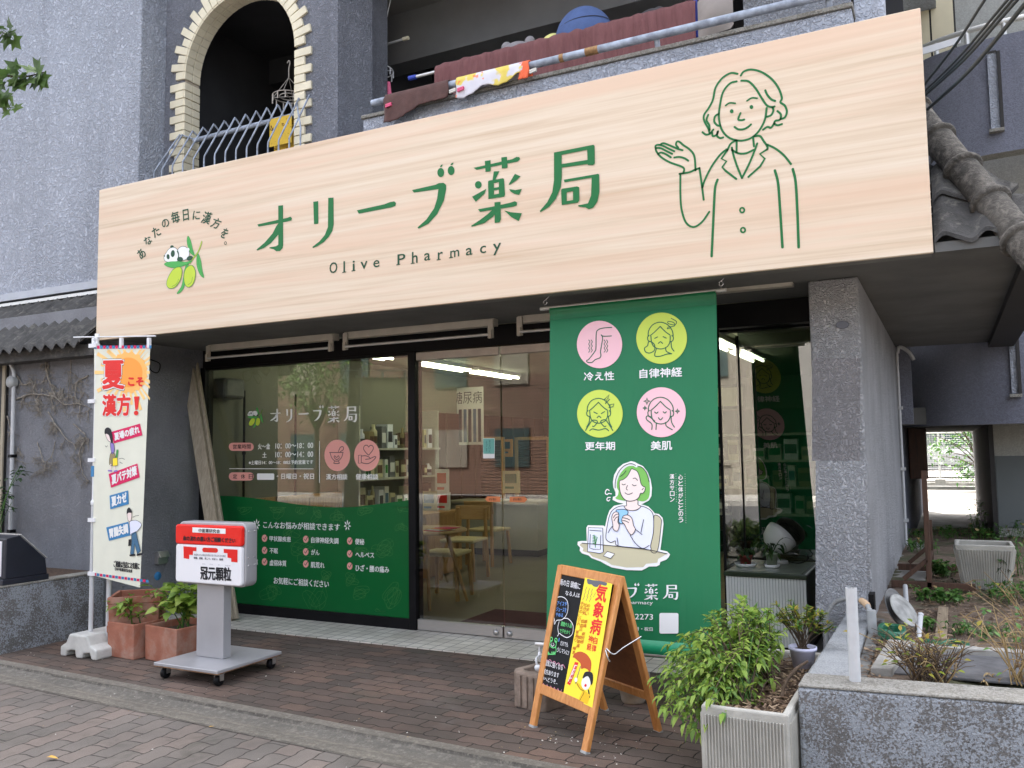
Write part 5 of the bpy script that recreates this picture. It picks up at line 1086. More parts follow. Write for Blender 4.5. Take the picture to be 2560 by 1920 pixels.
# ------------------------------------------------------------------ folded awning rails under the canopy
for i, (xa, xb_) in enumerate(((522, 838), (863, 1237), (1297, 1660))):
    xa, xb_ = oy(xa, 850, -.30).x, oy(xb_, 800, -.30).x
    T = thing('awning_rail', ((xa+xb_)/2, -.3, 2.451), ('beige folding awning rail nearest the leaning board', 'middle beige folding awning rail above the black mullion', 'beige folding awning rail half hidden by the green banner')[i], 'rail', 'awning rails under the canopy')
    mat('awning_beige', (.50, .465, .40), .55, .1, .08, 8) if i == 0 else None
    b = MB(); b.box(xa, xb_, -.315, -.245, 2.395, 2.4515, 'awning_beige'); b.build('box_rail', T, bevel=.003, seg=1)
    for x in (xa, xb_-.045):
        b = MB(); b.box(x, x+.045, -.335, -.316, 2.30, 2.44, 'awning_beige'); b.box(x+.012, x+.04, -.355, -.336, 2.295, 2.36, 'awning_beige'); b.build('bracket', T, bevel=.002, seg=1)
    b = MB(); b.tube([(xa+.03, -.345, 2.325), (xb_-.03, -.345, 2.325)], .011, 'alu', 10); b.build('rod', T)
b = MB(); b.box(-1.30, -.80, -.60, -.53, 2.43, 2.4515, 'awning_beige'); tag(b.build('cable_duct'), 'short beige cable duct under the canopy beside the pillar', 'duct')
# leaning timber
A_, B_ = oy(463, 872, -.10), oy(528, 1293, -.26); d = (B_-A_); B2 = A_+d*((A_.z-.012)/-d.z)
b = MB(); b.bar(A_, B2, .125, .035, 'grey_wood', (.25, -1, 0)); b.bar(A_+Vector((.02, .04, 0)), B2+Vector((.02, .04, .0)), .125, .03, 'grey_wood', (.25, -1, 0)); tag(b.build('leaning_board', bevel=.004), 'long grey timber leaning against the left jamb of the window', 'board')
# small fittings on the side wall of the recess
q = ox(360, 895, -6.36); T = thing('wall_lamp', tuple(q), 'small black spotlight with looped cable high on the dark recess wall', 'lamp')
b = MB(); b.box(-6.359, -6.33, q.y-.04, q.y+.04, q.z-.05, q.z+.06, 'black_frame'); b.build('bracket', T); b = MB(); b.lathe((-6.30, q.y-.02, q.z+.03), [(0, 0), (.03, 0), (.045, .08), (.045, .11), (.04, .11), (0, .10)], 'black_frame', 16, (.5, -.7, -.5)); b.build('head', T)
b = MB(); b.tube(cat([(-6.34, q.y+.03, q.z), (-6.345, q.y+.06, q.z-.10), (-6.345, q.y+.14, q.z-.12), (-6.345, q.y+.16, q.z-.04), (-6.345, q.y+.06, q.z-.01)], 6), .005, 'black_frame', 6); b.tube(cat([(-6.34, q.y-.03, q.z-.03), (-6.345, q.y-.10, q.z-.09), (-6.345, q.y-.05, q.z-.14), (-6.345, q.y+.02, q.z-.06)], 6), .005, 'black_frame', 6); b.build('cable', T)
q = ox(398, 1392, -6.36); b = MB(); b.box(-6.359, -6.31, q.y-.055, q.y+.055, q.z-.06, q.z+.05, 'steel'); b.prism([(-6.309, q.y-.055, q.z+.05), (-6.309, q.y+.055, q.z+.05), (-6.28, q.y+.055, q.z+.0), (-6.28, q.y-.055, q.z+.0)], (-.02, 0, 0), 'steel'); tag(b.build('outlet_cover', bevel=.004), 'metal weatherproof outlet cover low on the dark recess wall', 'outlet')
q = ox(394, 1440, -6.36); b = MB(); b.lathe((-6.359, q.y, q.z), [(0, .006), (.035, .006), (.038, .0)], 'blue_print', 20, (1, 0, 0)); tag(b.build('wall_plate'), 'small blue oval plate under the metal outlet cover', 'plate')
q = oy(2106, 812, -.585); b = MB(); b.add([(q.x+.038*math.cos(2*math.pi*k/24), q.y, q.z+.024*math.sin(2*math.pi*k/24)) for k in range(24)]+[(q.x+.035*math.cos(2*math.pi*k/24), q.y-.006, q.z+.021*math.sin(2*math.pi*k/24)) for k in range(24)], [(k, (k+1) % 24, 24+(k+1) % 24, 24+k) for k in range(24)]+[tuple(range(24, 48))], 'slate'); tag(b.build('wall_plate'), 'small slate-blue oval plate near the top of the right pillar', 'plate')
# ------------------------------------------------------------------ left planter wall and what stands on it
T = thing('planter_wall', (-10, -1.5, 0), 'rough grey planter wall at the left end under the vine-covered wall', 'wall')
b = MB(); b.prism([(-14, sy(-1.95, -14), -.1), (-6.33, -1.955, -.1), (-6.33, -1.055, -.1), (-14, -1.055, -.1)], (0, 0, .585), 'planter_wall'); b.build('wall', T, bevel=.012)
b = MB(); b.prism([(-14, sy(-1.95, -14)-.01, .486), (-6.325, -1.965, .486), (-6.325, -1.06, .486), (-6.46, -1.06, .486), (-6.46, -1.82, .486), (-14, -1.5, .486)], (0, 0, .014), 'coping'); b.build('coping', T, bevel=.004)
b = MB(); b.add([(-14, -1.5, .492), (-6.46, -1.82, .492), (-6.46, -1.06, .492), (-14, -1.06, .492)], [(0, 1, 2, 3)], 'soil'); b.build('soil', T)
D = thing('desk_lightbox', (-6.8, -1.75, .5), 'dark navy sloping light-box with white front standing on the left planter wall', 'sign')
mat('navy_metal', (.012, .014, .024), .45, 0, .2, 6)
prf = [(-1.905, .545), (-1.905, .845), (-1.80, .862), (-1.585, .665), (-1.565, .545)]
b = MB(); b.prism([(-7.4, y, z) for y, z in prf], (1.06, 0, 0), 'navy_metal'); b.build('body', D, bevel=.006)
b = MB(); b.box(-7.42, -6.335, -1.925, -1.555, .501, .544, 'navy_metal'); b.build('plinth', D, bevel=.004)
b = MB(); b.bar((-6.337, -1.796, .866), (-6.337, -1.58, .668), .02, .006, 'alu', (0, 1, 1)); b.bar((-7.4, -1.796, .868), (-6.33, -1.796, .868), .012, .006, 'alu', (0, 0, 1)); b.build('trim', D)
b = MB(); b.box(-7.36, -6.385, -1.912, -1.906, .565, .825, 'acrylic_white'); b.build('white_face', D)
a = Art((0, -1.913, 0), FN, (0, 0, 1)); vs, fs = glyphs('薬局'); a.add([Vector((-6.76+.34*x, -1.914, .60+.17*y)) for x, y in vs], fs, 'ink'); a.build('lettering', D)
# bare creeper on the left wall
m, t, b_ = base('vine_bark'); t.link(t.ramp(t.noise(t.pos(), 30, 3), [(.3, (.14, .12, .10)), (.7, (.36, .33, .28))]), b_.inputs['Base Color']); b_.inputs['Roughness'].default_value = .9
vb = MB(); rv = random.Random(21); VY = -1.058
def vine(pts, r, depth=0):
    W = [oy(x, y, VY) for x, y in pts]; W = cat(W, 5)
    W = [q+Vector((rv.uniform(-.004, .004), -r*.6-abs(rv.gauss(0, .002)), rv.uniform(-.004, .004))) for q in W]
    n_ = len(W); vb.tube(W, [r*1.25*(1-.65*i/n_) for i in range(n_)], 'vine_bark', 6)
    if depth < 3:
        for k in range(len(pts) if depth else int(len(pts)*1.4)):
            x, y = rv.choice(pts[1:]); an = rv.uniform(.1, 3.0) if depth else rv.uniform(0, 6.28); L = rv.uniform(10, 34)/(1+depth*.4); q = [(x, y)]
            for j in range(3): an += rv.uniform(-.6, .6); x += L/3*math.cos(an); y += L/3*math.sin(an)*1.15; q.append((min(222, max(20, x)), min(1260, y)))
            vine(q, r*.55, depth+1)
for pts, r in (([(115, 885), (118, 925), (128, 960), (140, 990), (147, 1000), (165, 1012), (200, 1010), (228, 1022)], .007), ([(40, 1000), (70, 988), (100, 986), (130, 990), (147, 1000)], .008), ([(42, 935), (60, 962), (82, 958), (86, 985), (92, 1005), (100, 1022)], .006), ([(118, 930), (108, 955), (88, 962)], .004), ([(177, 895), (178, 930), (170, 990)], .004), ([(222, 940), (195, 955), (190, 990), (205, 1012)], .006), ([(122, 1030), (140, 1060), (165, 1095), (185, 1110), (190, 1120)], .005), ([(185, 1060), (215, 1088), (200, 1100), (188, 1112)], .005), ([(95, 1105), (105, 1140), (112, 1160), (112, 1178)], .004), ([(140, 1105), (130, 1140), (118, 1155), (112, 1175)], .004), ([(215, 1100), (200, 1130), (205, 1170), (218, 1200)], .005), ([(20, 1040), (28, 1080), (38, 1140)], .006)): vine(pts, r)
tag(vb.build('bare_creeper'), 'leafless grey creeper spreading over the left wall behind the flag', 'vine')
# drain pipe with a round junction
b = MB(); P = lambda x, y: oy(x, y, -1.09)
pts = cat([P(-30, 902), P(5, 900), P(24, 908), P(34, 928), P(35, 950)], 5)+[P(34, 985), P(30, 1150), P(26, 1330)]
b.tube(pts, .017, 'pvc', 10); T = thing('drain_pipe', tuple(P(30, 1330)), 'grey drain pipe with round junction box on the left wall', 'pipe'); b.build('pipe', T)
b = MB(); q = P(31, 955); b.lathe(q+Vector((0, .02, 0)), [(0, .055), (.05, .05), (.055, .04), (.055, 0)], 'grey_pvc', 20, (0, -1, 0)); b.build('junction_box', T)
b = MB(); q = P(29, 1140); b.box(q.x-.024, q.x+.024, -1.11, -1.055, q.z-.014, q.z+.014, 'black_frame'); b.build('clip', T); b = MB(); q = P(26, 1328); b.box(q.x-.024, q.x+.024, -1.11, -1.055, q.z-.014, q.z+.014, 'black_frame'); b.build('clip', T)
w0 = oy(-70, 905, -1.06); w1 = oy(8, 1330, -1.06)
T = thing('left_window', (w0.x, -1.07, w1.z), 'narrow dark window with wooden frame at the far left edge', 'window')
b = MB(); b.box(w0.x, w1.x, -1.075, -1.051, w1.z, w0.z, 'dark_in'); b.build('pane', T); b = MB(); b.box(w1.x-.04, w1.x, -1.09, -1.0765, w1.z, w0.z, 'grey_wood'); b.build('frame', T)
lf = leafy('planter_shrub', 'dark green shrub poking in at the left edge above the planter', -7.42, -1.35, .49, 140, .30, .95, .08, .03, 'leaf_dark', 12, 9, 'shrub')
# ------------------------------------------------------------------ grey counter cabinet in the recess, with plants and a fan
CT = thing('counter_cabinet', (-1.115, .23, .10), 'low grey cabinet with ribbed front and dark green top beside the pillar', 'cabinet')
mat('cab_panel', (.66, .68, .65), .5, 0, .05, 5); mat('cab_green', (.022, .035, .018), .35, 0, .2, 6); mat('cab_top', (.22, .25, .20), .25, 0, .1, 6); mat('cab_side', (.035, .045, .038), .3, 0, .2, 3)
cx0, cx1, cy0, cy1 = -1.388, -.858, -.10, .565
MB().box(cx0+.01, cx1-.004, cy0+.012, cy1, .14, .585, 'cab_side').build('body', CT)
b = MB(); nr = 27
for k in range(nr): x = cx0+.006+(cx1-cx0-.012)*k/nr; b.box(x+.0015, x+(cx1-cx0-.012)/nr-.0015, cy0, cy0+.009, .145, .586, 'cab_panel')
b.box(cx0+.006, cx1-.006, cy0+.006, cy0+.0115, .145, .586, 'dark_in'); b.build('ribbed_front', CT)
MB().box(cx0-.006, cx1+.004, cy0-.014, cy1+.005, .587, .618, 'cab_green').build('top_edge', CT, bevel=.006)
MB().box(cx0+.015, cx1-.03, cy0+.01, cy1-.02, .6185, .622, 'cab_top').build('top_panel', CT)
MB().box(cx0+.02, cx1-.01, cy0+.03, cy1, .1005, .139, 'black_frame').build('plinth', CT)
b = MB(); b.bar((cx1-.006, cy0+.0, .6195), (cx1-.006, cy1-.02, .6195), .01, .004, 'alu', (0, 0, 1)); b.build('corner_trim', CT)
zt = .6225
def potted(nm, label, x, y, r, h, mt, sauc, pl):
    T = thing(nm, (x, y, zt), label, 'potted plant')
    b = MB(); b.lathe((x, y, zt+.006), [(0, 0), (r*.75, 0), (r, h), (r*1.08, h), (r*1.08, h+.012), (r*.92, h+.012), (r*.9, h-.01), (0, h-.01)], mt, 24); b.build('pot', T)
    b = MB(); b.lathe((x, y, zt), [(0, 0), (r*sauc*.8, 0), (r*sauc, .022), (r*sauc*.94, .022), (r*sauc*.75, .005), (0, .005)], 'white_paint', 28); b.build('saucer', T)
    rr = random.Random(int(x*1000)); s_ = MB(); l_ = MB()
    for k in range(pl):
        an = 2*math.pi*k/pl+rr.uniform(-.4, .4); ln = rr.uniform(.08, .17) if sauc < 1.7 else rr.uniform(.05, .09); p0 = Vector((x, y, zt+h)); d = Vector((math.cos(an)*.75, math.sin(an)*.75, 1.0)).normalized()
        p1 = p0+d*ln; s_.tube(cat([p0, p0+d*ln*.6+Vector((0, 0, .02)), p1], 4), .0028, 'leaf_dark', 5)
        for j in range(3): l_.leaf(p1-d*.03*j, Vector((math.cos(an+rr.uniform(-1, 1)), math.sin(an+rr.uniform(-1, 1)), rr.uniform(-.9, .1))), Vector((0, 0, 1)), rr.uniform(.05, .085), rr.uniform(.022, .034), 'leaf_dark', .1, .3)
    s_.build('stems', T); l_.build('leaves', T); return T
mat('red_pot', (.20, .035, .025), .5, 0, .1, 6); mat('sage_pot', (.30, .36, .27), .5, 0, .08, 6)
potted('potted_plant', 'low dark plant in a red pot on a wide white saucer on the cabinet', -1.30, .16, .045, .06, 'red_pot', 1.75, 6)
potted('potted_plant', 'drooping plant in a sage green pot on the grey cabinet top', -1.12, .15, .042, .085, 'sage_pot', 1.3, 9)
T = thing('desk_fan', (-1.12, .42, zt), 'white round air circulator tilted on the cabinet behind the plants', 'fan')
mat('fan_white', (.66, .66, .64), .4, 0, .04, 6)
c = Vector((-1.13, .40, zt+.155)); ax = Vector((.55, .45, .62)).normalized()
b = MB(); b.lathe(c-ax*.07, [(0, 0), (.05, 0), (.10, .05), (.115, .10), (.118, .14), (.108, .14), (.10, .12)], 'fan_white', 28, ax); b.build('shell', T)
b = MB(); u, v = frame(ax)
for k in range(9): b.tube([c+ax*.072+(u*math.cos(t_)+v*math.sin(t_))*(.012+.0115*k) for t_ in [2*math.pi*i/24 for i in range(25)]], .0018, 'fan_white', 5, False)
for k in range(12): t_ = 2*math.pi*k/12; b.tube([c+ax*.074, c+ax*.07+(u*math.cos(t_)+v*math.sin(t_))*.108], .0016, 'fan_white', 5)
b.build('grille', T)
b = MB(); b.lathe(c+ax*.03, [(0, 0), (.095, .002), (.095, .006), (0, .008)], 'dark_in', 24, ax); b.build('blades', T)
b = MB(); b.lathe((-1.13, .40, zt), [(0, 0), (.08, 0), (.075, .018), (0, .022)], 'fan_white', 24); b.tube([(-1.13, .40, zt+.02), tuple(c-ax*.06)], .016, 'fan_white', 8); b.build('base', T)
b = MB(); b.tube(cat([(-1.06, .44, zt+.01), (-1.0, .40, zt+.006), (-.96, .46, zt+.006), (-.93, .50, zt+.03), (-.95, .53, zt+.07)], 6), .004, 'black_frame', 6); b.build('cord', T)
# ------------------------------------------------------------------ ribbed concrete planter with the leaning bush
mat('rib_concrete', (.40, .39, .35), .85, 0, .14, 7, .3, 70)
def ribbed_planter(name, label, x0, x1, y0, y1, z0, z1, nrib, rr_, soilz, leanx=0, pitch=1.0, soil_mt='soil', top_in=0):
    T = thing(name, ((x0+x1)/2, (y0+y1)/2, z0), label, 'planter'); b = MB()
    w_ = .028; ti = top_in
    def shell(zl, zh, e0, e1, wi):
        o = [(x0+e0, y0+e0), (x1-e0, y0+e0), (x1-e0, y1-e0), (x0+e0, y1-e0)]; p = [(x0-e1, y0-e1), (x1+e1, y0-e1), (x1+e1, y1+e1), (x0-e1, y1+e1)]; i_ = [(x0+wi, y0+wi), (x1-wi, y0+wi), (x1-wi, y1-wi), (x0+wi, y1-wi)]
        vs = [(x, y, zl) for x, y in o]+[(x, y, zh) for x, y in p]+[(x, y, zh) for x, y in i_]+[(x, y, soilz-.03) for x, y in i_]
        b.add(vs, [(k+4*r_, (k+1) % 4+4*r_, (k+1) % 4+4+4*r_, k+4+4*r_) for r_ in range(3) for k in range(4)]+[(0, 3, 2, 1)], 'rib_concrete')
    shell(z0, z1, ti, 0, w_); b.build('body', T, bevel=.008)
    b = MB()
    for f in range(4):
        a0, a1 = [((x0, y0), (x1, y0)), ((x1, y0), (x1, y1)), ((x1, y1), (x0, y1)), ((x0, y1), (x0, y0))][f]
        L = math.dist(a0, a1); nn = max(4, int(L/rr_)); ux, uy = (a1[0]-a0[0])/L, (a1[1]-a0[1])/L; nx_, ny_ = uy, -ux
        for k in range(nn):
            t_ = (k+.5)/nn*L; wd = L/nn*.62
            if k in (0, nn-1): continue
            def Q(s_, z_, dep): 
                ins = ti*(z1-.03-z_)/(z1-z0); tt = (s_-L/2)*(1-2*ins/L)+L/2
                return (a0[0]+ux*tt+nx_*(dep-ins), a0[1]+uy*tt+ny_*(dep-ins), z_)
            vs = [Q(t_-wd/2, z0+.004, -.004), Q(t_-wd*.3, z0+.004, .005), Q(t_+wd*.3, z0+.004, .005), Q(t_+wd/2, z0+.004, -.004), Q(t_-wd/2, z1-.035, -.004), Q(t_-wd*.3, z1-.035, .008), Q(t_+wd*.3, z1-.035, .008), Q(t_+wd/2, z1-.035, -.004)]
            b.add(vs, [(0, 1, 5, 4), (1, 2, 6, 5), (2, 3, 7, 6), (4, 5, 6, 7)], 'rib_concrete')
    b.build('ribs', T)
    b = MB(); rs = random.Random(int(x0*97)); 
    hgt = {}
    def gz(u, v): return (x0+w_*.8+(x1-x0-w_*1.6)*u, y0+w_*.8+(y1-y0-w_*1.6)*v, soilz+.012*math.sin(u*7+1)*math.sin(v*9)+rs.uniform(-.006, .006))
    b.grid(gz, 16, 30, soil_mt); b.build('soil', T)
    return T
RP = ribbed_planter('ribbed_planter', 'tall ribbed concrete planter full of mulch with a leafy bush leaning out', -.942, -.600, -2.475, -1.36, .0, .415, 0, .0125, .375)
def chips(name, label, x0, x1, y0, y1, z, n, seed, kind='stuff'):
    rr = random.Random(seed); b = MB()
    for k in range(n):
        x, y = rr.uniform(x0, x1), rr.uniform(y0, y1); L = rr.uniform(.008, .04); an = rr.uniform(0, 6.28); w_ = L*rr.uniform(.15, .4)
        d = Vector((math.cos(an), math.sin(an), rr.uniform(-.3, .3))); s_ = Vector((-math.sin(an), math.cos(an), rr.uniform(-.6, .6)))
        p = Vector((x, y, z+rr.uniform(.004, .02))); b.add([p-d*L/2-s_*w_/2, p+d*L/2-s_*w_/2*.6, p+d*L/2+s_*w_/2*.5, p-d*L/2+s_*w_/2], [(0, 1, 2, 3)], 'mulch')
    o = b.build(name); o['label'] = label; o['category'] = 'mulch'; o['kind'] = kind; return o
leafmat('mulch', (.06, .035, .02), (.16, .10, .06), (.34, .25, .16), .0)
chips('mulch', 'brown wood mulch covering the soil of the ribbed planter', -.93, -.63, -2.44, -1.40, .378, 1500, 31)
# the bush: arching twigs that spill over the left and front edge
BU = thing('leafy_bush', (-.80, -2.0, .37), 'bright green bush with pointed leaves spilling out of the ribbed planter', 'bush')
rr = random.Random(77); lb_ = MB(); tw = MB(); hl = MB()
def bush_pt(px_, py_, dep): 
    d = ray(px_, py_).normalized(); return CAM+d*dep
# outline of the foliage as seen: sprays end on a rough dome around two lobes
def lobes():
    while True:
        k = rr.random()
        if k < .5: c_, rad = Vector((-.99, -2.08, .42)), Vector((.25, .33, .20))
        elif k < .82: c_, rad = Vector((-.90, -1.82, .57)), Vector((.17, .26, .17))
        else: c_, rad = Vector((-.95, -2.36, .36)), Vector((.19, .16, .14))
        v = Vector((rr.gauss(0, 1), rr.gauss(0, 1), rr.gauss(0, 1))).normalized()
        p = c_+Vector((v.x*rad.x, v.y*rad.y, v.z*rad.z))*rr.uniform(.55, 1.05)
        if p.z > .12: return p
root = [Vector((-.86, -2.0, .37)), Vector((-.80, -1.85, .37)), Vector((-.84, -2.2, .37))]
for s_ in range(290):
    p0 = rr.choice(root)+Vector((rr.uniform(-.05, .05), rr.uniform(-.08, .08), 0)); p2 = lobes(); mid = (p0+p2)/2+Vector((0, 0, rr.uniform(.06, .16)))
    pts = cat([p0, mid, p2], 8); tw.tube(pts, [.0036*(1-.75*i/len(pts)) for i in range(len(pts))], 'bark' if s_ % 3 else 'leaf_mid', 5)
    for k in range(5, len(pts)):
        d0 = (pts[k]-pts[k-1]).normalized()
        for sg in (-1, 1):
            if rr.random() < .12: continue
            sd = d0.cross(Vector((0, 0, 1))).normalized()*sg
            d = (d0*rr.uniform(.2, .9)+sd*rr.uniform(.3, 1.1)+Vector((rr.gauss(0, .4), rr.gauss(0, .4), rr.uniform(-.55, .7)))).normalized(); L = rr.uniform(.019, .046)
            (lb_ if rr.random() < .72 else hl).leaf(pts[k], d, Vector((rr.uniform(-.3, .3), rr.uniform(-.3, .3), 1)), L, L*.46, 'leaf_bright' if rr.random() < .88 else 'leaf_mid', .1, rr.uniform(.1, .5))
    lb_.leaf(pts[-1], (pts[-1]-pts[-2]), Vector((0, 0, 1)), .055, .024, 'leaf_bright', .1, .3)
for mm_, nm in ((tw, 'twigs'), (lb_, 'leaves'), (hl, 'young_leaves')): mm_.build(nm, BU)
b = MB(); p = oz(1955, 1745, .385); q = on(2018, 1673, (0, -2.0, 0), Vector((0, 1, 0)))
b.tube(cat([p, p+Vector((.01, .02, .05)), p+Vector((.05, .05, .11)), p+Vector((.10, .08, .145))], 5), [.009, .009, .008, .007, .0075, .007, .007, .0065, .0075, .007, .007, .007, .006, .006, .006, .006], 'bark', 8); tag(b.build('dead_branch'), 'cut dead branch sticking up from the mulch of the ribbed planter', 'branch')
# lavender pot with a small shrub
LP = thing('lavender_pot', (-.672, -1.60, .375), 'small lavender plastic pot standing behind the ribbed planter mulch', 'flowerpot')
mat('lavender', srgb(204, 204, 226), .45, 0, .04, 6)
b = MB(); c = (-.672, -1.60, .378); b.lathe(c, [(0, 0), (.044, 0), (.060, .095), (.066, .097), (.067, .112), (.060, .112), (.057, .10), (0, .098)], 'lavender', 28); b.build('body', LP); b = MB(); b.lathe(c, [(.058, .098), (0, .102)], 'soil', 20); b.build('soil', LP)
SH_ = thing('small_shrub', (-.672, -1.60, .475), 'small yellow-green shrub with reddish tips in the lavender pot', 'shrub'); rr = random.Random(5); s_ = MB(); l_ = MB()
for k in range(34):
    an = rr.uniform(0, 6.28); p0 = Vector((-.672+rr.uniform(-.02, .02), -1.60+rr.uniform(-.02, .02), .478)); p2 = p0+Vector((math.cos(an)*rr.uniform(.04, .15)-.01, math.sin(an)*rr.uniform(.03, .11), rr.uniform(.10, .215))); pts = cat([p0, (p0+p2)/2+Vector((0, 0, .015)), p2], 6)
    s_.tube(pts, .0022, 'bark', 5)
    for j in range(16):
        q = pts[-1-int(rr.random()**1.5*5)]; d = Vector((rr.gauss(0, 1), rr.gauss(0, 1), rr.uniform(-.2, 1))); L = rr.uniform(.024, .042); l_.leaf(q, d, Vector((rr.uniform(-.4, .4), rr.uniform(-.4, .4), 1)), L, L*.36, 'leaf_yellow' if rr.random() < .6 else 'leaf_mid', .08, .1)
s_.build('stems', SH_); l_.build('leaves', SH_)
# ------------------------------------------------------------------ garden bed on the right behind its rough wall
stucco('wall_top', (.27, .28, .285), 60, .5, .3, 2.5, .6, (.38, .395, .41))
GW = thing('garden_wall', (.5, -2.2, 0), 'low rough speckled wall with worn top round the right garden bed', 'wall')
def gy(x): return -2.335+.11*(x+.58)
b = MB(); b.prism([(-.585, gy(-.585), -.1), (3.4, gy(3.4), -.1), (3.4, gy(3.4)+.2, -.1), (-.585, gy(-.585)+.2, -.1)], (0, 0, .588), 'planter_wall'); b.build('front_wall', GW, bevel=.014)
b = MB(); b.prism([(-.583, gy(-.59)+.003, .4885), (3.4, gy(3.4)+.003, .4885), (3.4, gy(3.4)+.198, .4885), (-.583, gy(-.59)+.198, .4885)], (0, 0, .012), 'coping'); b.build('front_coping', GW, bevel=.006)
b = MB(); b.prism([(-.585, -2.13, -.1), (-.405, -2.13, -.1), (-.44, -.585, -.1), (-.575, -.585, -.1)], (0, 0, .585), 'wall_top'); b.build('side_wall', GW, bevel=.01)
b = MB(); b.prism([(-.402, -2.12, .3), (-.355, -2.12, .3), (-.37, -.6, .3), (-.434, -.6, .3)], (0, 0, .165), 'concrete_dark'); b.build('inner_ledge', GW, bevel=.005)
m, t, b_ = base('garden_soil'); v = t.pos(obj=False); col = t.ramp(t.noise(v, 7, 6, .7), [(.3, (.10, .07, .05)), (.55, (.20, .145, .105)), (.75, (.31, .25, .19))]); col = t.mix(t.ramp(t.noise(v, 1.7, 4), [(.5, 0.0), (.62, .7)]), col, (.06, .085, .03)); t.link(col, b_.inputs['Base Color']); b_.inputs['Roughness'].default_value = 1; t.link(t.bump(t.noise(v, 60, 5, .7), .8, .02), b_.inputs['Normal'])
b = MB(); rg3 = random.Random(8); b.grid(lambda u, v: (-.43+3.9*u, -2.18+7.7*v, .452+.012*math.sin(u*31)*math.sin(v*23)+rg3.uniform(-.007, .007)), 60, 90, 'garden_soil'); struct(b.build('garden_soil', origin=(0, 0, 0)))
b = MB(); b.box(-.44, 3.4, 5.45, 5.55, .1, .44, 'concrete'); b.box(-.44, -.2, -.3, 5.4, .2, .448, 'concrete'); struct(b.build('garden_kerb'))
b = MB(); b.prism([(-.28, -1.86, .455), (1.4, -1.72, .455), (1.4, -1.30, .455), (-.24, -1.38, .455)], (0, 0, .012), 'slate_stone'); b.mats = ['slate_stone']
mat('slate_stone', (.095, .095, .10), .8, 0, .4, 9, .5, 30); tag(b.build('stone_slab', bevel=.004), 'flat dark stone slab lying in the front of the garden bed', 'slab')
b = MB(); b.prism([(-.20, -1.36, .455), (1.5, -1.27, .455), (1.5, -1.20, .455), (-.20, -1.29, .455)], (0, 0, .035), 'concrete'); tag(b.build('edging_strip', bevel=.004), 'pale concrete edging strip across the garden bed behind the slab', 'edging')
b = MB(); q = oz(2170, 1650, .46); b.prism([(-.345, -1.92, .456), (-.26, -1.90, .456), (-.20, -1.30, .456), (-.31, -1.30, .456)], (0, 0, .04), 'concrete'); tag(b.build('paving_block', bevel=.005), 'narrow concrete paving block along the inside of the side wall', 'block')
chips('leaf_litter', 'brown leaf litter and chips scattered over the garden bed', -.2, 1.3, -1.2, 1.6, .46, 5200, 33)
chips('gravel_litter', 'shell chips and debris between side wall and paving block', -.40, -.30, -2.1, -.7, .458, 350, 34)
# white stand pipe, conduit, lids, hose, pipes, plank
q0 = oz(2138, 1702, .50); b = MB(); h_ = oy(2138, 1470, q0.y).z
b.tube([(q0.x, q0.y, .46), (q0.x, q0.y, h_)], .0225, 'pvc', 20, False); b.tube([(q0.x, q0.y, h_), (q0.x, q0.y, h_-.08)], .019, 'grey_pvc', 20, False)
b.lathe((q0.x, q0.y, h_), [(.0225, 0), (.019, 0)], 'pvc', 20); tag(b.build('stand_pipe'), 'upright white plastic pipe at the corner of the garden wall', 'pipe')
CN = thing('conduit', (-.56, -.9, .3), 'grey corrugated conduit arching over the garden side wall', 'pipe')
pp = [on(x, y, (0, Y, 0), Vector((0, 1, 0))) for x, y, Y in ((2068, 1640, -.66), (2066, 1560, -.66), (2072, 1530, -.66), (2090, 1505, -.67), (2118, 1497, -.72), (2145, 1499, -.85), (2165, 1510, -.95), (2178, 1535, -1.02))]
pts = cat(pp, 12); b = MB(); b.tube(pts, [.0125+.0028*math.sin(i*2.2) for i in range(len(pts))], 'grey_pvc', 10); b.build('hose', CN)
mat('tape', srgb(206, 176, 142), .6, 0, .1, 8); b = MB(); b.tube([pts[-20+i] for i in range(0, 12, 2)], .018, 'tape', 10); b.build('tape_wrap', CN)
b = MB(); q = pts[-1]; b.tube([(q.x, q.y, q.z+.02), (q.x+.004, q.y, .45)], .024, 'grey_pvc', 16); b.build('socket', CN)
def lid(c, ax, r, mt, lb, nm='metal_lid'):
    b = MB(); b.lathe(c, [(0, .012), (r*.3, .014), (r*.62, .008), (r*.9, .0), (r, .006), (r, .0), (r*.88, -.006), (0, .002)], mt, 36, ax); tag(b.build(nm), lb, 'lid', 'metal lids leaning on the side wall')
mat('dull_metal', (.27, .27, .255), .5, .3, .4, 14); mat('dark_metal', (.13, .13, .13), .5, .3, .3, 9)
ql = oz(2268, 1582, .46)
lid(Vector((ql.x-.015, ql.y+.06, .46+.105)), Vector((.74, -.34, .58)), .095, 'dull_metal', 'round dented metal lid leaning outermost beside the white pipes')
lid(Vector((ql.x-.055, ql.y+.10, .46+.115)), Vector((.86, -.36, .36)), .10, 'dark_metal', 'darker round metal lid tucked behind the dented one')
b = MB(); b.box(-.428, -.40, ql.y+.05, ql.y+.16, .457, .64, 'black_frame'); tag(b.build('thin_board'), 'thin dark board leaning on the side wall behind the lids', 'board')
for (x, y), (x1, y1), Y0, Y1, lb in (((2253, 1500), (2243, 1560), .05, -.25, 'thin white pipe leaning closest to the side wall'), ((2263, 1465), (2268, 1550), .1, -.3, 'longer white pipe leaning behind the metal lids')):
    b = MB(); p0 = on(x, y, (0, Y0, 0), Vector((0, 1, 0))); p1 = on(x1, y1, (0, Y1, 0), Vector((0, 1, 0))); p1.z = max(p1.z, .462); b.tube([p0, p1], .014, 'pvc', 10); tag(b.build('white_pipe'), lb, 'pipe')
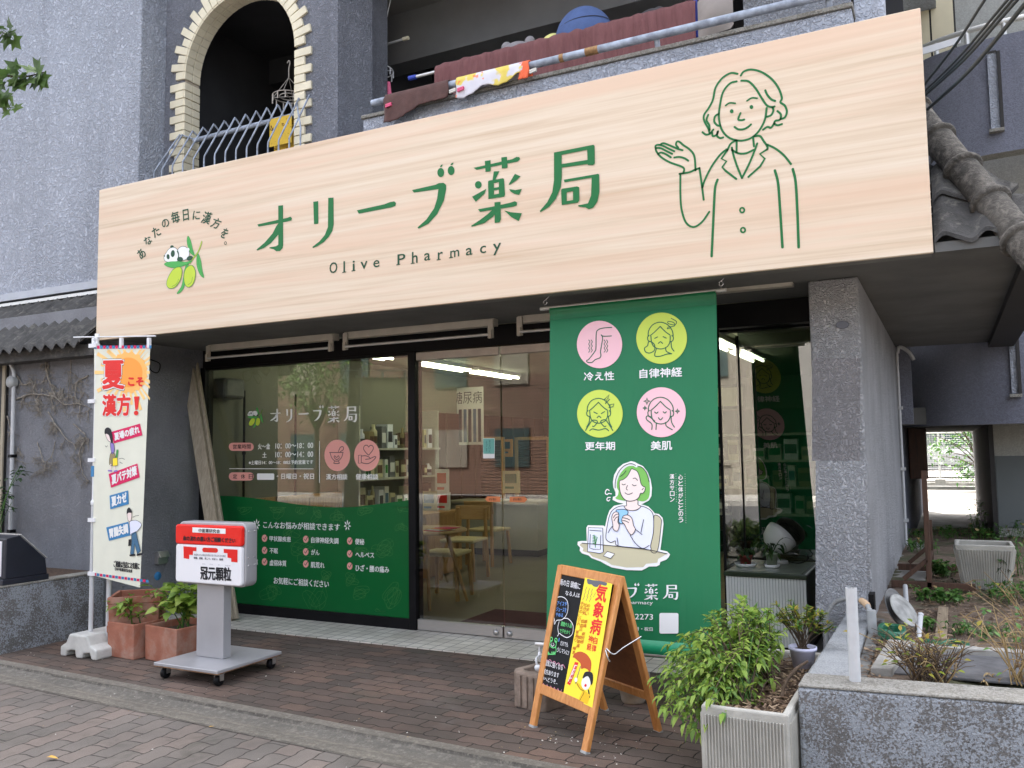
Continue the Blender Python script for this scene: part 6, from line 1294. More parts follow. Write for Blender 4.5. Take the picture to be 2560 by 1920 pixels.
p0 = oz(2297, 1600, .46); b = MB(); b.tube([(p0.x, p0.y, .462), (p0.x+.01, p0.y+.12, .56)], .0125, 'pvc', 10); b.tube([(p0.x+.01, p0.y+.12, .56), (p0.x+.012, p0.y+.13, .568)], .0145, 'pvc', 10); tag(b.build('white_pipe'), 'short white pipe lying on the soil left of the plank', 'pipe')
b = MB(); p0, p1 = oz(2352, 1600, .47), oz(2358, 1528, .47); b.bar(p0, p1+Vector((0, .1, 0)), .055, .02, 'plank', (0, 0, 1)); tag(b.build('plank', bevel=.003), 'short weathered plank lying on the garden soil', 'plank')
mat('hose_green', srgb(28, 92, 66), .35, 0, .1, 10)
hp = []
for k in range(90):
    t_ = 2*math.pi*k/24; c_ = Vector((-.30, -1.16, .475)); hp.append(c_+Vector((.055*math.cos(t_), .11*math.sin(t_), .008+.0105*(k/24)+.004*math.sin(t_*3))))
e = hp[-1]; hp += cat([e, Vector((-.22, -1.28, .478)), Vector((-.10, -1.24, .478)), Vector((-.02, -1.14, .478)), Vector((.035, -1.20, .478)), Vector((.01, -1.30, .478)), Vector((-.08, -1.30, .492)), Vector((-.14, -1.22, .484))], 8)
b = MB(); b.tube(hp, .0125, 'hose_green', 10); tag(b.build('garden_hose'), 'green garden hose coiled on the soil beside the metal lids', 'hose')
# far ribbed planter, lying a little tilted
FP2 = ribbed_planter('ribbed_planter', 'grey ribbed concrete planter standing empty among weeds in the garden bed', .005, .37, .74, 1.10, .452, .76, 0, .0165, .68, top_in=.045)
# brown wooden stand
WS = thing('wooden_stand', (-.16, .9, .45), 'brown wooden stand with upright posts and braced cross feet in the garden', 'stand')
for y, zt_ in ((.62, 1.27), (1.55, .86)):
    if y < 1: b = MB(); b.box(-.176, -.142, y, y+.034, .462, zt_, 'brown_post'); b.build('post', WS, bevel=.003)
    b = MB(); b.bar((-.40, y+.017, .485), (.12, y+.017, .485), .034, .05, 'brown_post', (0, 0, 1)); b.build('foot', WS, bevel=.003)
    b = MB(); b.bar((-.32, y+.017, .52), (-.165, y+.017, .66), .03, .034, 'brown_post', (0, 1, 0)); b.build('brace', WS, bevel=.003)
b = MB(); b.box(-.172, -.146, .655, 1.56, .60, .625, 'brown_post'); b.build('rail', WS, bevel=.003)
b = MB(); b.box(-.176, -.142, 1.55, 1.584, .462, .86, 'brown_post'); b.build('post', WS, bevel=.003)
# pipes down the side wall
b = MB(); q = ox(2241, 900, -.41); pts = [ox(2240, 890, -.408), ox(2248, 1000, -.408), ox(2253, 1230, -.408), ox(2263, 1362, -.408)]
yy = 3.30; b.tube([(-.41, yy, 2.36), (-.41, yy, .47)], .014, 'pvc', 10); b.tube(cat([(-.405, yy, 2.36), (-.38, yy, 2.42), (-.30, yy-.02, 2.36), (-.26, yy-.02, 2.28)], 5), .018, 'pvc', 10)
for z_ in (.7, 1.2, 1.8): b.box(-.428, -.38, yy-.026, yy+.026, z_, z_+.03, 'pvc')
tag(b.build('down_pipe'), 'white drain pipe running down the far end of the side wall', 'pipe')
# bare twiggy shrubs, grasses and weeds
def twig_bush(name, label, c, n, h, sp, lv, seed, mt='bark', lm='leaf_yellow', lean=(0, 0)):
    rr = random.Random(seed); T = thing(name, c, label, 'shrub'); s_ = MB(); l_ = MB(); c = Vector(c)
    for k in range(n):
        an = rr.uniform(0, 6.28); p0 = c+Vector((rr.uniform(-.07, .07), rr.uniform(-.04, .04), 0)); p2 = p0+Vector((sp*math.cos(an)*rr.uniform(.2, 1)+lean[0], sp*.6*math.sin(an)*rr.uniform(.2, 1)+lean[1], h*rr.uniform(.5, 1))); m1 = (p0+p2)/2+Vector((rr.uniform(-.03, .03), rr.uniform(-.03, .03), rr.uniform(0, .05)))
        pts = cat([p0, m1, p2], 5); s_.tube(pts, [.0034*(1-.7*i/len(pts)) for i in range(len(pts))], mt if rr.random() < .7 else 'leaf_dry', 5)
        for j in range(3):
            i = rr.randint(3, len(pts)-2); q = pts[i]; d = Vector((rr.gauss(0, 1), rr.gauss(0, .6), rr.uniform(-.2, 1))).normalized()*rr.uniform(.04, .12); s_.tube([q, q+d*.5+Vector((0, 0, .008)), q+d], [.002, .0016, .001], mt if rr.random() < .5 else 'leaf_dry', 4)
            if rr.random() < lv: l_.leaf(q+d, d, Vector((0, -.3, 1)), rr.uniform(.022, .04), rr.uniform(.014, .024), lm, .08, .2)
    s_.build('twigs', T)
    if l_.v: l_.build('leaves', T)
    return T
twig_bush('bare_shrub', 'cut-back twiggy shrub with a few yellow-green leaves behind the garden wall', (-.12, -1.93, .455), 60, .20, .20, .28, 3)
def weeds(name, label, c, n, h, sp, seed, mt='leaf_mid', W=.012, dry=.0, cat_='weed'):
    rr = random.Random(seed); T = thing(name, c, label, cat_); s_ = MB(); l_ = MB(); c = Vector(c)
    for k in range(n):
        p0 = c+Vector((rr.gauss(0, sp*.5), rr.gauss(0, sp*.35), 0)); an = rr.uniform(0, 6.28); hh_ = h*rr.uniform(.4, 1); p2 = p0+Vector((math.cos(an)*hh_*.35, math.sin(an)*hh_*.35, hh_)); pts = cat([p0, (p0+p2)/2+Vector((0, 0, hh_*.1)), p2], 5)
        s_.tube(pts, [.0026*(1-.7*i/len(pts)) for i in range(len(pts))], 'leaf_dry' if rr.random() < dry else mt, 4)
        for j in range(int(5+hh_*28)):
            q = rr.choice(pts[3:]); d = Vector((rr.gauss(0, 1), rr.gauss(0, 1), rr.uniform(-.3, .8))); L = rr.uniform(.4, 1)*min(.09, .03+hh_*.16); l_.leaf(q, d, Vector((0, 0, 1)), L, W*rr.uniform(.7, 1.5), mt if rr.random() > dry*.5 else 'leaf_dry', .1, .4)
    s_.build('stems', T); l_.build('leaves', T); return T
for (x, y), n_, h, sp, mt, W, lb in (((2350, 1505), 60, .08, .17, 'leaf_mid', .030, 'low clover-like patch between wooden foot and mulch'), ((2320, 1575), 14, .07, .06, 'leaf_mid', .022, 'small round weed beside the short white pipe'), ((2345, 1440), 40, .12, .13, 'leaf_mid', .03, 'nettle-like weeds behind the wooden stand foot'), ((2500, 1475), 12, .22, .10, 'leaf_dark', .026, 'dark leafy weed in front of the empty ribbed planter'), ((2545, 1440), 9, .32, .06, 'leaf_mid', .014, 'tall narrow weed at the right corner of the empty planter'), ((2410, 1465), 5, .14, .05, 'leaf_dark', .014, 'small thin weed at the left corner of the empty planter'), ((2440, 1330), 10, .34, .10, 'leaf_mid', .022, 'tall arching weed behind the empty planter'), ((2300, 1345), 14, .09, .16, 'leaf_mid', .03, 'low weeds at the foot of the drain pipe'), ((2430, 1345), 60, .13, .5, 'leaf_mid', .03, 'spreading low weeds behind the empty planter'), ((2545, 1350), 16, .22, .25, 'leaf_mid', .02, 'leafy weeds at the right beneath the grey-green wall'), ((2290, 1380), 22, .13, .12, 'leaf_mid', .026, 'weeds under the braces of the wooden stand'), ((2450, 1590), 26, .06, .18, 'leaf_mid', .016, 'sparse seedlings on the soil right of the plank'), ((2540, 1500), 40, .12, .22, 'leaf_mid', .02, 'weed tuft at the right edge of the bed'), ((2440, 1700), 8, .05, .14, 'leaf_dry', .008, 'dry seedlings on the soil by the front wall')):
    q = oz(x, y, .455); weeds('weed', lb, tuple(q), n_, h, sp, x+y, mt, W, .1)
twig_bush('dry_grass', 'tall dry stalks and green shoots at the right edge of the garden bed', (.24, -1.80, .455), 30, .36, .22, .55, 9, 'leaf_dry', 'leaf_mid', (-.02, .05))
twig_bush('dry_grass', 'thin pale dead stems arching in front of the empty ribbed planter', (.36, -.9, .455), 8, .38, .30, .2, 10, 'leaf_dry', 'leaf_yellow', (-.12, 0))
# ------------------------------------------------------------------ beyond the passage: fence, tree, van
mat('van_white', (.30, .305, .31), .3, 0, .03, 3); mat('tyre', (.02, .02, .02), .7, 0, .1, 9); mat('van_glass', (.05, .08, .08), .08, 0, .1, 3)
VN = thing('delivery_van', (.2, 28.5, .27), 'small white van parked side-on beyond the chain-link fence', 'van')
VX0, VX1, VY0, VY1 = -2.35, 1.35, 27.9, 29.3; g = .27
b = MB(); prf = [(VX0, .45), (VX0, 1.05), (VX0+.08, 1.25), (VX0+.3, 1.75), (VX0+.6, 1.86), (VX1-.95, 1.86), (VX1-.55, 1.62), (VX1-.25, 1.12), (VX1-.03, 1.0), (VX1, .5), (VX1-.1, .38), (VX0+.1, .38)]
b.prism([(x, VY0, g+z) for x, z in prf], (0, VY1-VY0, 0), 'van_white'); b.build('body', VN, bevel=.05, seg=3)
def vq(pts, nm, mt, dy=-.012): b = MB(); b.prism([(x, VY0+dy, g+z) for x, z in pts], (0, .012, 0), mt); b.build(nm, VN)
vq([(VX1-1.45, 1.12), (VX1-.45, 1.12), (VX1-.68, 1.55), (VX1-1.0, 1.74), (VX1-1.45, 1.74)], 'side_window', 'van_glass'); vq([(VX1-2.6, 1.15), (VX1-1.55, 1.15), (VX1-1.55, 1.74), (VX1-2.6, 1.74)], 'side_window', 'van_glass')
vq([(VX0+.05, .40), (VX1-.05, .40), (VX1-.05, .47), (VX0+.05, .47)], 'sill', 'tyre', -.02)
for x in (VX1-.75, VX0+.7):
    b = MB(); b.lathe((x, VY0-.03, g+.29), [(0, .0), (.29, 0), (.29, .17), (0, .17)], 'tyre', 28, (0, 1, 0)); W = b.build('wheel', VN); b = MB(); b.lathe((x, VY0-.035, g+.29), [(0, 0), (.17, 0), (.19, .02), (.19, .03)], 'alu', 20, (0, 1, 0)); r_ = b.build('rim', None, origin=W['_o']); r_.parent = W; r_.location = (0, 0, 0)
b = MB(); b.box(VX1-1.5, VX1-.6, VY0-.008, VY0-.0005, g+.86, g+1.0, 'white_paint'); b.build('door_plate', VN)
vs, fs = glyphs('オリーブ薬局'); p0 = oy(2425, 1136, VY0-.01); p1 = oy(2450, 1136, VY0-.01)
b = MB(); b.add([(p0.x+(p1.x-p0.x)*u, VY0-.0125, g+.87+.11*v_) for u, v_ in vs], fs, 'ink'); b.build('lettering', VN)
FC = thing('chain_link_fence', (1, 20, .27), 'grey chain-link fence standing on a low kerb behind the passage', 'fence')
FYc = 20.0; fz = 1.76
b = MB()
for x in (-2.4, -.23, 1.9, 4.0): b.tube([(x, FYc, .27), (x, FYc, fz)], .025, 'alu', 8)
b.tube([(-5, FYc, fz), (6, FYc, fz)], .022, 'alu', 8); b.build('frame', FC)
b = MB()
for k in range(110): x = -2+k*.06; b.tube([(x, FYc, .40), (x, FYc, fz)], .0022, 'alu', 3, False)
for k in range(24): z_ = .42+k*.055; b.tube([(-2, FYc, z_), (4.6, FYc, z_)], .0022, 'alu', 3, False)
b.build('mesh', FC); b = MB(); b.box(-.36, -.10, FYc-.14, FYc+.14, .27, .52, 'concrete'); b.build('footing', FC, bevel=.01)
b = MB(); b.box(-6, 7, FYc+.5, FYc+.8, .25, .46, 'concrete'); b.box(-6, 7, FYc-.9, FYc-.6, .25, .36, 'concrete_dark'); struct(b.build('kerb'))
def tree(name, label, x, y, z0, trunk_h, c, rad, n, L, mt, seed, twigs=18, tr=.06, hole=.45):
    rr = random.Random(seed); T = thing(name, (x, y, z0), label, 'tree'); tk = MB(); lf_ = MB(); c = Vector(c); rad = Vector(rad)
    fork = Vector((x, y, z0+trunk_h)); tk.tube(cat([(x, y, z0), (x+tr*.4, y, z0+trunk_h*.5), tuple(fork)], 4), [tr, tr*.95, tr*.9, tr*.85, tr*.8, tr*.78, tr*.75, tr*.72, tr*.7], 'bark', 10)
    for k in range(twigs):
        v = Vector((rr.gauss(0, 1), rr.gauss(0, 1), rr.gauss(0, 1))).normalized(); e_ = c+Vector((v.x*rad.x, v.y*rad.y, v.z*rad.z))*rr.uniform(.5, .95)
        pts = cat([fork, (fork+e_)/2+Vector((rr.uniform(-.1, .1), rr.uniform(-.1, .1), .1)), e_], 6); tk.tube(pts, [tr*.4*(1-.85*i/len(pts))+.004 for i in range(len(pts))], 'bark', 6)
        for cl_ in range(max(1, n//twigs//12)):
            cc = e_+Vector((rr.gauss(0, .22)*rad.x, rr.gauss(0, .22)*rad.y, rr.gauss(0, .22)*rad.z))
            for j in range(12):
                q = cc+Vector((rr.gauss(0, L*1.3), rr.gauss(0, L*1.3), rr.gauss(0, L*1.0))); d = Vector((rr.gauss(0, 1), rr.gauss(0, 1), rr.gauss(-.2, .7))); lf_.leaf(q, d, Vector((rr.gauss(0, .5), rr.gauss(0, .5), 1)), L*rr.uniform(.7, 1.2), L*.5*rr.uniform(.8, 1.2), mt, .1, .2)
    tk.build('trunk', T); lf_.build('crown', T); return T
tree('garden_tree', 'bright green sunlit tree growing before the fence behind the passage', .75, 18.6, .27, .5, (.35, 18.6, 1.45), (.75, .5, .95), 900, .11, 'leaf_mid', 41, 22, .04)
tree('garden_tree', 'sunlit tree with a thick tan trunk seen left through the passage', -1.05, 15.5, .27, 2.2, (-1.4, 16, 3.3), (1.4, 1.2, 1.0), 1600, .12, 'leaf_yellow', 42, 24, .17)
b = MB(); b.box(-14, 14, 40, 40.3, .2, 6.5, 'paint_beige'); T = tag(b.build('far_house'), 'pale rendered house wall far beyond the parked van', 'building')
b = MB(); b.box(-3.4, -1.6, 30.2, 31.6, .3, 1.15, 'red_print'); b.box(-3.2, -1.8, 30.4, 31.5, 1.15, 1.6, 'van_glass'); tag(b.build('parked_car', bevel=.15, seg=3), 'red car glimpsed behind the white van', 'car')
# ------------------------------------------------------------------ overhead cables at the right
mat('cable_black', (.018, .03, .034), .5, 0, .2, 9)
for (x0, y0), (xm, ym), (x1, y1), Ya, Yb, r, lb in (
    ((2316, 205), (2390, 110), (2468, -10), -.5, -2.0, .011, 'thin dark cable farthest left of the overhead bundle'),
    ((2318, 222), (2400, 140), (2527, -10), -.5, -2.1, .010, 'dark cable running second in the overhead bundle'),
    ((2318, 230), (2405, 146), (2540, -10), -.52, -2.1, .010, 'dark cable beside a cable tie in the overhead bundle'),
    ((2318, 234), (2412, 148), (2552, -10), -.55, -2.15, .011, 'dark cable on the right side of the overhead bundle'),
    ((2320, 272), (2425, 175), (2575, -5), -.6, -2.3, .015, 'thick dark cable lowest and farthest right at the sign end')):
    p = [on(x0-6, y0+8, (0, Ya+.06, 0), Vector((0, 1, 0))), on(x0, y0, (0, Ya, 0), Vector((0, 1, 0))), on(xm, ym, (0, (Ya+Yb)/2, 0), Vector((0, 1, 0))), on(x1, y1, (0, Yb, 0), Vector((0, 1, 0)))]; d_ = (p[3]-p[2]).normalized(); p.append(p[3]+d_*1.5)
    b = MB(); b.tube(cat(p, 6), r*.62, 'cable_black', 8); tag(b.build('overhead_cable'), lb, 'cable', 'overhead cables beside the sign')
# ------------------------------------------------------------------ window-box railing in the arch
AR = thing('arch_railing', (-5.47, -.4, 3.7), 'pale blue bulging railing of bent bars in the brick arch', 'railing')
b = MB(); b.tube([(-6.13, -.36, 4.375), (-4.79, -.36, 4.385)], .022, 'rail_paint', 12); b.build('top_rail', AR)
for (tx_, ty_), (lx, ly) in [((450, 336), (386, 428)), ((456, 336), (405, 424)), ((482, 327), (432, 411))]+[((508+26.6*k, 318-8.1*k), (458+26.6*k, 402-5.9*k)) for k in range(11)]+[((742, 258), (752, 322))]:
    p, q = oy(tx_, ty_, -.45), oy(lx, ly, -.57); x_ = min(-4.80, max(-6.12, p.x)); b = MB(); b.tube([(x_, -.37, 4.385), (p.x, p.y+.01, p.z-.008), (p.x, p.y, p.z), (q.x, q.y, q.z+.0), (q.x, q.y-.004, q.z-.03), (q.x, q.y-.004, 3.55)], .0075, 'rail_paint', 8); b.build('bar', AR)
def laundry_ring(label, c, r, hang, seed, mtl='pvc', cloths=()):
    T = thing('laundry_hanger', tuple(c), label, 'laundry hanger'); c = Vector(c); b = MB()
    for rad in (r, r*.55): b.tube([c+Vector((rad*math.cos(t_), rad*math.sin(t_), 0)) for t_ in [2*math.pi*i/28 for i in range(29)]], .005, mtl, 6, False)
    for k in range(4): t_ = math.pi/2*k+.4; b.tube([c+Vector((r*math.cos(t_), r*math.sin(t_), 0)), c+Vector((0, 0, hang*.55))], .003, mtl, 5); b.tube([c-Vector((r*math.cos(t_), r*math.sin(t_), 0)), c+Vector((r*math.cos(t_), r*math.sin(t_), 0))], .004, mtl, 5)
    b.tube(cat([c+Vector((0, 0, hang*.55)), c+Vector((0, 0, hang*.8)), c+Vector((.012, 0, hang*.95)), c+Vector((.0, 0, hang*1.03)), c+Vector((-.02, 0, hang*.97))], 4), .006, mtl, 6); b.build('frame', T)
    rr = random.Random(seed); b = MB()
    for k in range(12): t_ = 2*math.pi*k/12; q = c+Vector((r*math.cos(t_), r*math.sin(t_), -.03)); b.box(q.x-.005, q.x+.005, q.y-.004, q.y+.004, q.z-.035, q.z+.03, mtl)
    b.build('pegs', T); return T
q = oy(722, 242, -.12); mat('hanger_grey', (.36, .33, .29), .6, 0, .1, 8)
laundry_ring('grey round laundry hanger with pegs hanging inside the brick arch', q, .145, .33, 3, 'hanger_grey')
m, t, b_ = base('yellow_towel'); v = t.pos(); t.link(t.mix(t.ramp(t.noise(v, 16, 3, .6, .8), [(.60, 0.0), (.63, 1.0)]), srgb(212, 176, 62), srgb(96, 62, 26)), b_.inputs['Base Color']); b_.inputs['Roughness'].default_value = .9
t0, t1 = oy(687, 300, -.33), oy(742, 290, -.33)
b = MB(); b.grid(lambda u, v_: (t0.x+(t1.x-t0.x)*u, -.338+.006*math.sin(u*9)-.05*(1-v_)*0, 4.405-.85*v_), 16, 12, 'yellow_towel'); b.grid(lambda u, v_: (t0.x+(t1.x-t0.x)*u, -.395+.006*math.sin(u*8)*0+.057*math.sin(math.pi/2*min(1, v_*6))*0, 4.402-.02-.25*v_), 8, 4, 'yellow_towel')
tag(b.build('yellow_towel'), 'yellow patterned towel hanging over the rail in the brick arch', 'towel')
q = oy(527, 281, .5); b = MB(); b.box(q.x-.06, q.x+.06, .5, .53, q.z-.2, q.z+.1, 'side_grey')
for k in range(7): b.box(q.x-.045, q.x+.045, .494, .499, q.z-.18+k*.034, q.z-.168+k*.034, 'dark_in')
tag(b.build('air_vent'), 'slatted vent panel on the dark wall inside the brick arch', 'vent')
# ------------------------------------------------------------------ balcony: rail, washing, bedding and soft toys
RY = -.888
BR_ = thing('balcony_rail', (-2.4, RY, 4.1), 'worn grey pipe handrail along the balcony parapet', 'railing')
ra, rb_, rc = oy(931, 260, RY), oy(1750, 61, RY), oy(2120, -30, RY); rz = (ra.z+rb_.z)/2
b = MB(); b.tube([(ra.x, RY, rz), (rc.x, RY, rz)], .026, 'rail_paint', 14); b.build('pipe', BR_)
for x_ in (958, 1642, 2080):
    q = oy(x_, 200, RY); b = MB(); b.tube([(q.x, RY+.045, pz-.005), (q.x, RY+.02, rz)], .018, 'rail_paint', 12); b.build('post', BR_)
q = oy(1482, 125, RY); b = MB(); b.tube([(q.x-.05, RY, rz), (q.x+.04, RY, rz)], .0275, 'rust_rail', 14); q = oy(1405, 140, RY); b.tube([(q.x-.015, RY, rz), (q.x+.015, RY, rz)], .0275, 'rust_rail', 14); b.build('rust_patch', BR_)
def drape(name, label, xa, xb, mt, front, back, seed, cat_='towel', Y=RY, zc=None, r=.031, ncol=24, ragged=.02, extra=None):
    rr = random.Random(seed); zc = rz if zc is None else zc; ph = rr.uniform(0, 6)
    def P(u, v):
        x = xa+(xb-xa)*u; fr = front(u); bk = back(u); L = fr+bk+math.pi*r; s_ = v*L; wv = .007*math.sin(u*17+ph)+.004*math.sin(u*41)
        if s_ < fr: return (x+.008*math.sin(v*9+u*6), Y-r-abs(wv)*(1-s_/fr)*1.6-.002, zc-(fr-s_))
        if s_ < fr+math.pi*r: a_ = (s_-fr)/r; return (x, Y-r*math.cos(a_), zc+r*math.sin(a_))
        k = s_-fr-math.pi*r; return (x, Y+r+wv*.5, zc-k)
    b = MB(); b.grid(P, ncol, 26, mt); o = b.build(name); sm = o.modifiers.new('thick', 'SOLIDIFY'); sm.thickness = .006; sm.offset = 1; return tag(o, label, cat_)
mat('brown_cloth', srgb(86, 62, 58), .95, 0, .15, 20, .4, 120); m, t, b_ = base('quilt'); v = t.pos((14, 4, 2.2)); f = t.noise(v, 1.6, 5, .65, .8); t.link(t.ramp(f, [(.3, srgb(104, 66, 66)), (.7, srgb(124, 82, 82))]), b_.inputs['Base Color']); b_.inputs['Roughness'].default_value = .95; t.link(t.bump(f, .7, .03), b_.inputs['Normal'])
x0, x1 = oy(968, 245, RY).x, oy(1126, 208, RY).x
drape('brown_towel', 'brown towel folded over the left end of the balcony rail', x0, x1, 'brown_cloth', lambda u: .19-.10*u+.015*math.sin(u*8), lambda u: .075, 4)
m, t, b_ = base('pattern_cloth'); v = t.pos(); n1 = t.noise(v, 7, 2); col = t.ramp(n1, [(.42, srgb(204, 202, 208)), (.50, srgb(204, 202, 208)), (.54, srgb(214, 194, 100)), (.66, srgb(210, 188, 84))]); col = t.mix(t.ramp(t.noise(v, 18, 2), [(.64, 0.0), (.67, .8)]), col, srgb(232, 120, 70)); t.link(col, b_.inputs['Base Color']); b_.inputs['Roughness'].default_value = .9
x0, x1 = oy(1146, 203, RY).x, oy(1310, 165, RY).x
drape('printed_towel', 'white and yellow printed towel pegged over the balcony rail', x0, x1, 'pattern_cloth', lambda u: .125-.055*u+.02*math.sin(u*11), lambda u: .075, 6)
mat('orange_cloth', srgb(226, 104, 66), .9, 0, .08, 8); x0, x1 = oy(1302, 167, RY).x, oy(1326, 161, RY).x
drape('orange_cloth', 'narrow orange cloth tied on the rail beside the printed towel', x0, x1, 'orange_cloth', lambda u: .10, lambda u: .075, 8, ncol=6)
mat('peg_pink', srgb(214, 80, 120), .5, 0, .05, 5); mat('peg_white', (.6, .58, .52), .5, 0, .05, 5)
for x_, y_, mt, lb in ((970, 262, 'peg_pink', 'pink peg clipped on the brown towel corner'), (1150, 222, 'peg_pink', 'pink peg at the left end of the printed towel'), (1130, 226, 'peg_white', 'pale peg between the brown and printed towels'), (1331, 176, 'peg_white', 'pale peg on the orange cloth')):
    q = oy(x_, y_, RY-.05); b = MB(); b.bar(q+Vector((-.02, 0, 0)), q+Vector((.03, 0, .006)), .014, .012, mt, (0, 0, 1)); b.bar(q+Vector((-.02, 0, -.014)), q+Vector((.03, 0, -.006)), .014, .01, mt, (0, 0, 1)); tag(b.build('clothes_peg'), lb, 'peg', 'pegs on the balcony rail')
QY = -.30
qa, qb = oy(1094, 165, QY), oy(1742, 12, QY); zq = (qa.z+qb.z)/2
p0 = oy(1028, 184, QY); b = MB(); b.tube([(p0.x, QY, zq-.03), (qb.x+.25, QY, zq-.03)], .013, 'alu', 10); T = thing('drying_pole', (p0.x, QY, zq-.03), 'metal drying pole with blue end cap under the quilt', 'pole'); b.build('pole', T)
flat('blue_plastic', srgb(58, 76, 170), .4); b = MB(); b.tube([(p0.x-.02, QY, zq-.03), (p0.x+.05, QY, zq-.03)], .02, 'blue_plastic', 10); b.tube([(qb.x+.0, QY, zq+.06), (qb.x+.0, QY, zq-.25)], .02, 'blue_plastic', 8); b.build('end_cap', T)
def quilt(u, v):
    x = qa.x+(qb.x-qa.x)*u; r = .045; fr = .62; L = fr*2+math.pi*r; s_ = v*L
    puff = .012*abs(math.sin(u*11*math.pi+.6*math.sin(u*23)))**.6+.006*math.sin(u*83+v*7)+.004*math.sin(u*140+v*19)-.02*math.exp(-((u-.60)/.008)**2)
    if s_ < fr: return (x, QY-r-puff*.9, zq-.03-(fr-s_)+.012*math.sin(u*6))
    if s_ < fr+math.pi*r: a_ = (s_-fr)/r; return (x, QY-(r+puff*.6)*math.cos(a_), zq-.03+(r+puff*.5)*math.sin(a_))
    return (x, QY+r+puff, zq-.03-(s_-fr-math.pi*r))
b = MB(); b.grid(quilt, 260, 44, 'quilt'); o = b.build('quilt'); tag(o, 'thick maroon quilt airing over a pole behind the balcony rail', 'quilt')
b = MB(); q = oy(1474, 110, QY-.07); b.box(q.x-.006, q.x+.006, QY-.072, QY-.062, zq-.6, zq, 'dark_in')
mat('plush_blue', srgb(78, 98, 142), .95, 0, .08, 20, .4, 150); mat('plush_grey', srgb(140, 136, 138), .95, 0, .08, 20, .4, 150); mat('plush_yellow', srgb(226, 220, 140), .95, 0, .06, 20); mat('plush_dark', srgb(70, 68, 70), .95, 0, .1, 20); mat('plush_cream', srgb(214, 204, 176), .95, 0, .06, 20)
PY = -.02
q = oy(1462, 75, PY); T = thing('soft_toy', tuple(q), 'large round blue soft toy sitting behind the quilt', 'soft toy'); b = MB(); b.ball(q-Vector((0, 0, .10)), .235, .22, .27, 'plush_blue', 28, 20); b.build('body', T)
b = MB(); b.tube([q-Vector((0, 0, .10))+Vector((.236*math.cos(t_)*.93, .222*math.sin(t_)*.93, .095+.02*math.cos(t_))) for t_ in [2*math.pi*i/32 for i in range(33)]], .003, 'navy_ink', 5, False); b.build('seam', T)
b = MB(); b.ball(q+Vector((-.20, -.10, -.14)), .05, .09, .09, 'plush_cream', 14, 10); b.build('cheek', T)
q = oy(1384, 103, PY); b = MB(); b.ball(q-Vector((0, 0, .06)), .115, .10, .115, 'plush_yellow', 20, 14); tag(b.build('soft_toy'), 'small pale yellow soft toy left of the blue one', 'soft toy')
q = oy(1295, 122, PY); T = thing('soft_toy', tuple(q), 'grey bear-shaped soft toy with round ears behind the quilt', 'soft toy'); b = MB(); b.ball(q-Vector((0, 0, .09)), .16, .13, .14, 'plush_grey', 22, 14); b.build('head', T)
for s_ in (-1, 1): b = MB(); b.ball(q+Vector((.105*s_, 0, .035)), .045, .03, .045, 'plush_grey', 14, 10); b.build('ear', T)
q = oy(1632, 38, PY); b = MB(); b.ball(q-Vector((0, 0, .05)), .13, .10, .09, 'plush_dark', 18, 12); b.ball(q+Vector((.05, 0, .0)), .05, .05, .05, 'plush_dark', 12, 8); tag(b.build('soft_toy'), 'dark soft toy at the right behind the quilt', 'soft toy')
mat('cushion_cloth', srgb(146, 138, 132), .95, 0, .08, 12); q = oy(1790, 40, -.32); b = MB()
b.grid(lambda u, v: (q.x-.12+.24*u, -.34-.05*math.sin(math.pi*u)*math.sin(math.pi*v), q.z-.14+.28*v+.02*u), 12, 12, 'cushion_cloth'); b.grid(lambda u, v: (q.x-.12+.24*u, -.34+.05*math.sin(math.pi*u)*math.sin(math.pi*v), q.z-.14+.28*v+.02*u), 12, 12, 'cushion_cloth'); tag(b.build('cushion'), 'beige cushion clipped to the pole at the right end of the quilt', 'cushion')
# pole frame hanging from the balcony ceiling, with the second laundry ring
T = thing('ceiling_hanger', tuple(oy(965, 115, .4)), 'thin metal hanger frame dropping from the balcony ceiling', 'hanger')
h0 = oy(965, -40, .4); h1 = oy(965, 110, .4); b = MB(); b.tube([(h1.x, .4, h0.z+.3), (h1.x, .4, h1.z)], .012, 'alu', 8)
k_ = oy(965, 52, .4)
for dx in (-.18, .18): b.tube([(h1.x+dx, .4, h0.z+.3), (h1.x, .4, k_.z)], .006, 'alu', 6)
b.build('drop_rod', T)
h2, h3 = oy(935, 126, .4), oy(1010, 105, .4); b = MB(); b.tube([(h2.x-.1, .4, h1.z-.01), (h3.x, .4, h1.z+.0)], .011, 'alu', 8); b.tube([(h3.x-.01, .4, h1.z), (h3.x+.05, .4, h1.z)], .018, 'plush_cream', 8); b.build('crossbar', T)
q = oy(940, 178, .38); laundry_ring('white round laundry hanger with washing beside the corner pillar', q, .16, .28, 5, 'white_paint')
flat('wash_pink', srgb(222, 112, 144), .8); flat('wash_blue', srgb(150, 172, 196), .8); mat('wash_white', (.55, .55, .58), .9, 0, .05, 6)
for x_, y0_, y1_, w2, mt, lb in ((944, 190, 262, .045, 'wash_white', 'pale cloth pegged on the white laundry hanger'), (955, 195, 250, .04, 'wash_blue', 'pale blue cloth pegged on the white laundry hanger'), (969, 205, 243, .04, 'wash_pink', 'pink cloth pegged on the white laundry hanger')):
    p0, p1 = oy(x_, y0_, .3), oy(x_, y1_, .3); b = MB(); b.grid(lambda u, v: (p0.x-w2+2*w2*u*(.6+.4*v)+w2*.4*(1-v), .3+.012*math.sin(u*7), p0.z+(p1.z-p0.z)*v), 8, 6, mt); tag(b.build('washing'), lb, 'washing')
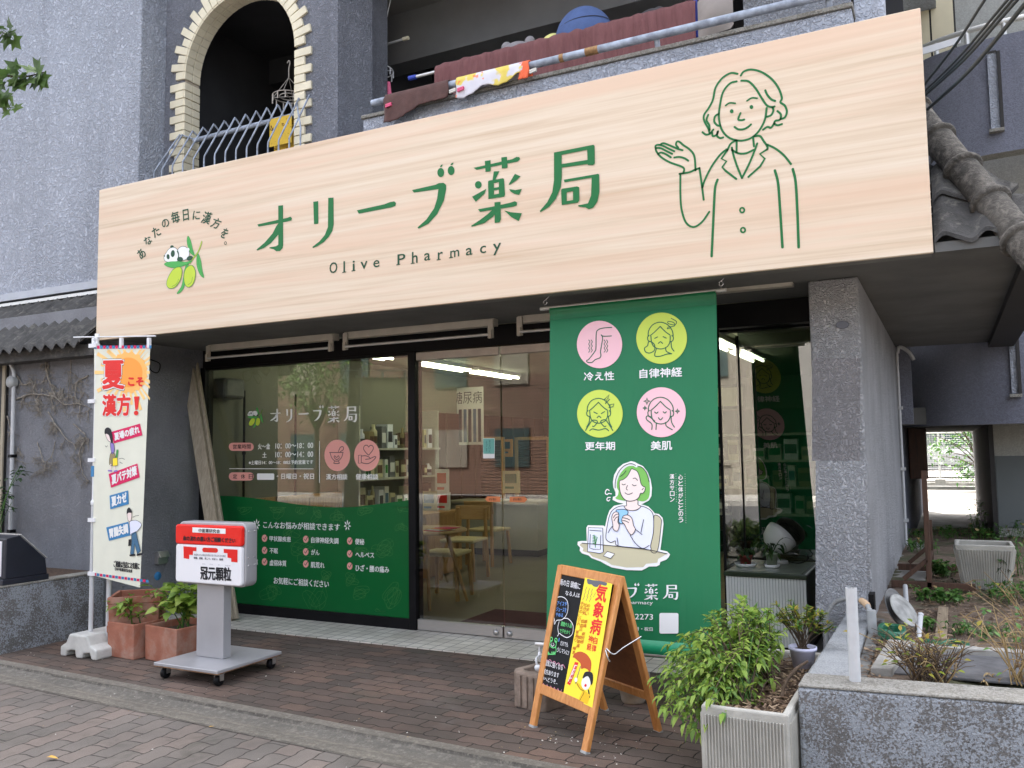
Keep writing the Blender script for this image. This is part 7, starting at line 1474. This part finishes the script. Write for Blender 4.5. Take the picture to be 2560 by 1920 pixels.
# ------------------------------------------------------------------ street tree whose branch reaches in at the top left
ST = thing('street_tree', (-6.9, -3.6, 0), 'street tree with lobed maple leaves reaching in at the upper left', 'tree'); rr = random.Random(15)
tk = MB(); tk.tube(cat([(-7.3, -3.5, -.05), (-7.25, -3.5, 1.5), (-7.15, -3.45, 3.2), (-7.1, -3.4, 5.5)], 5), [.11, .108, .105, .10, .098, .095, .09, .085, .08, .075, .07, .065, .06, .055, .05, .045], 'bark', 12)
lf_ = MB()
def maple(p, d, nrm, L, mt):
    d = Vector(d).normalized(); sd = d.cross(Vector(nrm)).normalized(); up = sd.cross(d); P = lambda a_, r_: p+(d*math.cos(a_)+sd*math.sin(a_))*r_*L+up*(.06*L*math.cos(a_*3))
    ang = [(-2.6, .35), (-2.1, .62), (-1.6, .42), (-1.15, .85), (-.8, .5), (-.38, .62), (0, 1.05), (.38, .62), (.8, .5), (1.15, .85), (1.6, .42), (2.1, .62), (2.6, .35)]
    vs = [Vector(p)]+[P(a_, r_) for a_, r_ in ang]; lf_.add(vs, [(0, i, i+1) for i in range(1, len(ang))], mt, False)
leafmat('leaf_maple', (.06, .11, .03), (.10, .18, .045), (.15, .24, .07), .4)
def branch(pts, Yl, seed, lv, size):
    W = cat([on(x, y, (0, Y, 0), Vector((0, 1, 0))) for (x, y), Y in zip(pts, Yl)], 6); tk.tube(W, [.011*(1-.8*i/len(W)) for i in range(len(W))], 'bark', 6)
    for k in range(lv):
        q = W[int(len(W)*(.25+.75*rr.random()))-1]; d = Vector((rr.uniform(-.4, 1), rr.uniform(-.6, .3), rr.uniform(-1.1, .3))); st = q+d.normalized()*rr.uniform(.02, .07); tk.tube([q, st], .0018, 'leaf_mid', 4); maple(st, d, Vector((rr.uniform(-.4, .4), -1, rr.uniform(-.2, .8))), size*rr.uniform(.7, 1.15), 'leaf_maple')
branch([(-230, 230), (-100, 205), (0, 190), (60, 192), (112, 180)], [-3.4, -3.3, -3.2, -3.15, -3.1], 1, 26, .075)
branch([(-220, 120), (-80, 90), (-10, 80), (28, 88)], [-3.4, -3.3, -3.2, -3.15], 2, 16, .07); branch([(-200, 240), (-60, 240), (0, 250), (26, 270)], [-3.4, -3.3, -3.2, -3.2], 3, 14, .07)
for k in range(500):
    v = Vector((rr.gauss(0, 1), rr.gauss(0, 1), rr.gauss(0, 1))).normalized()*rr.uniform(.3, 1); q = Vector((-8.1+v.x*.9, -3.6+v.y*.9, 5.3+v.z*1.0)); maple(q, v, Vector((rr.uniform(-.4, .4), -.3, 1)), .09*rr.uniform(.7, 1.2), 'leaf_maple')
for k in range(14):
    v = Vector((rr.gauss(0, 1), rr.gauss(0, 1), rr.gauss(.5, 1))).normalized(); tk.tube(cat([(-7.1, -3.4, 4.6), (-7.4+v.x*.3, -3.4+v.y*.3, 5.0+v.z*.2), (-8.0+v.x*.8, -3.6+v.y*.8, 5.4+v.z*.8)], 4), .014, 'bark', 6)
tk.build('trunk', ST); lf_.build('crown', ST)
# ------------------------------------------------------------------ inside the shop
def tube_lamp(x, y0, y1, label):
    T = thing('ceiling_lamp', (x, (y0+y1)/2, 2.56), label, 'lamp', 'fluorescent lamps in the shop'); b = MB(); b.box(x-.09, x+.09, y0, y1, 2.515, 2.5595, 'white_paint'); b.build('housing', T)
    for dx in (-.06, .06): b = MB(); b.tube([(x+dx, y0+.03, 2.495), (x+dx, y1-.03, 2.495)], .014, 'tube_light', 10); b.build('tube', T)
for x, y0, y1, lb in ((-5.55, .75, 1.95, 'twin-tube fluorescent lamp nearest the shop window'), (-5.55, 2.5, 3.7, 'front left twin-tube fluorescent lamp on the shop ceiling'), (-5.55, 3.85, 5.1, 'rear left twin-tube fluorescent lamp on the shop ceiling'), (-3.6, 2.0, 3.2, 'front middle twin-tube fluorescent lamp above the entrance'), (-3.6, 4.6, 5.8, 'rear middle twin-tube fluorescent lamp on the shop ceiling'), (-2.02, 2.1, 3.3, 'front right twin-tube fluorescent lamp seen past the banner'), (-2.02, 3.45, 4.7, 'rear right twin-tube fluorescent lamp seen past the banner')): tube_lamp(x, y0, y1, lb)
def chair(x, y, rot, label, back=True):
    T = thing('wooden_chair', (x, y, .012), label, 'chair', 'wooden chairs in the shop'); c, s_ = math.cos(R(rot)), math.sin(R(rot)); P = lambda a_, b_, z: (x+a_*c-b_*s_, y+a_*s_+b_*c, z)
    for a_, b_ in ((-.19, -.19), (.19, -.19), (-.18, .19), (.18, .19)): b = MB(); b.bar(P(a_*1.08, b_*1.08, .013), P(a_*.95, b_*.95, .80 if b_ > 0 and back else .43), .034, .034, 'oak', (c, s_, 0)); b.build('leg', T, bevel=.004)
    b = MB(); b.prism([P(a_, b_, .435) for a_, b_ in ((-.21, -.22), (.21, -.22), (.20, .20), (-.20, .20))], (0, 0, .035), 'seat_pad'); b.build('seat', T, bevel=.014)
    if back: b = MB(); b.prism([P(-.22, .185, .66), P(.22, .185, .66), P(.22, .21, .82), P(-.22, .21, .82)], (-s_*.022, c*.022, 0), 'oak_top'); b.build('backrest', T, bevel=.008)
    return T
mat('seat_pad', srgb(206, 186, 142), .7, 0, .06, 8)
chair(-4.50, 1.40, 8, 'wooden stool-like chair with cream seat beside the round table', False); chair(-4.95, 2.55, 4, 'wooden chair with wide backrest in the middle of the shop'); chair(-5.30, 3.75, 175, 'wooden chair turned to the white counter at the back')
T = thing('round_table', (-4.5, .85, .012), 'round wooden table with splayed legs just inside the door', 'table'); b = MB(); b.lathe((-4.52, 1.02, .685), [(0, 0), (.40, 0), (.42, .008), (.42, .022), (.41, .03), (0, .03)], 'oak_top', 40); b.build('tabletop', T)
for a_ in (20, 110, 200, 290): b = MB(); b.tube([(-4.52+.22*math.cos(R(a_-70)), 1.02+.22*math.sin(R(a_-70)), .684), (-4.52+.42*math.cos(R(a_-70)), 1.02+.42*math.sin(R(a_-70)), .013)], [.024, .014], 'oak', 10); b.build('leg', T)
b = MB(); 
for k in range(4): b.prism([(-4.40+.02*k, .84+.03*k, .717+.006*k), (-4.22+.02*k, .80+.03*k, .717+.006*k), (-4.18+.02*k, .98+.02*k, .717+.006*k), (-4.36+.02*k, 1.0+.02*k, .717+.006*k)], (0, 0, .005), ('red_print', 'white_print', 'orange_print', 'magenta')[k])
tag(b.build('leaflet_pile'), 'pile of red and white leaflets on the round table', 'leaflets')
CTb = thing('shop_counter', (-5.3, 5.2, .012), 'long pale counter with tan top at the back of the shop', 'counter'); mat('counter_front', (.42, .40, .34), .6, 0, .05, 3); mat('counter_top', (.52, .44, .33), .4, 0, .05, 3)
b = MB(); b.box(-6.41, -5.0, 4.6, 5.1, .10, .72, 'counter_front'); b.build('front', CTb); b = MB(); b.box(-6.41, -4.96, 4.55, 5.15, .721, .76, 'counter_top'); b.build('top', CTb, bevel=.006); b = MB(); b.box(-6.41, -5.02, 4.63, 5.08, .012, .099, 'dark_in'); b.build('plinth', CTb)
b = MB(); b.box(-4.9, -3.3, 5.3, 5.8, .012, .95, 'counter_front'); b.box(-4.93, -3.27, 5.25, 5.85, .951, .99, 'counter_top'); tag(b.build('side_counter'), 'shorter pale counter right of the long one', 'counter')
def screen(x, y, rot, label, hw=.36):
    T = thing('louvre_screen', (x, y, .012), label, 'screen', 'brown louvred screens in the shop'); c, s_ = math.cos(R(rot)), math.sin(R(rot)); P = lambda a_, z: Vector((x+a_*c, y+a_*s_, z))
    b = MB()
    for a_ in (-hw, hw): b.bar(P(a_, .013), P(a_, 1.66), .06, .04, 'oak', (-s_, c, 0))
    for z in (.05, 1.64): b.bar(P(-hw+.03, z), P(hw-.03, z), .04, .05, 'oak', (0, 0, 1))
    b.build('frame', T); b = MB()
    for k in range(42): z = .1+k*.0365; b.bar(P(-hw+.03, z), P(hw-.03, z), .03, .026, 'dark_wood', (-s_, c, 1))
    b.build('slats', T)
_q = oy(1222, 1160, 5.6); screen(_q.x, 5.6, 20, 'louvred brown folding screen behind the counter left of the teal sticker', .22); _q = oy(1332, 1160, 6.3); screen(_q.x, 6.3, 12, 'louvred brown screen with pale frame behind the counter', .26); screen(-3.6, 6.5, -4, 'louvred brown screen farthest right at the back')
b = MB(); b.box(-6.419, -6.39, 4.05, 7.85, .013, 2.0, 'dark_wood')
for k in range(9): b.box(-6.389, -6.375, 4.1+k*.42, 4.14+k*.42, .013, 2.0, 'brown_post')
tag(b.build('wall_panelling'), 'dark wooden panelling along the rear left wall of the shop', 'panelling')
b = MB(); b.box(-6.38, -.75, 7.84, 7.89, .013, 2.05, 'dark_wood'); tag(b.build('wall_panelling'), 'dark wooden panelling across the back wall of the shop', 'panelling')
# shelves with goods on the left wall
SHF = thing('wall_shelf', (-6.3, 3.1, 0), 'white wall shelves stacked with packets and bottles', 'shelf')
mat('shelf_white', (.5, .5, .45), .6, 0, .05, 4); b = MB()
for z in (.35, .75, 1.12, 1.48): b.box(-6.418, -6.10, 2.15, 3.9, z, z+.025, 'shelf_white'); 
for y in (2.15, 3.88): b.box(-6.418, -6.11, y-.02, y, .02, 2.0, 'shelf_white')
b.build('boards', SHF)
rr = random.Random(50); prod = [('white_paint', 'jeans_print'), ('pale_weight', 'green_film'), ('white_paint', 'leaf_print2'), ('tan_print', 'brown_post'), ('slate', 'white_paint'), ('tan_print', 'slate'), ('shirt', 'navy_ink'), ('brown_post', 'tan_print'), ('skirt_print', 'dark_wood'), ('green_film', 'tan_print')]
CN_ = {'white_paint': 'white', 'pale_weight': 'pale grey', 'tan_print': 'tan', 'slate': 'dark grey', 'shirt': 'pale blue', 'brown_post': 'brown', 'skirt_print': 'khaki', 'green_film': 'green', 'jeans_print': 'blue', 'leaf_print2': 'light green', 'navy_ink': 'navy', 'dark_wood': 'dark brown'}
ORD = 'first second third fourth fifth sixth seventh eighth ninth tenth eleventh twelfth thirteenth fourteenth fifteenth sixteenth'.split()
for z, lev in ((.375, 'lowest'), (.775, 'second lowest'), (1.145, 'third'), (1.505, 'top')):
    y = 2.2; no = 0
    while y < 3.75:
        w2, h2 = rr.uniform(.06, .13), rr.uniform(.12, .30); m1, m2_ = rr.choice(prod); b = MB(); kind_ = 'carton' if rr.random() < .6 else 'bottle'
        if kind_ == 'carton': b.box(-6.33, -6.16, y, y+w2, z+.001, z+h2, m1); b.box(-6.159, -6.1575, y+.01, y+w2-.01, z+h2*.25, z+h2*.7, m2_)
        else: b.lathe((-6.22, y+w2/2, z+.001), [(0, 0), (w2*.42, 0), (w2*.42, h2*.7), (w2*.2, h2*.82), (w2*.2, h2), (0, h2)], m1, 14); b.lathe((-6.22, y+w2/2, z+h2*.2), [(w2*.43, 0), (w2*.43, h2*.3)], m2_, 14)
        tag(b.build('product_pack'), f'{CN_[m1]} {kind_} with {CN_[m2_]} label, {ORD[no]} from the left on the {lev} wall shelf', 'package', 'products on the wall shelves'); no += 1; y += w2+rr.uniform(.01, .05)
b = MB(); b.box(-6.415, -6.36, .45, 2.1, .02, 1.0, 'oak'); 
for y in (.45, 1.0, 1.55, 2.07): b.box(-6.358, -6.345, y, y+.04, .02, 1.0, 'oak_top')
b.box(-6.358, -6.345, .45, 2.1, .96, 1.0, 'oak_top'); tag(b.build('low_cabinet'), 'low wooden cabinet with panelled doors along the left wall behind the window', 'cabinet')
for y, lb in ((.55, 'thin dark pole nearest the window frame on the left wall'), (1.32, 'thin dark pole farther along the left wall')):
    b = MB(); b.tube([(-6.36, y, 1.0), (-6.36, y, 2.1)], .012, 'black_frame', 8); b.lathe((-6.36, y, 1.45), [(.02, 0), (.02, .03)], 'black_frame', 10); tag(b.build('wall_pole'), lb, 'pole', 'poles on the left wall inside')
b = MB(); b.box(-6.415, -6.22, .15, .42, 2.0, 2.2, 'dark_metal'); tag(b.build('wall_speaker', bevel=.03), 'black speaker box high in the window corner on the left wall', 'speaker')
T = thing('poster_stand', (-5.0, 4.25, .76), 'hanging white poster with dark blue writing above the counter', 'poster'); b = MB(); q = oy(1170, 1040, 4.9); b.box(q.x-.26, q.x+.26, 4.895, 4.9, q.z-.42, q.z+.42, 'white_print'); b.build('sheet', T)
b = MB(); vs, fs = glyphs('糖尿病'); b.add([(q.x-.24+.48*u, 4.892, q.z+.18+.18*v) for u, v in vs], fs, 'navy_ink')
for k in range(6): b.box(q.x-.23+k*.08, q.x-.18+k*.08, 4.891, 4.893, q.z-.38, q.z+.10, 'navy_ink' if k % 2 else 'jeans_print')
b.build('writing', T)
b = MB(); q = oy(1128, 960, 4.0); q2 = oy(1225, 1100, 5.4)
for i, (x_, y_, Y, w2, h2, mt, m2_, lb) in enumerate(((1105, 1205, 3.2, .10, .16, 'white_print', 'brown_print', 'white leaflet stand with a red picture beside the shelves'), (1073, 1255, 2.9, .11, .13, 'tan_print', 'jeans_print', 'cream leaflet stand with blue dots on the low display'), (1106, 1255, 3.0, .11, .12, 'white_print', 'red_print', 'white leaflet stand with a small red picture'), (1278, 1205, 5.0, .14, .16, 'tan_print', 'dkgreen_line', 'green headed notice standing on the counter'), (1265, 1120, 6.2, .12, .14, 'orange_print', 'ink', 'small orange poster before the louvred screens'))):
    q = oy(x_, y_, Y); b = MB(); b.box(q.x-w2, q.x+w2, Y, Y+.01, q.z-h2, q.z+h2, mt); b.box(q.x-w2*.7, q.x+w2*.6, Y-.003, Y-.0005, q.z-h2*.1, q.z+h2*.7, m2_); b.box(q.x-w2*.7, q.x+w2*.3, Y-.003, Y-.0005, q.z-h2*.6, q.z-h2*.4, m2_); tag(b.build('leaflet_stand'), lb, 'leaflet')
b = MB(); b.box(-6.41, -5.35, 2.35, 3.25, .70, .74, 'oak_top'); b.box(-6.40, -6.34, 2.4, 3.2, .013, .70, 'oak'); b.box(-5.43, -5.37, 2.4, 3.2, .013, .70, 'oak'); tag(b.build('display_table'), 'wooden display table with leaflets along the left side', 'table')
q = oz(1290, 1555, .012); b = MB(); b.prism([(-3.75, .16, .0055), (-2.5, .16, .0055), (-2.5, 1.02, .0055), (-3.75, 1.02, .0055)], (0, 0, .01), 'mat_red'); b.mats = ['mat_red']; mat('mat_red', (.09, .012, .016), .95, 0, .15, 30); tag(b.build('door_mat'), 'dark red mat on the floor inside the glass doors', 'mat')
# goods on the right, seen past the banner
b = MB()
for z in (.55, .9, 1.25, 1.6): b.box(-2.9, -1.1, 5.6, 6.0, z, z+.03, 'shelf_white')
b.box(-2.92, -2.89, 5.6, 6.0, .02, 1.95, 'shelf_white'); b.box(-1.1, -1.07, 5.6, 6.0, .02, 1.95, 'shelf_white'); b.box(-2.9, -1.08, 5.99, 6.02, .02, 1.95, 'dark_in'); tag(b.build('back_shelf'), 'tall white shelf unit at the back right of the shop', 'shelf')
for z, lev in ((.581, 'lowest'), (.931, 'middle'), (1.281, 'upper')):
    x = -2.8; no = 0
    while x < -1.2: 
        w2, h2 = rr.uniform(.07, .18), rr.uniform(.12, .28); m1, m2_ = rr.choice(prod); b = MB(); b.box(x, x+w2, 5.65, 5.8, z, z+h2, m1); b.box(x+.01, x+w2-.01, 5.647, 5.6495, z+h2*.3, z+h2*.75, m2_); tag(b.build('product_pack'), f'{CN_[m1]} box with {CN_[m2_]} panel, {ORD[no]} from the left on the {lev} back shelf', 'package', 'products on the back shelf'); no += 1; x += w2+rr.uniform(.02, .08)
q = oy(1822, 993, 5.5); b = MB(); b.box(q.x-.26, q.x+.22, 5.5, 5.53, q.z-.16, q.z+.17, 'black_frame'); b.box(q.x-.22, q.x+.18, 5.495, 5.499, q.z-.12, q.z+.13, 'tan_print'); tag(b.build('framed_certificate'), 'black framed certificate high on the right shelf', 'picture')
b = MB(); b.box(-2.2, -1.75, 3.4, 3.8, .013, .42, 'black_frame'); b.box(-2.2, -1.75, 3.75, 3.8, .42, .85, 'black_frame'); tag(b.build('dark_chair', bevel=.02), 'dark chair in the shadow behind the banner', 'chair')
# stickers on the doors
flat('orange_sticker', srgb(216, 130, 84), .5)
a = Art((0, -.006, 0), FN, (1020, 880, 3.95)); a.lift = .001
T = thing('door_sticker', tuple(oy(1222, 1100, -.006)), 'teal and white notice stuck on the left glass door leaf', 'sticker'); flat('teal', srgb(112, 178, 168), .5)
a.fill([[(740, 852), (856, 852), (856, 1050), (742, 1050)]], 'white_print'); a.fill([[(742, 856), (852, 856), (852, 1005), (744, 1005)]], 'teal', lift=.0016); a.vtext('漢方サロンへ', (806, 868), (806, 1000), 20, 'ink', 0, .002); a.vtext('ようこそ', (776, 872), (776, 985), 16, 'ink', 0, .002); a.build('sheet', T)
for pts, txt, lb in (([(760, 1450), (785, 1425), (912, 1428), (908, 1480), (785, 1478)], (800, 870), 'orange arrow sticker marking the door edge on the left leaf'), ([(1180, 1455), (1150, 1428), (1005, 1430), (1003, 1482), (1150, 1485)], (1040, 1120), 'orange arrow sticker marking the door edge on the right leaf')):
    a = Art((0, -.006, 0), FN, (1020, 880, 3.95)); a.lift = .001; a.fill([pts], 'orange_sticker'); a.lift = .0016; a.text('自動', (txt[0], 1466), (txt[1], 1467), (txt[0], 1442), 'ink'); tag(a.build('door_sticker'), lb, 'sticker')
# ------------------------------------------------------------------ the other side of the street (it shows only as reflections in the glass)
m, t, b_ = base('far_brick'); v = t.pos(rot=(R(90), 0, 0), obj=False); br = t.new('ShaderNodeTexBrick'); br.inputs['Scale'].default_value = 1; br.inputs['Brick Width'].default_value = .9; br.inputs['Row Height'].default_value = .11; br.inputs['Mortar Size'].default_value = .012
br.inputs['Color1'].default_value = (.17, .10, .07, 1); br.inputs['Color2'].default_value = (.22, .13, .095, 1); br.inputs['Mortar'].default_value = (.06, .04, .032, 1); t.link(v, br.inputs['Vector']); t.link(br.outputs['Color'], b_.inputs['Base Color'])
mat('far_cream', (.26, .235, .19), .8, 0, .06, 2); mat('far_grey', (.14, .135, .125), .8, 0, .1, 2)
def far_house(x0, x1, h, mt, label):
    T = thing('opposite_house', ((x0+x1)/2, -20, -.16), label, 'building'); b = MB(); b.box(x0, x1, -26, -20, -.16, h, mt); b.build('wall', T); b = MB(); b.box(x0-.2, x1+.2, -26.2, -19.7, h, h+.25, 'far_grey'); b.build('roof', T)
    k = 0
    for x in [x0+.8+i*2.4 for i in range(int((x1-x0-.8)/2.4))]:
        for z in (.9, 3.7):
            if z+1.3 < h: b = MB(); b.box(x, x+1.3, -19.99, -19.93, z, z+1.3, 'van_glass' if (k % 3) else 'far_cream'); b.build('window', T); k += 1
far_house(-17, -10.5, 6.0, 'far_brick', 'brown brick house with pale windows across the street facing the shop'); far_house(-10.3, -4.2, 6.6, 'far_brick', 'brown brick house across the street facing the doors'); far_house(-4.0, 2.2, 5.4, 'far_grey', 'grey shuttered house across the street'); far_house(2.5, 9, 6.2, 'far_cream', 'cream house across the street at the right'); far_house(-26, -17.3, 5.5, 'far_brick', 'brown brick house across the street at the far left')
tree('street_tree', 'roadside tree across the street at the far left before the brick house', -19.5, -17.5, -.16, 2.4, (-19.5, -17.5, 4.2), (1.5, 1.3, 1.4), 1200, .2, 'leaf_mid', 51, 16, .12)
tree('street_tree', 'roadside tree across the street before the grey house', -1.5, -17.5, -.16, 2.4, (-1.5, -17.5, 4.0), (1.4, 1.3, 1.3), 1000, .2, 'leaf_mid', 52, 14, .12)
sheet('far_pavement', [(-30, -19.9), (14, -19.9), (14, -16.8), (-30, -16.8)], -.02, 'concrete', .15)
# ------------------------------------------------------------------ what has dropped on the ground
flat('leaf_fallen', srgb(206, 164, 84), .7); flat('petal', (.62, .60, .54), .7)
def fallen(x, y, an, L, mt, label, z=0.002):
    q = oz(x, y, z); b = MB(); b.leaf(Vector((q.x, q.y, z+.004)), (math.cos(an), math.sin(an), .06), (0, 0, 1), L, L*.42, mt, .12, .1); tag(b.build('fallen_leaf'), label, 'leaf')
fallen(114, 1896, .3, .07, 'leaf_fallen', 'single yellow fallen leaf on the pavement at the lower left'); fallen(522, 1820, 1.2, .03, 'leaf_fallen', 'small brown leaf on the pavement below the wheeled plate')
rr = random.Random(88); b = MB()
for k in range(240):
    x, y = rr.uniform(-6.2, -.9), rr.uniform(-3.0, -.65)
    if rr.random() < .4: x, y = rr.gauss(-1.72, .22), rr.gauss(-1.85, .18)
    if -2.42 < y < -2.05: zz = .004
    else: zz = .001 if y > -2.1 else -.005
    L = rr.uniform(.002, .006); an = rr.uniform(0, 6.28); d = Vector((math.cos(an), math.sin(an), 0))*L; s_ = Vector((-d.y, d.x, 0))*rr.uniform(.3, .8); p = Vector((x, y, zz+.001))
    b.add([p-d-s_*.6, p+d-s_, p+d*.8+s_+Vector((0, 0, .003)), p-d*.7+s_], [(0, 1, 2, 3)], 'petal' if rr.random() < .6 else 'leaf_dry')
o = b.build('ground_litter'); o['label'] = 'pale petals and crumbs scattered over the paving round the A-board'; o['category'] = 'litter'; o['kind'] = 'stuff'
